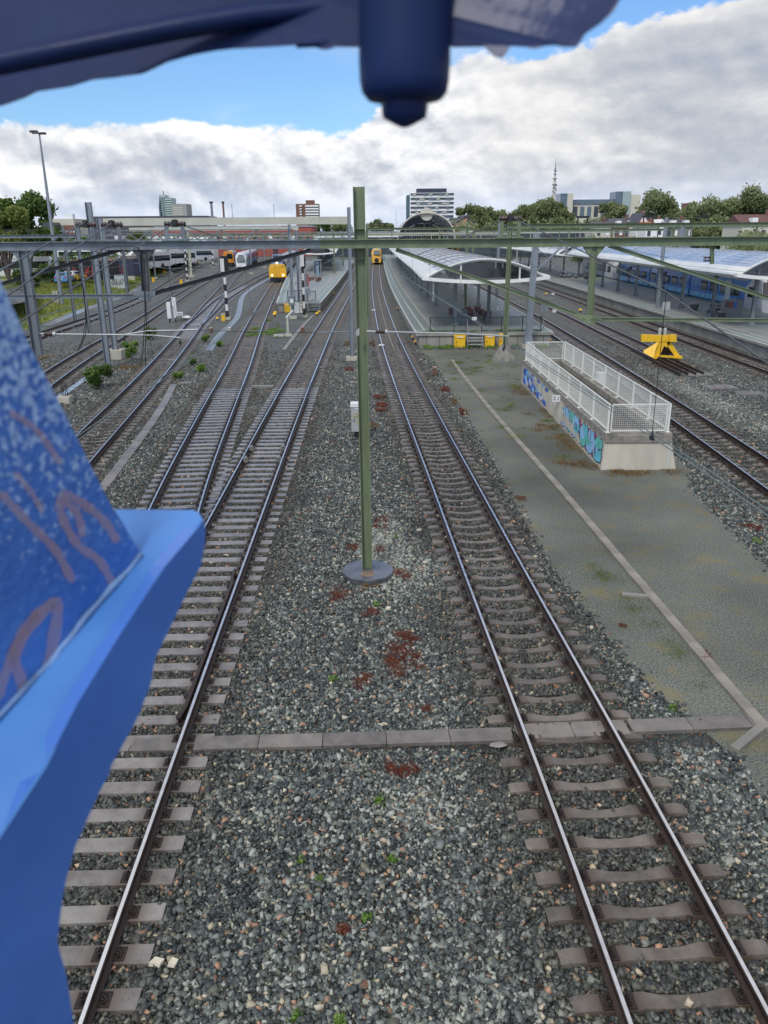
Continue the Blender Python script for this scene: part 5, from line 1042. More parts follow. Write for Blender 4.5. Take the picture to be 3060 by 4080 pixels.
# graffiti painted on the left wall: thin layer of paint lying on the concrete
def wallp(y, h, lift=.004):         # point on the battered left wall
    u = (y-Y0)/(Y1-Y0); xb = (X0-fl*.6)*(1-u)+(X0-.05)*u; yy = y-(fl*(1-u))*(1-h/zt) if u < .02 else y
    return (xb+(X0-xb)*h/zt-lift, yy, h)
G_cols = {'cyan': (.12, .42, .50), 'lblue': (.22, .42, .62), 'teal': (.10, .40, .34), 'black': (.015, .015, .03), 'pink': (.30, .05, .14), 'blue': (.03, .12, .50), 'white': (.55, .55, .62), 'purple': (.12, .05, .15)}
GM = [mat('spray_'+k, v, .7, 0, .22, 3) for k, v in G_cols.items()]; GK = list(G_cols)
def gblob(mb, pts, col, lift): mb.add([wallp(y, h, lift) for y, h in pts], [tuple(range(len(pts)))], GK.index(col))
def graffiti(y0, y1, n, fill, outline, back, name):
    mb = MB(); r = random.Random(int(y0*10)); w_ = (y1-y0)/n
    N2 = 40; top = [(y0+(y1-y0)*i/N2, .88+.10*math.sin(i*1.3)) for i in range(N2+1)]; bot = [(y0+(y1-y0)*i/N2, .10+.06*math.sin(i*2.1)) for i in range(N2+1)]
    for i in range(N2): mb.add([wallp(*bot[i], .003), wallp(*bot[i+1], .003), wallp(*top[i+1], .003), wallp(*top[i], .003)], [(0, 1, 2, 3)], GK.index(back))
    for k in range(n):
        c = y0+w_*(k+.5); shapes = []
        for j in range(3):
            a = r.uniform(-.5, .5); cx = c+r.uniform(-.25, .25)*w_; h0 = .12+.22*j; h1 = h0+.42
            shapes.append([(cx-w_*.42, h0+.05), (cx-w_*.1, h0-.04), (cx+w_*.30, h0+.03), (cx+w_*(.42+a*.2), h0+.2), (cx+w_*(.2+a*.3), h1), (cx-w_*.05, h1-.10), (cx-w_*(.3-a*.2), h1+.04), (cx-w_*.46, h0+.25)])
        for s in shapes:
            mx, mh = sum(p[0] for p in s)/8, sum(p[1] for p in s)/8
            gblob(mb, [(mx+(p[0]-mx)*1.14, min(.97, mh+(p[1]-mh)*1.16)) for p in s], outline, .005+.001*shapes.index(s))
            gblob(mb, [(p[0], min(.95, p[1])) for p in s], fill[(k+shapes.index(s)) % len(fill)], .0075+.0012*shapes.index(s))
        for j in range(3):
            yy = c+r.uniform(-.35, .35)*w_; h = r.uniform(.2, .6); gblob(mb, [(yy, h), (yy+.10, h+.02), (yy+.24, h+.30), (yy+.14, h+.28)], outline if j else 'white', .013)
    mb.build(name, GM, pit)
graffiti(27.6, 34.2, 6, ['cyan', 'lblue', 'teal', 'lblue'], 'black', 'pink', 'graffiti')
graffiti(37.3, 44.3, 7, ['blue', 'white', 'blue', 'lblue'], 'black', 'purple', 'graffiti')
plt = thing('kilometre_plate', 'small white plate reading 3.1 on the wall of the staircase pit', 'sign', (7.85, 35.0, 1.02))
MB().box((7.74, 34.8, 1.02), (.34, .03, .30)).build('plate', M_white, plt)
tm = text_mesh('number', '3.1', .24, M_black, plt, (-.11, -.222, 0), (R(90), 0, 0))
mb = MB(); mb.box((X1+.42, 38.6, 1.2), (.34, .34, .5)); mb.box((X1+.42, 38.6, 1.49), (.4, .4, .08)); mb.box((X1+.42, 38.6, .4), (.08, .08, 1.1))
t = thing('relay_box', 'small white box on a post behind the right railing of the staircase pit', 'box', (X1+.42, 38.6, 0)); mb.build('cabinet', M_white, t)
# ------------------------------------------------------------------ buffer stop
bf = thing('buffer_stop', 'bright yellow steel buffer stop at the end of its track', 'buffer stop', (19.0, 56.2, .165))
bx, by = ap(2640, 1350, 52.3).x, 52.3
def bp_(pts, dy, th): mb = MB(); mb.extr([ap(x, y, 52.3+dy) for x, y in pts], (0, th, 0)); return mb
bp_([(2559, 1336), (2694, 1336), (2694, 1358), (2680, 1363), (2650, 1360), (2618, 1362), (2561, 1359)], 0, .3).build('buffer_beam', M_yel, bf)
for xs in ((2556, 2600), (2668, 2696)): bp_([(xs[0], 1333), (xs[1], 1333), (xs[1], 1362), (xs[0], 1362)], -.18, .16).build('buffer_block', M_yel, bf)
bp_([(2622, 1358), (2672, 1358), (2664, 1378), (2655, 1384), (2646, 1377), (2628, 1420), (2607, 1432), (2600, 1424), (2612, 1390)], .05, .2).build('centre_frame', M_yel, bf)
mb = MB(); q = [ap(2624, 1360, 52.3), ap(2612, 1392, 52.1), ap(2606, 1428, 51.9), ap(2563, 1404, 52.3), ap(2566, 1396, 52.4)]; mb.extr(q, (0, .04, 0)); mb.build('slanted_plate', M_yel, bf)
bp_([(2657, 1366), (2670, 1358), (2688, 1384), (2714, 1428), (2712, 1436), (2698, 1436), (2694, 1426), (2664, 1384)], .05, .2).build('leg', M_yel, bf)
bp_([(2626, 1414), (2696, 1420), (2698, 1428), (2620, 1422)], -.05, .12).build('lower_bar', M_yel, bf)
bp_([(2650, 1378), (2660, 1384), (2686, 1414), (2630, 1412)], 1.0, .1).build('inner_plate', M_railside, bf)
for x_ in (2607, 2706): v = ap(x_, 1428, 52.35); MB().box((v.x, v.y, .20), (.26, .4, .16)).build('rail_shoe', M_yel, bf)
lm = thing('buffer_lamp', 'grey double lamp standing above the yellow buffer stop', 'lamp', (bx, by+.3, 1.3))
for s in (-1, 1): mb = MB(); mb.lathe((bx+.05+s*.17, by+.3, 1.62), [(.10, 0), (.12, .3), (.09, .42), (.02, .46)], 10); mb.build('lamp_housing', mat('lamp_grey', (.35, .36, .34), .5), lm)
MB().bar((bx+.05, by+.3, 1.4), (bx+.05, by+.3, 1.75), .05).build('bracket', M_dark, lm)
# ------------------------------------------------------------------ cabinets and signals
t = thing('relay_cabinet', 'grey cabinet with a yellow scrawl behind the tall green mast', 'cabinet', (-1.2, 32.2, -.05)); cx, cy = -1.02, 32.3
MB().box((cx, cy, .75), (.62, .4, 1.05)).build('door', mat('cabinet_grey', (.38, .39, .38), .5, 0, .06, 2), t); MB().box((cx, cy, 1.34), (.68, .46, .15)).build('lid', M_white, t); MB().box((cx, cy, .1), (.4, .3, .3)).build('pedestal', M_black, t)
mb = MB(); y_ = cy-.204
mb.tube([(cx-.2, y_, .78), (cx-.22, y_, .95), (cx-.1, y_, 1.03), (cx+.0, y_, .9), (cx-.08, y_, .8), (cx-.2, y_, .86), (cx-.05, y_, .9), (cx-.1, y_, .7), (cx-.0, y_, .55)], .014, 4); mb.build('yellow_scrawl', mat('spray_yellow', (.65, .5, .03), .6), t)
MB().box((cx-.2, y_, .7), (.03, .02, .12)).build('handle', M_black, t); MB().box((cx-.05, y_, 1.2), (.2, .01, .04)).build('name_plate', M_white, t)
t = thing('relay_cabinet', 'pair of slim white cabinets on black legs beside the low rail fence', 'cabinet', gp(678, 1283)); v = gp(678, 1283)
for dx, h in ((0, 1.55), (.45, 1.95)): MB().box((v.x+dx, v.y+dx, .45+h/2-.1), (.36, .3, h)).build('cabinet_box', M_white, t); MB().bar((v.x+dx, v.y+dx, -.05), (v.x+dx, v.y+dx, .4), .12).build('leg', M_black, t)
v = gp(718, 1268); t = thing('track_sign', 'small white number plate lying low by the points', 'sign', v); MB().box((v.x, v.y, .45), (.62, .05, .36)).build('panel', M_white, t); MB().bar((v.x, v.y, -.05), (v.x, v.y, .4), .06).build('leg', M_grey, t)
mb = MB()
for i in range(3): mb.box((v.x-.15+i*.15, v.y-.03, .45), (.06, .01, .16))
mb.build('digits', M_black, t)
v = gp(728, 1275); t = thing('point_machine', 'white capped point machine beside the wet turnout', 'point machine', v); MB().box((v.x+.3, v.y, .1), (1.5, .5, .28)).build('housing', M_concd, t); mb = MB(); mb.lathe((v.x+.4, v.y, .22), [(.45, 0), (.42, .12), (.2, .2), (.02, .22)], 12); mb.build('cap', M_white, t)
def small_box(px, py, w_px, h_px, label, cap=M_yel, body=M_yel, round_=False, group=None):
    v = gp(px, py); s = (v.y*math.cos(TH)+CZ*math.sin(TH))/FPX; t = thing('track_box', label, 'box', v, group=group)
    if round_:
        mb = MB(); mb.lathe((v.x, v.y, 0), [(w_px*s/2, h_px*s*.45), (w_px*s/2, h_px*s*.7), (w_px*s*.3, h_px*s*.95), (.01, h_px*s)], 10); mb.build('cap', cap, t); MB().bar((v.x, v.y, -.05), (v.x, v.y, h_px*s*.5), w_px*s*.3).build('leg', M_dark, t)
    else:
        MB().box((v.x, v.y, h_px*s*.42-.02), (w_px*s*.85, .35, h_px*s*.84)).build('body', body, t); MB().box((v.x, v.y, h_px*s*.92-.02), (w_px*s, .42, h_px*s*.16)).build('cap', cap, t)
for a in ((891, 1277, 16, 28, 'yellow box with a grey lid at the foot of the black signal', M_conc, M_yel, False), (612, 1122, 11, 17, 'leftmost small yellow box by the grass', M_yel, M_yel, False), (655, 1092, 12, 15, 'second small yellow box, near the wet walkway', M_yel, M_yel, False), (723, 1134, 11, 20, 'yellow box under the dark diagonal brace', M_yel, M_yel, False), (787, 1055, 8, 14, 'small yellow box beyond the crossover', M_yel, M_yel, False),
          (1095, 1262, 15, 17, 'front yellow mushroom cap left of the left platform end', M_yel, M_yel, True), (1097, 1252, 14, 12, 'rear yellow mushroom cap left of the left platform end', M_yel, M_yel, True), (1263, 1256, 14, 12, 'front yellow mushroom cap right of the left platform', M_yel, M_yel, True), (1272, 1248, 14, 10, 'rear yellow mushroom cap right of the left platform', M_yel, M_yel, True), (1330, 1175, 9, 9, 'single yellow cap on the ballast along the left platform wall', M_yel, M_yel, True), (867, 1275, 13, 12, 'orange yellow cap left of the yellow signal box', M_yel, M_conc, True),
          (842, 1322, 11, 18, 'rusty short post left of the winding trough lids', M_conc, mat('rust_brown', (.16, .08, .05), .8, 0, .3, 9), False), (915, 1318, 11, 14, 'pale capped short post on the winding trough lids', M_white, M_conc, False), (1206, 1322, 15, 20, 'rusty box beside the edging stones of the left platform', mat('rust_pale', (.3, .2, .15), .8), mat('rust_brown', (.16, .08, .05), .8), False), (1732, 1490, 18, 30, 'rusty brown wooden block on the ballast right of the near track', mat('rust_pale', (.3, .2, .15), .8), mat('rust_brown', (.16, .08, .05), .8), False),
          (1645, 1352, 14, 16, 'upper orange cap beside the middle platform corner', mat('orange_cap', (.45, .25, .08), .6), M_dark, True), (1655, 1372, 16, 18, 'lower orange cap beside the middle platform corner', mat('orange_cap', (.45, .25, .08), .6), M_dark, True), (1583, 1234, 11, 9, 'small orange cap halfway along the middle platform wall', mat('orange_cap', (.45, .25, .08), .6), M_dark, True), (2190, 1362, 15, 13, 'yellow cap at the right corner of the middle platform', M_yel, M_dark, True), (2312, 1242, 14, 12, 'yellow cap between the right tracks near the green drop post', M_yel, M_dark, True), (2176, 1176, 11, 9, 'orange cap near the canopy corner between the tracks', M_yel, M_dark, True),
          (2208, 1244, 16, 10, 'flat white block beside the rails left of the green drop post', M_white, M_white, False), (2203, 1174, 12, 7, 'small white block beyond the yellow caps', M_white, M_white, False)): small_box(*a)
M_bandw, M_bandb = mat('band_white', (.68, .68, .64), .5), mat('band_black', (.015, .015, .017), .5)
def signal(label, px, py, top, r, heads=(), ladder=True, bands=6, first=0):
    v = gp(px, py); t = thing('signal_post', label, 'signal', v); h = top-.1
    for i in range(bands): z0 = .15+(h-.15)*i/bands; z1 = .15+(h-.15)*(i+1)/bands; MB().bar((v.x, v.y, z0), (v.x, v.y, z1-.0), r*2).build('band', M_bandb if (i+first) % 2 == 0 else M_bandw, t)
    MB().box((v.x, v.y, .05), (r*6, r*6, .25)).build('footing', M_conc, t)
    if ladder:
        mb = MB()
        for s in (-.16, .16): mb.bar((v.x-r-.2+s, v.y-.1, .2), (v.x-r-.2+s, v.y-.1, top-.3), .03)
        for z in np.arange(.4, top-.4, .32): mb.bar((v.x-r-.36, v.y-.1, z), (v.x-r-.04, v.y-.1, z), .03)
        mb.build('ladder', M_dark, t)
    for kind, z, dx, a, b in heads:
        if kind == 'oval':
            mb = MB(); mb.extr([(v.x+dx+math.cos(q)*a/2, v.y-.12, z+(max(-1, min(1, 1.25*math.sin(q))))*b/2) for q in np.linspace(0, 2*math.pi, 25)[:-1]], (0, .1, 0)); mb.build('signal_head', M_black, t)
        else: MB().box((v.x+dx, v.y-.2, z), (a, .12, b)).build('panel', M_bandw, t)
    return t
signal('tall black and white banded signal with an oval black head and ladder', 907, 1270, 4.1, .12, (('oval', 5.2, .05, .95, 1.75), ('w', 5.2, -.12, .38, 1.25)), first=0)
v = gp(907, 1270); 
signal('banded signal with a white panel in front of the left platform steps', 1213, 1262, 5.1, .11, (('oval', 5.4, .1, .5, 1.3), ('w', 5.55, -.02, .42, 1.15)), bands=7)
signal('slim banded signal post left of the thick beige mast', 747, 1118, 7.0, .12, (('oval', 7.2, 0, .8, 1.5),), bands=12)
signal('small banded post beyond the points, in front of the hedge', 804, 1048, 4.6, .13, (), False, 6)
signal('small banded post near the orange fronted train', 850, 1066, 5.2, .13, (), False, 7)
t = thing('buffer_board', 'pale T shaped board stand before the left platform end', 'board', gp(1148, 1338)); v = gp(1148, 1338)
MB().bar((v.x, v.y, 0), (v.x, v.y, 1.55), .16).build('post', M_beige, t); mb = MB(); mb.extr([(v.x-.4, v.y-.1, -.05), (v.x+.4, v.y-.1, -.05), (v.x+.1, v.y-.1, .35), (v.x-.1, v.y-.1, .35)], (0, .2, 0)); mb.box((v.x-.75, v.y-.2, .06), (.85, .35, .16)); mb.build('foot', M_beige, t); mb = MB(); mb.bar((v.x-.12, v.y, 1.5), (v.x+.5, v.y, 2.1), .12); mb.build('arm', M_white, t)
t = thing('big_bag', 'white woven big bag standing before the left platform wall', 'bag', gp(1180, 1248)); v = gp(1180, 1248)
mb = MB(); mb.extr([(v.x-.62, v.y, 0), (v.x+.7, v.y, 0), (v.x+.62, v.y, .6), (v.x+.45, v.y, 1.15), (v.x+.1, v.y, .98), (v.x-.35, v.y, 1.2), (v.x-.6, v.y, .7)], (0, .8, 0)); mb.build('sack', mat('white_sack', (.62, .62, .60), .9, 0, .08, 2), t)
t = thing('junction_box', 'small pale box strapped on the left platform mast', 'box', (-9.1, 81.5, 1.6)); MB().box((-9.1, 81.45, 1.75), (.6, .3, .9)).build('housing', M_colg, t); MB().box((-9.1, 81.28, 1.75), (.3, .03, .4)).build('label_plate', M_white, t)
# graffiti cabinet by the grass
v = gp(478, 1152); v.z = 0; t = thing('graffiti_cabinet', 'wide pale grey cabinet with black scribbles on the grass', 'cabinet', v)
MB().box((v.x, v.y, 1.05), (2.6, 1.0, 2.1)).build('body', mat('cabinet_pale', (.42, .46, .46), .5, 0, .08, 1), t); MB().box((v.x, v.y, 2.15), (2.7, 1.1, .1)).build('roof', M_grey, t)
mb = MB(); r = random.Random(4)
for k in range(9):
    x = v.x-1.0+k*.22; mb.tube([(x+r.uniform(-.15, .15), v.y-.51, .5+r.random()*1.2) for _ in range(5)], .03, 4)
mb.build('scribbles', M_black, t)
v = gp(527, 1122); t = thing('electric_cabinet', 'smaller beige cabinet right of the scribbled one', 'cabinet', v); MB().box((v.x, v.y, .85), (1.1, .8, 1.8)).build('body', M_beige, t); MB().box((v.x, v.y, 1.8), (1.2, .9, .1)).build('roof', M_white, t)
# low tube fence between the far left tracks
fp = [(-25.2, 52), (-25.4, 60), (-25.9, 70), (-26.8, 82), (-28.2, 96), (-30.0, 112), (-32.2, 128)]
q = smooth_path(fp, 3.0); t = thing('rail_fence', 'low two rail tube fence along the far left track', 'fence', (q[0][0], q[0][1], 0))
for z in (1.05, .55): mb = MB(); mb.tube([(x, y, z) for x, y in q], .035, 5); mb.build('rail', M_alu, t)
for x, y in q: MB().bar((x, y, -.05), (x, y, 1.08), .05).build('post', M_grey, t)
# cable anchor at the plate edge
v = gp(262, 1600); t = thing('cable_anchor', 'concrete block with upright cable clamps at the edge of the blue plate', 'anchor', v); MB().box((v.x, v.y, .1), (.6, .6, .35)).build('block', M_conc, t)
mb = MB()
for i in range(4): mb.bar((v.x-.15+i*.1, v.y, .25), (v.x-.1+i*.08, v.y, 1.0), .03)
mb.build('clamps', M_dark, t)
# white chips and small litter on the ballast
for i, (px, py, l, lab) in enumerate(((1669, 2112, .16, 'cream shard lying on the ballast left of the near right track'), (1546, 2424, .13, 'white shard below the round mast footing'), (622, 3836, .17, 'pale elongated stone right of the sleepers at lower left'), (688, 3838, .11, 'cream rounded stone beside the pale elongated one'), (2500, 4000, .0, ''), (1452, 3918, .0, ''))):
    if l:
        v = gp(px, py); mb = MB(); mb.extr([(v.x-l/2, v.y-.03, -.02), (v.x+l*.3, v.y-.05, -.02), (v.x+l/2, v.y+.02, -.02), (v.x-l*.2, v.y+.05, -.02)], (.01, .01, .05)); tag(mb.build('stone_chip', mat('cream_stone', (.6, .54, .42), .7, 0, .15, 20), loc=v), lab, 'stone')
v = gp(1452, 3918); mb = MB(); mb.lathe((v.x, v.y, -.02), [(.012, 0), (.055, .0), (.055, .012), (.012, .014)], 16, smooth=False); tag(mb.build('rusty_washer', mat('rust_brown', (.16, .08, .05), .8), loc=v), 'round rusty washer lying on the ballast at the bottom', 'washer')
v = gp(1984, 2970); mb = MB(); r = random.Random(2); mb.add([(v.x+.14*math.cos(a)*r.uniform(.6, 1.2), v.y+.09*math.sin(a)*r.uniform(.6, 1.2), -.0+r.uniform(0, .04)) for a in np.linspace(0, 6.28, 10)[:-1]]+[(v.x, v.y, .05)], [(i, (i+1) % 9, 9) for i in range(9)]); tag(mb.build('crumpled_paper', mat('paper', (.24, .22, .20), .9, 0, .2, 20), loc=v), 'crumpled grey paper at the end of a sleeper by the slab walk', 'litter')
# narrow cable laid between rails of the far part of the near track
for key, y0, y1 in (('T6', 58, 125), ('T5', 74, 120)):
    mb = MB(); mb.tube([(xat(key, y)+.05, y, .03) for y in np.arange(y0, y1, 4)], .03, 4); tag(mb.build('centre_cable', M_conc, loc=(xat(key, y0), y0, 0)), 'pale cable laid between the rails '+('left of the middle platform' if key == 'T6' else 'right of the left platform'), 'cable')
for px, py, lab in ((1489, 1233, 'upper white bracket on the left rail beside the middle platform'), (1520, 1372, 'lower white bracket on the left rail near the platform corner')):
    v = gp(px, py, .17); MB; mb = MB(); mb.box((v.x, v.y, .12), (.42, .25, .10)); tag(mb.build('rail_bracket', M_white, loc=v), lab, 'bracket')
# ------------------------------------------------------------------ trains
M_nsy = mat('train_yellow', (.80, .42, .015), .32, 0, .05, 1, coat=.4); M_nsb = mat('train_dark_blue', (.015, .025, .10), .35, 0, .1, 1, coat=.3)
M_trf = mat('train_roof', (.30, .33, .36), .5, 0, .15, 1); M_und = mat('train_underframe', (.02, .02, .022), .7)
M_trw = mat('train_white', (.70, .70, .68), .3, 0, .05, 1, coat=.4); M_trb = mat('train_blue', (.05, .21, .62), .3, 0, .12, .8, coat=.4); M_trlb = mat('train_light_blue', (.20, .50, .80), .3, 0, .15, .8, coat=.3)
M_lamp = mat('headlight_lit', (1, .8, .4), .3, emit=((1, .78, .38), 5))
M_win = mat('train_window', (.015, .02, .025), .06, 0, spec=.8)
class Line:
    def __init__(s, key, y0):
        p = PATH[key]; p = p[p[:, 1] >= y0-.3]; s.p = p; s.t = np.r_[0, np.cumsum(np.hypot(*np.diff(p, axis=0).T))]
    def at(s, d, side=0.0, z=0.0):
        x, y = np.interp(d, s.t, s.p[:, 0]), np.interp(d, s.t, s.p[:, 1]); x2, y2 = np.interp(d+1, s.t, s.p[:, 0]), np.interp(d+1, s.t, s.p[:, 1]); x1, y1 = np.interp(max(0, d-1), s.t, s.p[:, 0]), np.interp(max(0, d-1), s.t, s.p[:, 1])
        a, b = x2-x1, y2-y1; l = math.hypot(a, b); return Vector((x+b/l*side, y-a/l*side, z))
SEC = [(-1.30, .95), (1.30, .95), (1.42, 1.25), (1.44, 2.9), (1.30, 3.45), (.8, 3.85), (0, 3.95), (-.8, 3.85), (-1.30, 3.45), (-1.44, 2.9), (-1.42, 1.25)]
def carriage(t, ln, a, b, mats, mis, hs=1.0, wins=None, win_m=None, band=None, doors=(), under=True, step=3.0):
    mb = MB(); ds = list(np.arange(a, b, step))+[b]; n = len(SEC); vs = []
    for d in ds: vs += [ln.at(d, x, .95+(z-.95)*hs) for x, z in SEC]
    fs = []; mm = []
    for i in range(len(ds)-1):
        for k in range(n): fs.append((i*n+k, (i+1)*n+k, (i+1)*n+(k+1) % n, i*n+(k+1) % n)); mm.append(mis[k])
    o = len(mb.v); mb.v += vs; mb.f += [list(f) for f in fs]; mb.m += mm; mb.sm += [False]*len(fs)
    mb.add(vs[:n], [tuple(range(n))], mis[2]); mb.add(vs[-n:], [tuple(range(n))], mis[2]); c = mb.build('carriage', mats, t)
    def plate(nm, d0, d1, z0, z1, m, s, th=.03):
        q = MB(); p0, p1 = ln.at(d0, s*1.455, 0), ln.at(d1, s*1.455, 0); q.bar((p0.x, p0.y, (z0+z1)/2), (p1.x, p1.y, (z0+z1)/2), th, z1-z0); q.build(nm, m, c)
    for s in (-1, 1):
        if band: plate('colour_band', a+.05, b-.05, band[0], band[1], band[2], s, .02)
        if wins:
            for d in np.arange(a+wins[0], b-wins[1]-.5, wins[2]): plate('window', d, min(d+wins[1], b-.3), wins[3], wins[4], win_m or M_win, s, .05)
        for d, w_, m in doors: plate('door', a+d, a+d+w_, 1.0, 3.25, m, s, .07)
    if under:
        for d0, d1 in ((a+2.0, a+5.0), (b-5.0, b-2.0)):
            q = MB(); p0, p1 = ln.at(d0), ln.at(d1); q.bar((p0.x, p0.y, .62), (p1.x, p1.y, .62), 2.3, .75); q.build('bogie', M_und, c)
        q = MB(); p0, p1 = ln.at(a+5.5), ln.at(b-5.5); q.bar((p0.x, p0.y, .75), (p1.x, p1.y, .75), 2.2, .45); q.build('equipment', M_und, c)
    return c
def local(ln):      # frame of the front end: u to the right as seen from the camera, f forwards to the camera
    o = ln.at(0); b = ln.at(2); f = (o-b).normalized(); r = Vector((-f.y, f.x, 0)); r = -r if r.x < 0 else r
    return o, f, r
# 1 yellow fronted intercity with raised cab
ln = Line('T4', 147); o, f, r = local(ln); t = thing('intercity_train', 'train with big flat yellow front and raised blue grey cab, headlights lit', 'train', (o.x, o.y, 0))
def P(u, d, z): return Vector((o.x, o.y, 0))+r*u+f*d+Vector((0, 0, z))
for i in range(3): carriage(t, ln, 1.0+i*26.5, 26.8+i*26.5, [M_nsy, M_nsb, M_trf], [1, 1, 1, 0, 2, 2, 2, 2, 0, 1, 1] if False else [1, 0, 1, 2, 2, 2, 2, 2, 2, 1, 0], wins=(2.5, 1.5, 2.0, 1.95, 2.75), doors=((1.5, .9, M_nsy),), band=(1.5, 3.0, M_nsb))
mb = MB(); hw = 1.50
prof = [(-hw, .85), (-hw, 2.3), (-1.25, 3.02), (-.9, 3.1), (.9, 3.1), (1.25, 3.02), (hw, 2.3), (hw, .85)]
mb.extr([P(u, 1.1+(0 if z > 2.5 else .12), z) for u, z in prof], -f*2.3); mb.build('yellow_front', M_nsy, t)
mb = MB(); bot = [P(-1.05, .7, 3.02), P(1.05, .7, 3.02), P(1.25, -3.4, 3.1), P(-1.25, -3.4, 3.1)]; tp = [P(-.78, -.2, 4.75), P(.78, -.2, 4.75), P(1.0, -3.2, 4.3), P(-1.0, -3.2, 4.3)]
mb.add(bot+tp, [(0, 1, 5, 4), (1, 2, 6, 5), (2, 3, 7, 6), (3, 0, 4, 7), (4, 5, 6, 7), (3, 2, 1, 0)]); mb.build('cab', mat('cab_blue_grey', (.14, .20, .33), .35), t)
mb = MB(); mb.extr([P(-.85, .60, 3.6), P(.85, .60, 3.6), P(.68, -.02, 4.5), P(-.68, -.02, 4.5)], f*.08); mb.build('windscreen', M_win, t)
MB().box(P(0, 1.0, .45), (2.5, .7, .85)).build('skirt', M_und, t); mb = MB(); mb.lathe(P(0, 1.45, .55), [(.30, -.3), (.32, 0), (.2, .05)], 14, axis='Y'); mb.build('coupler', M_black, t)
for u, z in ((-.98, 1.22), (.98, 1.22)): mb = MB(); mb.lathe(P(u, 1.26, z), [(.13, -.06), (.15, .02)], 14, axis='Y'); mb.build('headlight', M_lamp, t)
mb = MB(); mb.lathe(P(-.05, .72, 3.28), [(.12, -.12), (.15, .02)], 14, axis='Y'); mb.build('headlight', M_lamp, t)
mb = MB(); mb.lathe(P(.95, 1.12, 2.65), [(.12, -.05), (.12, .02)], 12, axis='Y'); mb.build('horn_hole', M_dark, t)
for u in (-.55, .35): MB().box(P(u, 1.225, 2.0), (.012, .02, 1.9)).build('door_seam', M_dark, t)
# 2 white nosed train with blue side
ln = Line('T3', 198); o, f, r = local(ln); t = thing('regional_train', 'white nosed regional train with blue sides and a light roof, far left of centre', 'train', (o.x, o.y, 0))
for i in range(3): carriage(t, ln, 1.5+i*18, 19.2+i*18, [M_trb, M_trw, M_trf], [0, 0, 0, 0, 1, 1, 1, 1, 0, 0, 0], 1.02, wins=(1.5, 1.9, 3.0, 1.9, 2.9), doors=((4.5, 1.3, M_trw),))
mb = MB(); n0 = [P(-1.4, -1.5, .7), P(1.4, -1.5, .7), P(1.42, -1.5, 3.2), P(.8, -1.5, 4.0), P(-.8, -1.5, 4.0), P(-1.42, -1.5, 3.2)]; n1 = [P(-1.15, .9, .75), P(1.15, .9, .75), P(1.2, .5, 2.6), P(.65, -.1, 3.8), P(-.65, -.1, 3.8), P(-1.2, .5, 2.6)]
mb.add(n0+n1, [(i, (i+1) % 6, (i+1) % 6+6, i+6) for i in range(6)]+[tuple(range(6, 12))]); mb.build('nose', M_trw, t)
mb = MB(); mb.extr([P(-.9, .84, 1.95), P(.9, .84, 1.95), P(.92, .62, 2.6), P(.58, .0, 3.55), P(-.58, .0, 3.55), P(-.92, .62, 2.6)], f*.08); mb.build('windscreen', mat('windscreen_grey', (.12, .15, .15), .15), t)
MB().box(P(0, .6, .5), (1.6, .8, .6)).build('coupler', M_black, t)
# 3 orange yellow fronted train
ln = Line('T2', 222); ln.p = ln.p+np.array([-.5, 0]); o, f, r = local(ln); t = thing('sprinter_train', 'orange yellow fronted train with a dark windscreen, far left behind the black signal head', 'train', (o.x, o.y, 0))
M_ory = mat('train_orange', (.78, .30, .02), .35)
carriage(t, ln, .3, 26, [M_nsb, M_ory, M_trf], [0, 0, 0, 0, 2, 2, 2, 2, 0, 0, 0], 1.0, wins=(2, 1.5, 2.2, 1.95, 2.8))
mb = MB(); mb.extr([P(-1.42, .0, 1.0), P(1.42, .0, 1.0), P(1.44, .0, 3.0), P(1.0, .0, 3.9), P(-1.0, .0, 3.9), P(-1.44, .0, 3.0)], f*.6); mb.build('front', M_ory, t); MB().box(P(0, .62, 2.65), (2.2, .06, 1.3)).build('windscreen', M_win, t); MB().box(P(0, .3, .55), (2.2, .8, .8)).build('skirt', M_und, t)
for u in (-.9, .9): MB().box(P(u, .63, 1.5), (.35, .05, .25)).build('lamp', mat('red_panel', (.5, .03, .03), .5), t)
# 4 yellow train far along the near right track
ln = Line('T6', 228); o, f, r = local(ln); t = thing('intercity_train', 'rounded yellow train far along the track left of the middle platform', 'train', (o.x, o.y, 0))
for i in range(2): carriage(t, ln, 1.5+i*26, 27+i*26, [M_nsy, M_nsb, M_trf], [0, 0, 0, 0, 2, 2, 2, 2, 0, 0, 0], 1.08, wins=(2, 1.5, 2.2, 1.95, 2.8))
mb = MB(); n0 = [P(-1.4, -1.5, .5), P(1.4, -1.5, .5), P(1.44, -1.5, 3.2), P(.8, -1.5, 4.1), P(-.8, -1.5, 4.1), P(-1.44, -1.5, 3.2)]; n1 = [P(-1.15, 1.0, .55), P(1.15, 1.0, .55), P(1.25, .7, 2.4), P(.75, -.4, 4.0), P(-.75, -.4, 4.0), P(-1.25, .7, 2.4)]
mb.add(n0+n1, [(i, (i+1) % 6, (i+1) % 6+6, i+6) for i in range(6)]+[tuple(range(6, 12))]); mb.build('nose', M_nsy, t)
mb = MB(); mb.extr([P(-.95, .66, 2.55), P(.95, .66, 2.55), P(.68, -.25, 3.8), P(-.68, -.25, 3.8)], f*.08); mb.build('windscreen', mat('windscreen_grey', (.12, .15, .15), .15), t)
mb = MB(); mb.extr([P(-.5, 1.0, .7), P(.5, 1.0, .7), P(.6, 1.0, 1.3), P(.4, .9, 1.75), P(-.4, .9, 1.75), P(-.6, 1.0, 1.3)], f*.12); mb.build('coupler_hatch', M_black, t)
for u in (-.95, .95): MB().box(P(u, .82, 1.95), (.4, .08, .22)).build('lamp', mat('lamp_clear', (.5, .5, .5), .2), t)
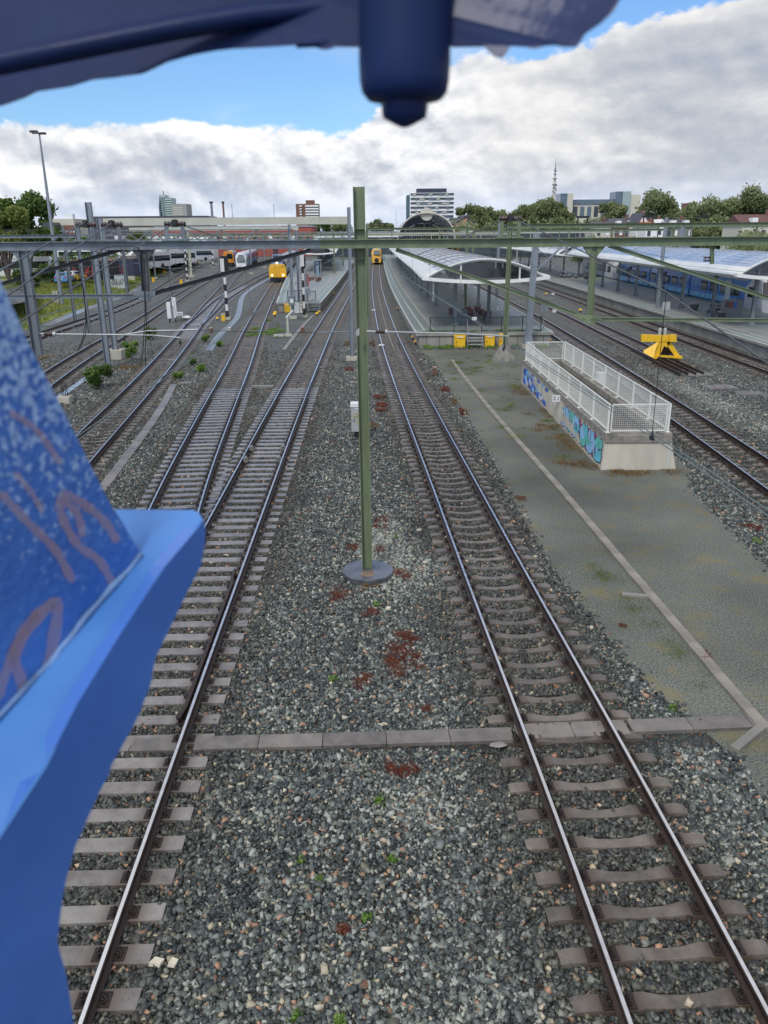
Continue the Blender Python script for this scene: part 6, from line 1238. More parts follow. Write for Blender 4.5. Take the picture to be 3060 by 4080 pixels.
# 5 long blue train behind the right platform
ln = Line('T10', 76.5); o, f, r = local(ln); t = thing('regional_train', 'long blue train with pale nose behind the right platform, one pair of white doors', 'train', (o.x, o.y, 0))
for i, (a, b) in enumerate(((2.5, 18), (18.4, 34), (34.4, 50.5))):
    carriage(t, ln, a, b, [M_trb, M_trlb, M_trf, M_trw], [0, 1, 0, 0, 2, 2, 2, 2, 0, 0, 1], .98, wins=(1.4, 2.1, 2.9, 1.9, 2.85), doors=((3.6 if i == 0 else 9.0, 1.3, M_trw if i == 0 else M_nsb),), band=(1.12, 1.62, M_trlb))
mb = MB(); n0 = [P(-1.42, -2.5, .7), P(1.42, -2.5, .7), P(1.44, -2.5, 2.9), P(.8, -2.5, 3.85), P(-.8, -2.5, 3.85), P(-1.44, -2.5, 2.9)]; n1 = [P(-1.15, 1.2, .75), P(1.15, 1.2, .75), P(1.1, .6, 2.0), P(.6, -1.0, 3.5), P(-.6, -1.0, 3.5), P(-1.1, .6, 2.0)]
mb.add(n0+n1, [(i, (i+1) % 6, (i+1) % 6+6, i+6) for i in range(6)]+[tuple(range(6, 12))]); mb.build('nose', M_trw, t)
mb = MB(); 
for s in (-1, 1): mb.extr([P(s*1.42, -1.9, 2.0), P(s*1.18, .2, 2.05), P(s*1.0, -.9, 2.9), P(s*1.35, -1.9, 2.95)], r*s*.06)
mb.build('side_window', M_win, t); mb = MB(); mb.extr([P(-.95, .62, 2.1), P(.95, .62, 2.1), P(.55, -.9, 3.4), P(-.55, -.9, 3.4)], f*.08); mb.build('windscreen', M_win, t)
ln = Line('T10', 130); o, f, r = local(ln); t = thing('regional_train', 'white nosed train end beyond the long blue train', 'train', (o.x, o.y, 0))
carriage(t, ln, .4, 22, [M_trw, M_trb, M_trf], [0]*4+[2]*4+[0]*3, 1.0, wins=(1.5, 2.0, 3.0, 1.9, 2.85)); MB().box(P(0, .2, 2.5), (2.0, .6, 1.2)).build('windscreen', mat('windscreen_grey', (.12, .15, .15), .15), t)
PATH['T9b'] = PATH['T10']+np.array([-4.4, 0]); PATH['T9b'] = PATH['T9b'][PATH['T9b'][:, 1] > 100]
ln = Line('T9b', 138); ln.p = ln.p+np.array([.4, 0]); o, f, r = local(ln)
ln = Line('T8', 150); o, f, r = local(ln); t = thing('intercity_train', 'dark blue train with orange door ends between the middle and right platforms', 'train', (o.x, o.y, 0))
for i in range(3): carriage(t, ln, .5+i*26, 26+i*26, [M_nsb, M_nsy, M_trf], [0]*4+[2]*4+[0]*3, 1.0, wins=(3, 1.5, 2.2, 1.95, 2.8), doors=((1.0, 1.3, M_nsy), (23.0, 1.3, M_nsy)))
mb = MB(); mb.extr([P(-1.4, 0, .9), P(1.4, 0, .9), P(1.4, 0, 3.2), P(.8, 0, 3.9), P(-.8, 0, 3.9), P(-1.4, 0, 3.2)], f*.4); mb.build('end_wall', M_nsy, t)
# ------------------------------------------------------------------ buses and cars
def bus(x, y, rz, label, L=12.0, grp='white buses in the yard behind the left tracks'):
    t = thing('city_bus', label, 'bus', (x, y, 1.72), rz, grp); W_ = 2.55
    def q(mb): # build in local axes
        o = bpy.data.objects; return mb
    def lb(name, mb, m):
        ob = mb.build(name, m); ob.parent = t; return ob
    mb = MB(); mb.extr([(-L/2, -W_/2, .35), (-L/2+.05, -W_/2, 2.9), (-L/2+.4, -W_/2, 3.15), (L/2-.3, -W_/2, 3.15), (L/2, -W_/2, 2.8), (L/2, -W_/2, .35)], (0, W_, 0)); lb('body', mb, M_trw)
    for s in (-1, 1): mb = MB(); mb.box((0, s*(W_/2+.01), 1.95), (L-.9, .03, 1.05)); lb('window_band', mb, M_win)
    for s in (-1, 1): mb = MB(); mb.box((s*(L/2+.01), 0, 1.85), (.04, W_-.3, 1.5)); lb('windscreen', mb, M_win)
    mb = MB(); mb.box((-.5, 0, 3.28), (L*.55, 1.8, .25)); lb('roof_unit', mb, M_white)
    for a in (-L/2+2.6, L/2-2.9):
        for s in (-1, 1): mb = MB(); mb.lathe((a, s*(W_/2-.12), .48), [(.48, -.14), (.48, .14)], 14, axis='Y', smooth=False); lb('wheel', mb, M_black)
    return t
for px, py, rz, lab in ((590, 1070, 1.15, 'white bus behind the middle drop post, nearest the hedge'), (690, 1055, .95, 'white bus with a yellow lit sign right of the nearest hedge bus'), (770, 1040, .9, 'white bus half hidden behind the thick beige mast'), (60, 1105, .25, 'white bus under the big tree at the left edge'), (560, 1022, .6, 'white bus in the second row behind the containers'), (450, 1018, .3, 'white bus parked beyond the containers, left of the others'), (330, 1042, .1, 'white bus on the far road behind the floodlight mast')):
    v = gp(px, py, 1.72); bus(v.x, v.y, rz, lab)
def car(x, y, rz, label, col, rear):
    t = thing('parked_car', label, 'car', (x, y, 1.72), rz)
    def lb(name, mb, m): ob = mb.build(name, m); ob.parent = t; return ob
    mb = MB(); mb.extr([(-.85, -2.1, .3), (-.85, -2.12, .85), (-.85, -1.9, 1.0), (-.85, 1.1, .98), (-.85, 2.05, .8), (-.85, 2.1, .35)], (1.7, 0, 0)); lb('body', mb, rear)
    mb = MB(); mb.add([(-.78, -1.95, 1.0), (.78, -1.95, 1.0), (.78, 1.0, .98), (-.78, 1.0, .98), (-.62, -1.45, 1.5), (.62, -1.45, 1.5), (.62, .2, 1.5), (-.62, .2, 1.5)], [(0, 1, 5, 4), (1, 2, 6, 5), (2, 3, 7, 6), (3, 0, 4, 7), (4, 5, 6, 7)]); lb('cabin', mb, col)
    mb = MB(); mb.add([(-.66, -1.90, 1.06), (.66, -1.90, 1.06), (.56, -1.52, 1.46), (-.56, -1.52, 1.46)], [(0, 1, 2, 3)]); lb('rear_window', mb, M_glass)
    mb = MB(); mb.box((-.72, 0, 1.22), (.06, 2.2, .3)); mb.box((.72, 0, 1.22), (.06, 2.2, .3)); lb('side_window', mb, M_glass)
    for s in (-1, 1):
        for a in (-1.35, 1.35): mb = MB(); mb.lathe((s*.78, a, .33), [(.33, -.11), (.33, .11)], 14, axis='X', smooth=False); lb('wheel', mb, M_black)
        mb = MB(); mb.box((s*.68, -2.11, .85), (.25, .05, .2)); lb('tail_light', mb, mat('red_panel', (.5, .03, .03), .5))
    mb = MB(); mb.box((0, -2.13, .6), (.52, .02, .12)); lb('number_plate', mb, M_yel if rear is M_white else M_white)
    return t
M_carb = mat('car_blue', (.10, .30, .62), .25, coat=.6); M_cary = mat('car_yellow', (.80, .50, .03), .25, coat=.6)
v = gp(238, 1130, 1.72); car(v.x, v.y+2, .1, 'light blue hatchback parked beside the floodlight mast', M_carb, M_carb)
v = gp(278, 1124, 1.72); car(v.x, v.y+2, -.12, 'white car with a yellow tail parked before the containers', M_trw, M_cary)
v = gp(222, 1045, 1.72); car(v.x, v.y, 1.4, 'white van like car on the far road behind the tree', M_trw, M_trw)
# containers with red paint
def container(x, y, rz, L, label, col, reds=True):
    t = thing('container', label, 'container', (x, y, 1.45), rz)
    def lb(name, mb, m): ob = mb.build(name, m); ob.parent = t; return ob
    mb = MB(); mb.box((0, 0, 1.5), (L, 2.4, 2.8)); 
    for i in range(int(L/.4)): mb.box((-L/2+.2+i*.4, -1.215, 1.5), (.18, .03, 2.5))
    lb('shell', mb, col); mb = MB(); mb.box((0, 0, 2.95), (L+.1, 2.5, .12)); lb('roof', mb, mat('container_roof_brown', (.28, .20, .14), .8))
    if reds:
        mb = MB(); r = random.Random(int(L*3))
        for k in range(int(L*.9)):
            a = -L/2+.6+k*1.05
            if k % 3 == 2: continue
            mb.extr([(a, -1.26, .5+r.random()*.3), (a+.4, -1.26, .4), (a+.55, -1.26, 1.2), (a+.75, -1.26, .6), (a+.9, -1.26, 1.7+r.random()*.5), (a+.5, -1.26, 1.5), (a+.3, -1.26, 2.1+r.random()*.4), (a+.15, -1.26, 1.3)], (0, .02, 0))
        lb('red_painting', mb, mat('paint_red', (.26, .03, .03), .8))
v = gp(358, 1115, 1.45); container(v.x, v.y+1, -.12, 8.5, 'black container with red painted figures behind the twin masts', M_black)
v = gp(462, 1102, 1.45); container(v.x, v.y+1, -.1, 7.0, 'dark container with red and blue drips right of the black one', mat('container_navy', (.04, .05, .09), .6))
v = gp(522, 1090, 1.45); container(v.x, v.y+4, -.1, 3.0, 'small dark blue container end behind the scribbled cabinet', mat('container_blue', (.04, .09, .22), .6), False)
# ------------------------------------------------------------------ floodlight mast
v = gp(243, 1180, 1.2); tp = ap(157, 520, v.y); t = thing('floodlight_mast', 'very tall slim floodlight mast with lamps on top at the left', 'light mast', (v.x, v.y, -.05))
mb = MB(); mb.tube([(v.x, v.y, -.05), (tp.x*.0+v.x+.05, v.y, 10), (v.x+.1, v.y, tp.z-.3)], [.26, .2, .09], 10); mb.build('pole', M_grey, t)
mb = MB(); mb.bar((v.x-.7, v.y, tp.z-.3), (v.x+.7, v.y, tp.z-.3), .10); 
mb.build('cross_arm', M_dark, t)
for dx in (-.65, -.2, .3, .7): mb = MB(); mb.box((v.x+dx, v.y-.15, tp.z-.12-.2*(dx > 0)), (.42, .3, .22)); mb.build('floodlight', M_dark, t)
MB().box((v.x-.6, v.y, .9), (.7, .5, 1.8)).build('cabinet', M_conc, t)
# ------------------------------------------------------------------ buildings
def bld(name, label, cat, px0, px1, pyt, Y, depth, wall, bands=(), roof=None, rz=0, pyb=None):
    a, b = ap(px0, pyt, Y), ap(px1, pyt, Y); w_, h, cx = b.x-a.x, (a.z+b.z)/2, (a.x+b.x)/2
    t = thing(name, label, cat, (cx, Y, 0)); MB().box((cx, Y+depth/2, h/2), (w_, depth, h)).build('wall', wall, t)
    if roof: MB().box((cx, Y+depth/2, h+.2), (w_+.6, depth+.6, .5)).build('roof', roof, t)
    for (z0, z1, x0, x1, m, nm) in bands:
        MB().box((cx-w_/2+w_*(x0+x1)/2, Y-.08, h*(z0+z1)/2), (w_*(x1-x0), .3, h*(z1-z0))).build(nm, m, t)
    return t, cx, w_, h
M_bwht = mat('facade_white', (.88, .88, .86), .6, 0, .03, .02); M_bdk = mat('facade_dark_glass', (.06, .075, .085), .2, 0, .3, .15)
M_brk = mat('facade_brick', (.20, .10, .08), .8, 0, .15, .2); M_brko = mat('facade_red', (.34, .09, .07), .8, 0, .12, .1); M_bei = mat('facade_beige', (.60, .56, .46), .8, 0, .06, .1); M_bgl = mat('facade_blue_glass', (.12, .17, .22), .15, 0, .2, .2)
M_rfd = mat('roof_slate', (.075, .07, .085), .6, 0, .2, .5); M_orr = mat('roof_orange', (.40, .13, .07), .8, 0, .1, .5); M_pink = mat('facade_pink_brick', (.45, .27, .2), .8, 0, .08, .3)
nb = 8
t, cx, w_, h = bld('tower_block', 'white tower block with dark window bands and a black top box', 'building', 1633, 1811, 768, 430, 20, M_bwht)
zb_ = [(768+17.5*i) for i in range(8)]
for i in range(8):
    z1 = ap(1700, 770+17.6*i, 430).z; z0 = ap(1700, 777.6+17.6*i, 430).z
    MB().box((cx, 429.9, (z0+z1)/2), (w_*.965, .4, z1-z0)).build('window_band', M_bdk, t)
    for k in range(5): MB().box((cx-w_*.4+w_*.17*k+((i*7+k*3) % 5)*.5, 429.6, (z0+z1)/2-.2), (1.6+(i*k) % 3, .3, (z1-z0)*.6)).build('blind', M_bgl if (i+k) % 2 else M_bei, t)
z1 = ap(1700, 749, 430).z; MB().box((cx+.0, 440, (z1+h)/2), (w_*.68, 10, z1-h)).build('top_box', mat('facade_black_blue', (.03, .04, .055), .3), t); MB().box((cx-w_/2-.6, 440, h/2-1), (1.6, 18, h)).build('side_wall', mat('facade_slate_blue', (.07, .13, .16), .5), t)
t, cx, w_, h = bld('apartment_tower', 'brown brick apartment tower with white balcony bands', 'building', 1178, 1268, 812, 900, 18, M_brk)
for i in range(5):
    z = ap(1220, 815+11*i, 900).z; MB().box((cx+w_*.22, 899, z-1.5), (w_*.58, 2.0, 1.5)).build('balcony', M_bwht, t); MB().box((cx-w_*.28, 899, z-1.5), (w_*.10, 2, 1.2)).build('balcony', M_bwht, t); MB().box((cx+w_*.22, 899.6, z-3.0), (w_*.56, 1.0, 1.2)).build('window_band', M_bdk, t)
z1 = ap(1230, 797, 900).z; MB().box((cx+w_*.12, 908, (h+z1)/2), (w_*.38, 8, z1-h)).build('top_box', M_brk, t)
t, cx, w_, h = bld('office_tower', 'slanted pale green striped office tower on the left skyline', 'building', 634, 655, 776, 1500, 30, mat('facade_pale_green', (.45, .55, .5), .4), pyb=0)
for i in range(11): z = ap(640, 787+7*i, 1500).z; MB().box((cx+w_*.1, 1499, z), (w_*.8, 1.5, 1.5)).build('window_band', mat('facade_grey_glass', (.26, .32, .33), .3), t)
a = ap(655, 788, 1500); b = ap(683, 788, 1500); MB().box(((a.x+b.x)/2, 1516, a.z/2), (b.x-a.x, 30, a.z)).build('side_wing', mat('facade_grey_glass2', (.20, .26, .30), .3), t)
for i in range(8): z = ap(670, 794+9*i, 1500).z; MB().box(((a.x+b.x)/2, 1499.5, z), (b.x-a.x, 2, 2.2)).build('floor_band', mat('facade_pale_green', (.45, .55, .5), .4), t)
p0 = ap(632, 822, 1500); mb = MB(); mb.extr([(p0.x, 1500, 0), (p0.x-.1, 1500, p0.z), (p0.x+4, 1500, ap(640, 776, 1500).z), (p0.x+6, 1500, 0)], (0, 30, 0)); mb.build('slanted_edge', M_bgl, t); mb = MB(); mb.bar((p0.x+8, 1510, a.z), (p0.x+8, 1510, a.z+12), 1); mb.build('antenna', M_dark, t)
bld('office_block', 'flat beige grey office block beside the striped tower', 'building', 684, 742, 812, 1480, 40, mat('facade_grey_beige', (.34, .34, .32), .7), [(.70+.06*i, .725+.06*i, .06, .72, M_bei, 'window_band') for i in range(4)])
for px, w2, ptop, lab, Y in ((841, 12, 803, 'silver grey chimney, left one of the pair', 500), (888, 9, 803, 'brown grey chimney, right one of the pair', 500), (923, 2.5, 812, 'thin antenna pole right of the two chimneys', 500), (1090, 2.5, 811, 'thin pole above the long beige beam', 500), (1578, 1.5, 835, 'thin mast left of the station hall on the horizon', 700)):
    p = ap(px, ptop, Y); r_ = w2*Y/FPX/2; t = thing('chimney' if w2 > 5 else 'antenna_pole', lab, 'chimney' if w2 > 5 else 'antenna', (p.x, Y, 0)); mb = MB(); mb.tube([(p.x, Y, 0), (p.x, Y, p.z)], r_*.8, 10); mb.build('shaft', M_grey if w2 != 9 else M_brk, t)
    if w2 > 5: mb = MB(); mb.tube([(p.x, Y, p.z-.8), (p.x, Y, p.z)], r_*1.25, 10); mb.build('rim', M_dark, t)
t, cx, w_, h = bld('factory_hall', 'long red brick hall with white sawtooth roof lights behind the left portals', 'building', 600, 1240, 905, 330, 30, M_brko, roof=M_trf)
for i in range(9):
    a = ap(905+38*i, 890, 331); b = ap(905+38*i+26, 873, 331); mb = MB(); mb.extr([(a.x, 331, a.z), (a.x+3.6, 331, a.z), (a.x+2.8, 331, b.z), (a.x-.8, 331, b.z)], (0, 20, 0)); mb.build('roof_light', M_bwht, t)
for i in range(22): MB().box((cx-w_/2+2+i*3.0, 329.9, 7), (1.6, .2, 2.2)).build('window', M_glass if i % 3 else M_bwht, t)
bld('white_shed', 'long white curved bus shed behind the left portals', 'building', 520, 830, 942, 300, 16, M_bwht); bld('white_tent', 'white tent roof left of the long bus shed', 'building', 455, 520, 940, 280, 12, M_bwht)
bld('warehouse', 'flat grey roofed warehouse on the left horizon', 'building', 345, 820, 861, 600, 40, M_rfd)
t, cx, w_, h = bld('school_building', 'beige building with brick upper part and round windows by the floodlight mast', 'building', 205, 292, 872, 400, 25, M_bei, [(.55, .82, .28, 1.0, M_brk, 'brick_band')])
for i in range(4): mb = MB(); mb.lathe((cx-w_*.0+i*1.6, 399.6, h*.64), [(.45, 0), (.45, .1)], 12, axis='Y'); mb.build('round_window', M_bwht, t)
MB().box((cx+w_*.3, 402, h+1.0), (3.5, 3, 2.4)).build('roof_unit', M_bwht, t)
bld('flat_building', 'low flat building left of the beige one', 'building', 168, 205, 886, 390, 20, M_bdk)
# telecom tower
Y = 700; p = ap(2215, 641, Y); t = thing('telecom_tower', 'tall concrete telecommunication tower with ring platforms', 'tower', (p.x, Y, 0)); s = Y/FPX
def tz(py): return ap(2215, py, Y).z
mb = MB(); mb.tube([(p.x, Y, 0), (p.x, Y, tz(730)), (p.x, Y, tz(700))], [1.6, 1.2, .8], 12); mb.build('shaft', M_bei, t); mb = MB(); mb.tube([(p.x, Y, tz(700)), (p.x, Y, tz(665)), (p.x, Y, tz(630))], [.7, .35, .08], 8); mb.build('mast', M_grey, t)
for py, r_ in ((672, .9), (680, 1.6), (694, 1.2), (712, 2.1), (735, 2.3), (748, 1.6)): mb = MB(); mb.lathe((p.x, Y, tz(py)), [(r_, -.25), (r_, .25)], 12, smooth=False); mb.build('ring_platform', M_grey, t)
for i in range(8): mb = MB(); mb.box((p.x+1.6*math.cos(i*2.2), Y-1, tz(738+i*6)), (.8, .8, 1.4)); mb.build('dish', M_trf, t)
# beige office with glass stair towers
t, cx, w_, h = bld('office_building', 'beige office with blue glass top floor and two glazed stair towers', 'building', 2235, 2552, 795, 450, 25, M_bei)
for i in range(9): MB().box((cx-w_/2+8+i*3.7, 449.8, h*.76), (2.1, .5, 5.0)).build('window', M_bgl if i % 3 else M_bdk, t)
MB().box((cx-w_*.02, 456, h-1.1), (w_*.86, 13, 2.3)).build('glass_floor', M_bgl, t)
for a, b, top, m in ((2234, 2262, 771, M_bgl), (2262, 2285, 771, M_bei), (2455, 2482, 763, M_bgl), (2480, 2516, 763, mat('glass_pale', (.34, .42, .42), .15)), (2516, 2554, 776, M_bei)):
    q0, q1 = ap(a, top, 446), ap(b, top, 446); MB().box(((q0.x+q1.x)/2, 452, q0.z/2), (q1.x-q0.x, 12, q0.z)).build('stair_tower', m, t)
# gabled hall
def gable(name, label, px0, px1, pye, pya, Y, depth, wall, roof, cat='building', extra=None, side=False):
    a, b, ap_ = ap(px0, pye, Y), ap(px1, pye, Y), ap((px0+px1)/2, pya, Y); cx = (a.x+b.x)/2; t = thing(name, label, cat, (cx, Y, 0))
    if side:      # ridge across the view
        MB().box((cx, Y+depth/2, a.z/2), (b.x-a.x, depth, a.z)).build('wall', wall, t); mb = MB(); mb.add([(a.x-.3, Y-.4, a.z), (b.x+.3, Y-.4, a.z), (b.x+.3, Y+depth*.5, ap_.z), (a.x-.3, Y+depth*.5, ap_.z), (a.x-.3, Y+depth+.4, a.z), (b.x+.3, Y+depth+.4, a.z)], [(0, 1, 2, 3), (3, 2, 5, 4), (0, 3, 4), (1, 5, 2)]); mb.build('roof', roof, t)
    else:
        mb = MB(); mb.extr([(a.x, Y, 0), (b.x, Y, 0), (b.x, Y, b.z), (ap_.x, Y, ap_.z), (a.x, Y, a.z)], (0, depth, 0)); mb.build('wall', wall, t)
        mb = MB()
        for p, q in ((a, ap_), (ap_, b)): mb.add([(p.x, Y-.5, p.z+.25), (q.x, Y-.5, q.z+.25), (q.x, Y+depth, q.z+.25), (p.x, Y+depth, p.z+.25), (p.x, Y-.5, p.z-.35), (q.x, Y-.5, q.z-.35), (q.x, Y+depth, q.z-.35), (p.x, Y+depth, p.z-.35)], [(0, 1, 2, 3), (0, 4, 5, 1), (1, 5, 6, 2), (2, 6, 7, 3), (3, 7, 4, 0)])
        mb.build('roof', roof, t)
    return t, cx, a, ap_
t, cx, a, c = gable('gabled_hall', 'pink brick gabled hall with a small round window beside the station arch', 1810, 1902, 892, 860, 380, 40, M_pink, M_rfd)
mb = MB(); mb.lathe((cx+1.3, 379.9, a.z+1.3), [(.8, -.1), (.8, .1)], 14, axis='Y'); mb.build('round_window', M_glass, t)
for i in range(4): MB().box((cx-3.6+i*2.6, 379.8, a.z-2.2), (1.0, .3, 1.6)).build('window', M_brk, t)
gable('station_roof', 'dark hipped station roof behind the pink gable', 1800, 1940, 895, 866, 420, 20, M_pink, M_rfd, side=True)
# terraced houses at right
r = random.Random(9)
for k, (a, b, pe, pa, Y, wall, roof, lab) in enumerate(((2370, 2440, 905, 880, 300, M_bei, M_rfd, 'slate roofed house left of the pale ones'), (2440, 2535, 905, 868, 310, M_brk, M_rfd, 'long dark roofed house behind the green portal'), (2540, 2590, 888, 850, 300, M_bwht, M_rfd, 'white house with a pointed dark roof'), (2575, 2625, 906, 882, 290, M_bwht, M_orr, 'small house with a bright orange red roof'), (2622, 2655, 900, 876, 290, M_bwht, M_bwht, 'narrow cream gable right of the red roof'), (2655, 2760, 905, 873, 290, mat('facade_grey_stone', (.22, .22, .22), .8), M_rfd, 'wide slate roofed house with white dormers'), (2960, 3130, 900, 852, 240, M_bei, mat('roof_brown', (.13, .06, .05), .7), 'big brown roofed gabled house at the right edge'))):
    t, cx, q, c = gable('terraced_house', lab, a, b, pe, pa, Y, 14, wall, roof, 'house', side=(k in (0, 1, 3, 5, 6)))
    wdt = abs(ap(b, pe, Y).x-q.x); n = max(2, int(wdt/2.2))
    for i in range(n):
        for z in (q.z-2.0, q.z-5.0): mb = MB(); mb.box((q.x+wdt*(i+.5)/n, Y-.05, z), (1.1, .2, 1.7)); mb.build('window', M_bdk if (i+int(z)) % 2 else M_bwht, t)
    if k in (1, 5, 6): 
        for i in range(max(2, n//2)): mb = MB(); mb.box((q.x+wdt*(i+.6)/max(2, n//2), Y+2.0, q.z+1.3), (1.6, 2.5, 1.8)); mb.build('dormer', M_bwht, t)
    mb = MB(); mb.box((q.x+wdt*.8, Y+7, c.z+.4), (1.0, .8, 1.8)); mb.build('chimney', M_brk, t)
bld('brick_block', 'red brick roof block peeking between the right hand trees', 'building', 2745, 2778, 808, 500, 12, M_brk)
# station hall with arched front
Y = 300; ax0, ax1 = ap(1592, 958, Y), ap(1808, 935, Y); apx = ap(1705, 834, Y); t = thing('station_hall', 'arched steel and glass station hall with a pale rim', 'station hall', ((ax0.x+ax1.x)/2, Y, 0))
cx = (ax0.x+ax1.x)/2; hw = (ax1.x-ax0.x)/2*1.06; NA = 28; base = 4.5; H_ = apx.z-base-1.2
arc = [(cx-hw*math.cos(math.pi*k/NA), base+H_*math.sin(math.pi*k/NA)**.8) for k in range(NA+1)]
mb = MB(); vs = []
ys = [Y+6*i for i in range(11)]
for y in ys: vs += [(x, y, z) for x, z in arc]
n = NA+1; mb.add(vs, [(i*n+k, (i+1)*n+k, (i+1)*n+k+1, i*n+k+1) for i in range(10) for k in range(NA)], 0, True); sh = mb.build('glass_roof', mat('hall_roof', (.34, .38, .43), .3, 0, .2, .1, alpha=.62), t); md = sh.modifiers.new('thick', 'SOLIDIFY'); md.thickness = .3
mb = MB(); mb.tube([(x, Y-.3, z) for x, z in arc], .24, 8); mb.build('rim', M_bei, t)
for k in range(1, 6): mb = MB(); mb.tube([(cx+(x-cx)*.97, Y+4+k*8, base+(z-base)*.95) for x, z in arc], .2, 6); mb.build('rib', M_trf, t)
mb = MB()
for k in range(-8, 9): zz = base+H_*max(0, 1-(k/9)**2)**.55*.66; mb.bar((cx+hw*.8*k/9, Y+20, 1), (cx+hw*.8*k/9, Y+20, zz), .15)
mb.tube([(cx+(x-cx)*.82, Y+20, base+(z-base)*.68) for x, z in arc], .22, 6); mb.build('glazed_screen', M_trw, t)
mb = MB(); mb.extr([(cx+(x-cx)*.96, Y+57, base+(z-base)*.96) for x, z in arc], (0, .4, 0)); mb.build('interior_shade_panel', mat('hall_interior_shade', (.12, .15, .21), .5), t)  # added dark panel standing in for the shaded hall interior
mb = MB(); mb.lathe((cx, Y+2, apx.z-1.6), [(2.2, -1.5), (2.2, 6)], 16, axis='Y'); mb.build('ridge_lantern', M_bei, t); mb = MB(); mb.box((cx-2.5, Y+8, base+H_*.55), (3, 1, 2.2)); mb.box((cx+1.0, Y+8, base+H_*.55), (3, 1, 2.2)); mb.build('hanging_display', M_black, t)
bld('station_wing', 'long pale green flat roofed station wing', 'building', 1850, 2330, 922, 290, 16, M_bdk, roof=mat('roof_pale_green', (.42, .46, .38), .7)); bld('platform_roofs', 'low white roofs in front of the hall, seen end on', 'building', 1270, 1600, 945, 310, 30, M_bdk, roof=M_bwht)
bld('parking_deck', 'long grey parking deck on the far left of the station hall', 'building', 1230, 1600, 922, 380, 20, mat('facade_deck', (.30, .33, .34), .6), [(.75, .85, .02, .98, M_bdk, 'opening_band')])
# ------------------------------------------------------------------ trees and plants
def leaf_mat(name, c1, c2, c3):
    m = bpy.data.materials.new(name); m.use_nodes = True; nt = m.node_tree; N = nt.nodes; L = nt.links; b = N['Principled BSDF']; b.inputs['Roughness'].default_value = .55
    b.inputs['Specular IOR Level'].default_value = .3
    at = N.new('ShaderNodeAttribute'); at.attribute_name = 'leaf'; r_ = N.new('ShaderNodeValToRGB'); L.new(at.outputs['Fac'], r_.inputs[0]); e = r_.color_ramp.elements
    e[0].color = (*c1, 1); e[1].color = (*c3, 1); q = e.new(.5); q.color = (*c2, 1); L.new(r_.outputs[0], b.inputs['Base Color'])
    tr = N.new('ShaderNodeBsdfTranslucent'); L.new(r_.outputs[0], tr.inputs['Color']); ms = N.new('ShaderNodeMixShader'); ms.inputs[0].default_value = .42; L.new(b.outputs[0], ms.inputs[1]); L.new(tr.outputs[0], ms.inputs[2]); L.new(ms.outputs[0], N['Material Output'].inputs[0]); return m
M_lf1 = leaf_mat('leaf_green', (.05, .095, .022), (.10, .17, .04), (.17, .25, .065)); M_lf2 = leaf_mat('leaf_olive_hazed', (.13, .165, .075), (.22, .26, .115), (.32, .36, .17)); M_lf3 = leaf_mat('leaf_yellow_green', (.09, .125, .03), (.16, .20, .05), (.26, .30, .08))  # olive leaves carry distance haze as a paler colour
M_red = leaf_mat('sedum_red', (.12, .028, .022), (.21, .060, .042), (.30, .12, .06)); M_brt = leaf_mat('weed_bright', (.09, .17, .03), (.16, .28, .05), (.27, .38, .10)); M_dry = leaf_mat('dry_brown', (.14, .08, .03), (.24, .14, .055), (.32, .22, .08))
M_bark = mat('bark', (.09, .07, .055), .9, 0, .3, 6)
def leaves(name, C_, R_, n, size, m, parent, seed, base=(0, 0, 0), shell=.55, flat=1.0):
    """C_ clump centres, R_ radii -> small leaf faces through the clumps, one mesh"""
    r_ = np.random.default_rng(seed); C_ = np.array(C_, float); R_ = np.array(R_, float); w_ = R_**2; w_ = w_/w_.sum(); k = r_.choice(len(R_), n, p=w_)
    d = r_.normal(size=(n, 3)); d /= np.linalg.norm(d, axis=1)[:, None]; rad = R_[k]*(shell+(1-shell)*r_.random(n))**.7*(1+.20*r_.normal(size=n))
    c = C_[k]+d*rad[:, None]*np.array([1, 1, flat]); nrm = d+.9*r_.normal(size=(n, 3)); nrm /= np.linalg.norm(nrm, axis=1)[:, None]
    a = np.cross(nrm, r_.normal(size=(n, 3))); a /= np.linalg.norm(a, axis=1)[:, None]; b = np.cross(nrm, a); s = size*(.6+.8*r_.random(n))[:, None]
    v = np.stack([c-a*s*.5, c+b*s*.38, c+a*s*.6, c-b*s*.38], 1).reshape(-1, 3)-np.array(base)
    me = bpy.data.meshes.new(name); me.vertices.add(4*n); me.vertices.foreach_set('co', v.reshape(-1)); me.loops.add(4*n); me.loops.foreach_set('vertex_index', np.arange(4*n)); me.polygons.add(n); me.polygons.foreach_set('loop_start', np.arange(0, 4*n, 4)); me.update(calc_edges=True)
    cl = r_.random(len(R_))*.5; f = np.clip(cl[k]+r_.random(n)*.5+.12*d[:, 2], 0, 1); at = me.attributes.new('leaf', 'FLOAT', 'FACE'); at.data.foreach_set('value', f.astype(np.float32)); me.materials.append(m)
    o = bpy.data.objects.new(name, me); C.objects.link(o); o.parent = parent; return o
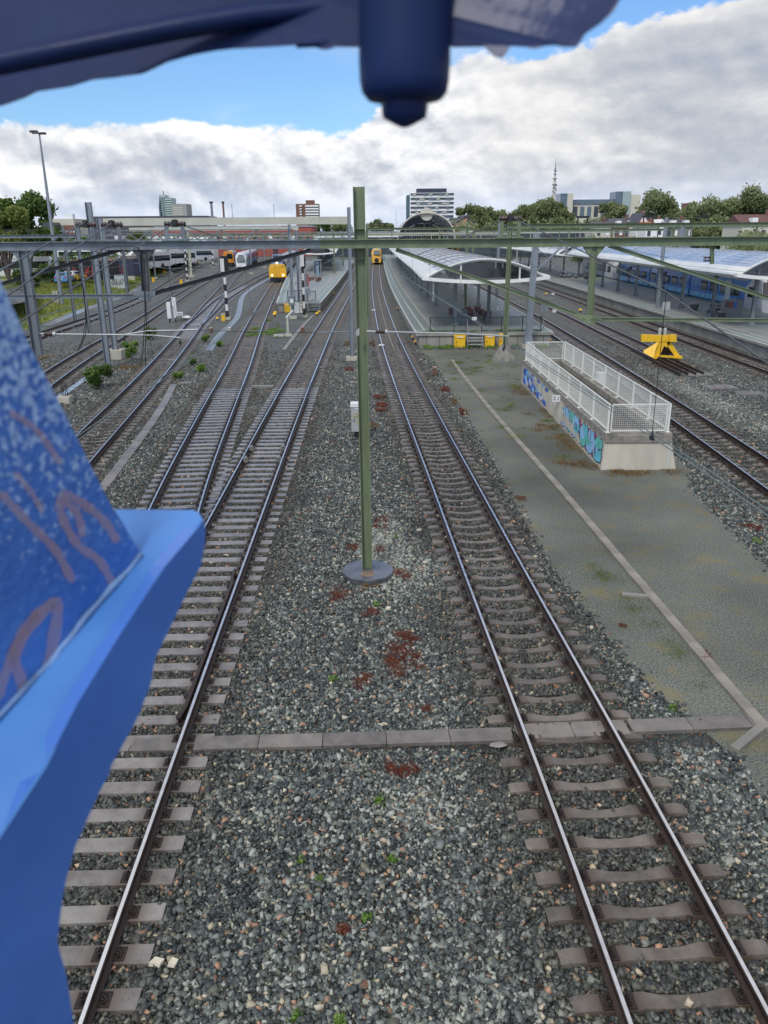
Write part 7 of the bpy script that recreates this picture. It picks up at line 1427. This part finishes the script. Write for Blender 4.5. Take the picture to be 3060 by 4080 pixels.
def tree(label, x, y, h, cr, m, n, leaf, seed, trunk=.25, group=None, squash=.75, nclump=16):
    t = thing('leafy_tree', label, 'tree', (x, y, -.05), group=group); r_ = random.Random(seed); cz = h-cr*squash; cl = []; rr = []; mb = MB()
    for i in range(nclump):
        a = r_.uniform(0, 6.28); q = math.sqrt(r_.random())*cr*.78; zz = cz+r_.uniform(-.8, .85)*cr*squash*math.sqrt(max(.05, 1-(q/cr)**2)); p = (x+q*math.cos(a), y+q*math.sin(a), zz); cl.append(p); rr.append(cr*r_.uniform(.20, .40))
        mb.tube([(x, y, h*trunk*r_.uniform(.8, 1.4)), ((x*2+p[0])/3, (y*2+p[1])/3, (h*trunk+zz)/2), p], [h*.016, h*.010, h*.004], 5)
    mb.tube([(x, y, -.05), (x+.1, y, h*.3), (x, y+.1, cz)], [h*.028, h*.02, h*.009], 8); mb.build('trunk', M_bark, t)
    leaves('crown', cl, rr, n, leaf, m, t, seed, (x, y, -.05)); return t
def tree_px(label, px, pyt, Y, r_px, m, n, leaf, seed, group=None, squash=.75, trunk=.25):
    p = ap(px, pyt, Y); return tree(label, p.x, Y, p.z, r_px*Y/FPX, m, n, leaf, seed, trunk, group, squash)
gl, gr_, gf = 'trees at the left edge', 'park trees behind the station', 'trees along the horizon'
tree_px('tallest dark green tree at the left edge behind the bus', 75, 778, 128, 105, M_lf1, 15000, .42, 11, gl, .9, .18)
tree_px('yellowish green tree in front of the tallest one at the left edge', -10, 830, 116, 95, M_lf3, 9000, .38, 12, gl, .8, .2)
tree_px('dark tree right of the tallest, behind the floodlight mast', 165, 900, 150, 70, M_lf1, 7000, .42, 13, gl, .8, .15)
tree_px('round bushy tree low beside the floodlight mast', 180, 1045, 124, 62, M_lf1, 8000, .34, 14, gl, .85, .08)
tree_px('small bushy tree under the big ones near the bus', 95, 1075, 112, 50, M_lf1, 5000, .32, 15, gl, .8, .1)
tree_px('thin tree behind the containers, far left', 520, 930, 230, 62, M_lf3, 4500, .5, 16, gl, .6, .2)
tree_px('far tree left of the second beige beam', 330, 935, 260, 60, M_lf1, 3500, .6, 17, gl)
tree_px('pointed poplar on the far left skyline', 288, 862, 420, 8, M_lf1, 900, .6, 18, gf, 2.2)
tree_px('small dark tree left of the floodlight mast top', 178, 868, 420, 26, M_lf1, 1500, .9, 19, gf)
tree_px('dark round tree under the long beige beam end', 1270, 872, 520, 48, M_lf1, 3500, 1.1, 20, gf, .7)
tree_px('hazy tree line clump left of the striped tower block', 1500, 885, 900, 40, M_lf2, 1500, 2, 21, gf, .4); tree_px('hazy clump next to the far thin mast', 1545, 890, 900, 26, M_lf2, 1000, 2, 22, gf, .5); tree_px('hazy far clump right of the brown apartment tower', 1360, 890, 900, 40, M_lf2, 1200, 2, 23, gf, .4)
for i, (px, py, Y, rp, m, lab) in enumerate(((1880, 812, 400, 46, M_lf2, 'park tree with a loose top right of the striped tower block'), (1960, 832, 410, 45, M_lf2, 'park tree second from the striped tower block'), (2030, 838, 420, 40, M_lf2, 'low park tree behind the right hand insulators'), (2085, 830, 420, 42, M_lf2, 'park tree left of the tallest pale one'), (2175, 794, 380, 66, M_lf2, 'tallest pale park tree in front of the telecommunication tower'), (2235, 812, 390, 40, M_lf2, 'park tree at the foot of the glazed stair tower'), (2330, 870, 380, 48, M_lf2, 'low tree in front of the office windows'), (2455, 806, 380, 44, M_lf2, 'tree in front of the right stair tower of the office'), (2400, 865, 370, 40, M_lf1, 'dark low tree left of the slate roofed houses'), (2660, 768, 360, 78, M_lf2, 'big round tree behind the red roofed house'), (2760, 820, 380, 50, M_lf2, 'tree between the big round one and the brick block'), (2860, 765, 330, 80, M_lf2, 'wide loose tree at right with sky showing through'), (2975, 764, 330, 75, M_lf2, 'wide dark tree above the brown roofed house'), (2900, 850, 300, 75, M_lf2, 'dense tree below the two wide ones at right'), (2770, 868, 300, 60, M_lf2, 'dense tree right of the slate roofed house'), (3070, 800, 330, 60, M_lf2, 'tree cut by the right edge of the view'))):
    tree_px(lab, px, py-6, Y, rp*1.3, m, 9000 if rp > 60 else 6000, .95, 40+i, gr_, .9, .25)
def hedge(name, label, x0, y0, x1, y1, wd, h, m, n, leaf, seed):
    t = thing(name, label, 'hedge', (x0, y0, 0)); k = max(3, int(math.hypot(x1-x0, y1-y0)/wd*1.4)); leaves('foliage', [(x0+(x1-x0)*i/k, y0+(y1-y0)*i/k, h*.5) for i in range(k+1)], [h*.55]*(k+1), n, leaf, m, t, seed, (x0, y0, 0)); return t
hedge('hedge', 'long green hedge between the left tracks and the bus yard', -50, 165, -66, 262, 3, 2.4, M_lf1, 14000, .4, 61); hedge('hedge', 'low greenery behind the right platform canopies', 52, 150, 60, 250, 6, 6, M_lf1, 9000, .7, 62); hedge('hedge', 'green bank under the terraced houses at the right edge', 62, 140, 90, 200, 8, 7.0, M_lf2, 9000, .7, 63)
hedge('hedge', 'dark belt of greenery under the park trees', 25, 350, 150, 330, 14, 12, M_lf2, 12000, 1.3, 64); hedge('hedge', 'far belt of greenery along the left horizon', -320, 620, -20, 700, 14, 9, M_lf2, 6000, 2.4, 65); hedge('hedge', 'greenery behind the cars under the left trees', -95, 175, -62, 190, 3.5, 4.0, M_lf1, 8000, .5, 66)
# bushes and weeds between the tracks
def bush(label, px, py, w_px, h_px, m, n, leaf, seed, name='bush', cat='bush', group=None, flat=.75):
    v = gp(px, py); s = (v.y*math.cos(TH)+CZ*math.sin(TH))/FPX; W_, H_ = w_px*s, h_px*s; t = thing(name, label, cat, v, group=group); r_ = random.Random(seed)
    cl = [(v.x+r_.uniform(-.32, .32)*W_, v.y+r_.uniform(-.25, .35)*W_, H_*r_.uniform(.25, .72)-.05) for _ in range(9)]; rr = [min(W_, H_)*r_.uniform(.18, .30) for _ in range(9)]
    leaves('foliage', cl, rr, n, leaf, m, t, seed, v, .2); mb = MB(); [mb.tube([v, c], .012*max(1, W_), 4) for c in cl[:6]]; mb.build('stems', M_bark, t); return t
bush('big leafy bush at the edge of the blue plate beside the track', 395, 1545, 100, 108, M_lf1, 2600, .13, 71)
for i, (px, py, wp, hp, m, n, lab) in enumerate(((525, 1435, 55, 95, M_brt, 700, 'tall spindly green plant right of the stained mast block'), (600, 1350, 60, 55, M_lf1, 700, 'green bush between the tracks under the pale arm'), (820, 1358, 34, 30, M_brt, 350, 'small green bush left of the winding trough lids'), (876, 1378, 30, 26, M_brt, 300, 'small green bush right of the winding trough lids'), (708, 1505, 50, 34, M_brt, 400, 'yellow green bush near the start of the trough lids'), (800, 1478, 52, 36, M_brt, 450, 'round yellow green bush above the grey cover plate'), (770, 1450, 36, 28, M_lf1, 300, 'darker bush touching the round yellow green one'), (2350, 0, 0, 0, M_lf1, 0, ''))):
    if n: bush(lab, px, py, wp, hp, m, n, .16, 80+i)
def patch(name, label, px, py, w_px, h_px, m, n, leaf, seed, cat='plant', h=.10, group=None, z=-.045):
    v = gp(px, py); a, b = gp(px-w_px/2, py), gp(px, py-h_px/2); W_ = abs(v.x-a.x); D_ = abs(b.y-v.y); r_ = random.Random(seed); t = thing(name, label, cat, (v.x, v.y, z), group=group); k = 14
    cl = []; 
    for _ in range(k): q = r_.uniform(0, 6.28); u = math.sqrt(r_.random()); cl.append((v.x+W_*u*math.cos(q)*.8, v.y+D_*u*math.sin(q)*.8, z+h*.35))
    leaves('foliage', cl, [max(.06, min(W_, D_)*r_.uniform(.35, .62)) for _ in range(k)], n*2 if m is M_red else n, leaf, m, t, seed, (v.x, v.y, z), .1, min(1, h/max(.1, min(W_, D_)))); return t
gs = 'red sedum tufts on the ballast'
for i, (px, py, wp, hp, n, m, lab) in enumerate(((1605, 2555, 130, 90, 1500, M_red, 'largest red sedum patch below the mast footing, upper half'), (1608, 2640, 175, 130, 2300, M_red, 'largest red sedum patch below the mast footing, lower half'), (1515, 2080, 75, 66, 750, M_red, 'red tuft just right of the mast above its footing'), (1408, 2178, 60, 38, 380, M_red, 'red tuft left of the mast above its footing'), (1515, 2188, 56, 36, 260, M_red, 'thin red tuft right of the mast above its footing'), (1602, 2288, 78, 60, 700, M_red, 'red tuft touching the right side of the mast footing'), (1345, 2362, 110, 70, 900, M_red, 'dark red tuft at the lower left of the mast footing'), (1480, 2440, 100, 42, 450, M_red, 'red tuft straight below the mast footing'), (1440, 2710, 105, 62, 650, M_red, 'red tuft left below the largest red patch'), (1702, 2820, 55, 30, 200, M_red, 'small red tuft right below the largest red patch'), (1590, 3060, 150, 80, 900, M_red, 'red tuft below the slab walk'), (1365, 3700, 70, 40, 260, M_red, 'small dark red tuft near the bottom'), (1392, 1470, 42, 20, 220, M_red, 'red tuft behind the slim mast footing'), (1510, 1582, 48, 16, 300, M_red, 'upper red tuft right of the tall mast'), (1515, 1612, 66, 18, 350, M_red, 'middle red tuft right of the tall mast'), (1515, 1632, 48, 14, 200, M_red, 'lower red tuft right of the tall mast'), (1778, 1550, 50, 22, 300, M_red, 'red tuft at the upper edge of the gravel walkway'), (1845, 1640, 34, 40, 260, M_red, 'small red tuft farther down the gravel walkway edge'), (2075, 1982, 44, 26, 260, M_red, 'red tuft beside the right sleepers of the near track'), (3005, 2098, 72, 40, 600, M_red, 'red tuft at the right edge of the gravel walkway'), (2480, 2490, 34, 18, 120, M_red, 'tiny red tuft on the gravel walkway left edge'), (2800, 2600, 60, 60, 200, M_red, 'reddish weeds along the lower edging stones'),
    (1490, 1695, 44, 26, 260, M_dry, 'olive brown tuft right of the tall mast'), (1385, 1370, 40, 40, 420, M_dry, 'dry brown weeds left of the slim mast'), (1480, 1372, 36, 46, 420, M_dry, 'dry brown weeds right of the tall mast'), (520, 1460, 110, 30, 700, M_dry, 'dry grass around the stained mast block'), (185, 1425, 60, 24, 400, M_dry, 'dry orange grass at the foot of the left fence'), (1470, 2335, 110, 30, 500, M_dry, 'dry brown weeds at the front of the mast footing'), (1810, 1600, 34, 26, 200, M_dry, 'dry brown weeds at the gravel walkway edge'))):
    patch('sedum_tuft' if m is M_red else 'dry_weed', lab, px, py, wp, hp, m, n, .022 if gp(px, py).y < 25 else .05, 100+i, 'plant', .10 if gp(px, py).y < 25 else .16, gs if m is M_red else 'dry weeds by the tracks')
rg = random.Random(5); gw = 'small green weeds on the ballast'
for i, (px, py, wp, lab) in enumerate(((1565, 3428, 42, 'bright green weed right of centre below the slab walk'), (1462, 3655, 34, 'bright green weed near the bottom centre'), (1518, 3190, 44, 'green weed below the red tuft under the slab walk'), (1175, 4050, 34, 'green weed at the bottom edge'), (1350, 4070, 44, 'grassy weed at the bottom edge of the view'), (1500, 2408, 36, 'green weed below the mast footing'), (1328, 2705, 34, 'green weed left of the lower red tuft'), (1575, 2138, 26, 'pale green weed right of the mast'), (3022, 2155, 40, 'bright yellow green weed at the right edge of the gravel'), (2680, 2820, 36, 'green weed where the gravel meets the slab walk'), (2330, 1778, 26, 'green weed on the gravel left of the pit'), (1200, 3430, 30, 'small olive weed left of centre'), (1270, 3505, 26, 'tiny green weed left of centre'))):
    patch('green_weed', lab, px, py, wp, wp*.8, M_brt, 60, .05 if wp > 30 else .035, 200+i, 'plant', .14, gw)
# ground cover on the gravel walkway and platform end, and meadow grass: uncountable
def cover(name, label, poly, n, size, m, seed, clump=40, z=-.035, h=.05, cat='weeds'):
    r_ = np.random.default_rng(seed); xs, ys = np.array(poly)[:, 0], np.array(poly)[:, 1]; cx = r_.uniform(xs.min(), xs.max(), clump*4); cy = r_.uniform(ys.min(), ys.max(), clump*4); ok = inside(poly, cx, cy); cx, cy = cx[ok][:clump], cy[ok][:clump]
    t = leaves(name, [(a, b, z+h*.4) for a, b in zip(cx, cy)], r_.uniform(.15, .6, len(cx)), n, size, m, None, seed, (0, 0, 0), .0, h*1.2); t['kind'] = 'stuff'; t['label'] = label; t['category'] = cat; return t
cover('walkway_weeds', 'yellow green weeds scattered over the upper gravel walkway', [(2.8, 52), (7.5, 58), (9.8, 57), (7.6, 44), (7.6, 30), (6.4, 26), (5.2, 34)], 5000, .045, M_lf3, 301, 55, h=.10)
cover('pit_foot_weeds', 'brown weeds along the foot of the staircase pit', [(6.4, 27), (7.8, 26.6), (7.85, 44), (7.1, 44)], 4500, .04, M_dry, 302, 40, h=.10)
cover('pit_front_weeds', 'brown weeds in front of the staircase pit', [(7.6, 26.3), (10.6, 26.3), (10.7, 27.0), (7.6, 27.0)], 1500, .035, M_dry, 303, 14, h=.07)
cover('kerb_moss', 'mossy weeds along the lower edging stones', [(5.9, 12.2), (6.3, 12.2), (5.9, 17.5), (5.2, 19)], 2600, .022, M_lf3, 304, 20, h=.05)
cover('platform_end_weeds', 'green weeds along the fence of the middle platform', [(3.2, 61), (12.4, 61.2), (12.4, 61.6), (3.2, 61.4)], 1600, .06, M_brt, 305, 26, z=ZP, h=.12)
cover('platform_foot_weeds', 'green weeds at the foot of the middle platform wall', [(3.4, 58.6), (12.3, 58.8), (12.3, 59.8), (3.2, 59.8)], 3500, .07, M_brt, 306, 34, h=.22)
cover('left_path_weeds', 'green weeds along the path at the left platform end', [(-11.8, 66), (-8.6, 66), (-8.8, 72), (-11.6, 86)], 4500, .08, M_brt, 307, 26, h=.15)
def blades(name, label, poly, n, seed):
    r_ = np.random.default_rng(seed); xs, ys = np.array(poly)[:, 0], np.array(poly)[:, 1]; x = r_.uniform(xs.min(), xs.max(), n*3); y = r_.uniform(ys.min(), ys.max(), n*3); ok = inside(poly, x, y); x, y = x[ok][:n], y[ok][:n]; n = len(x)
    hgt = r_.uniform(.12, .42, n); w_ = r_.uniform(.03, .09, n); a = r_.uniform(0, 6.28, n); lx, ly = r_.normal(0, .12, n), r_.normal(0, .12, n); z = np.array([bank_at(a_, b_) for a_, b_ in zip(x, y)])
    v = np.stack([np.stack([x-w_*np.cos(a), y-w_*np.sin(a), z], 1), np.stack([x+w_*np.cos(a), y+w_*np.sin(a), z], 1), np.stack([x+lx, y+ly, z+hgt], 1)], 1).reshape(-1, 3)
    me = bpy.data.meshes.new(name); me.vertices.add(3*n); me.vertices.foreach_set('co', v.reshape(-1)); me.loops.add(3*n); me.loops.foreach_set('vertex_index', np.arange(3*n)); me.polygons.add(n); me.polygons.foreach_set('loop_start', np.arange(0, 3*n, 3)); me.update(calc_edges=True)
    at = me.attributes.new('leaf', 'FLOAT', 'FACE'); at.data.foreach_set('value', np.clip(r_.random(n)*.7+.3*np.sin(x*.7)*np.sin(y*.31)+.15, 0, 1).astype(np.float32)); me.materials.append(leaf_mat('grass_blade', (.13, .18, .03), (.24, .28, .06), (.36, .37, .12))); o = bpy.data.objects.new(name, me); C.objects.link(o); o['kind'] = 'stuff'; o['label'] = label; o['category'] = 'grass'
blades('grass_blades', 'rough green grass between the far left track and the trees', [(-32.5, 62)]+[(x-.1, y) for x, y in grass_edge if 65 < y < 200]+[(-62, 200), (-56, 140), (-50, 62)], 42000, 9)
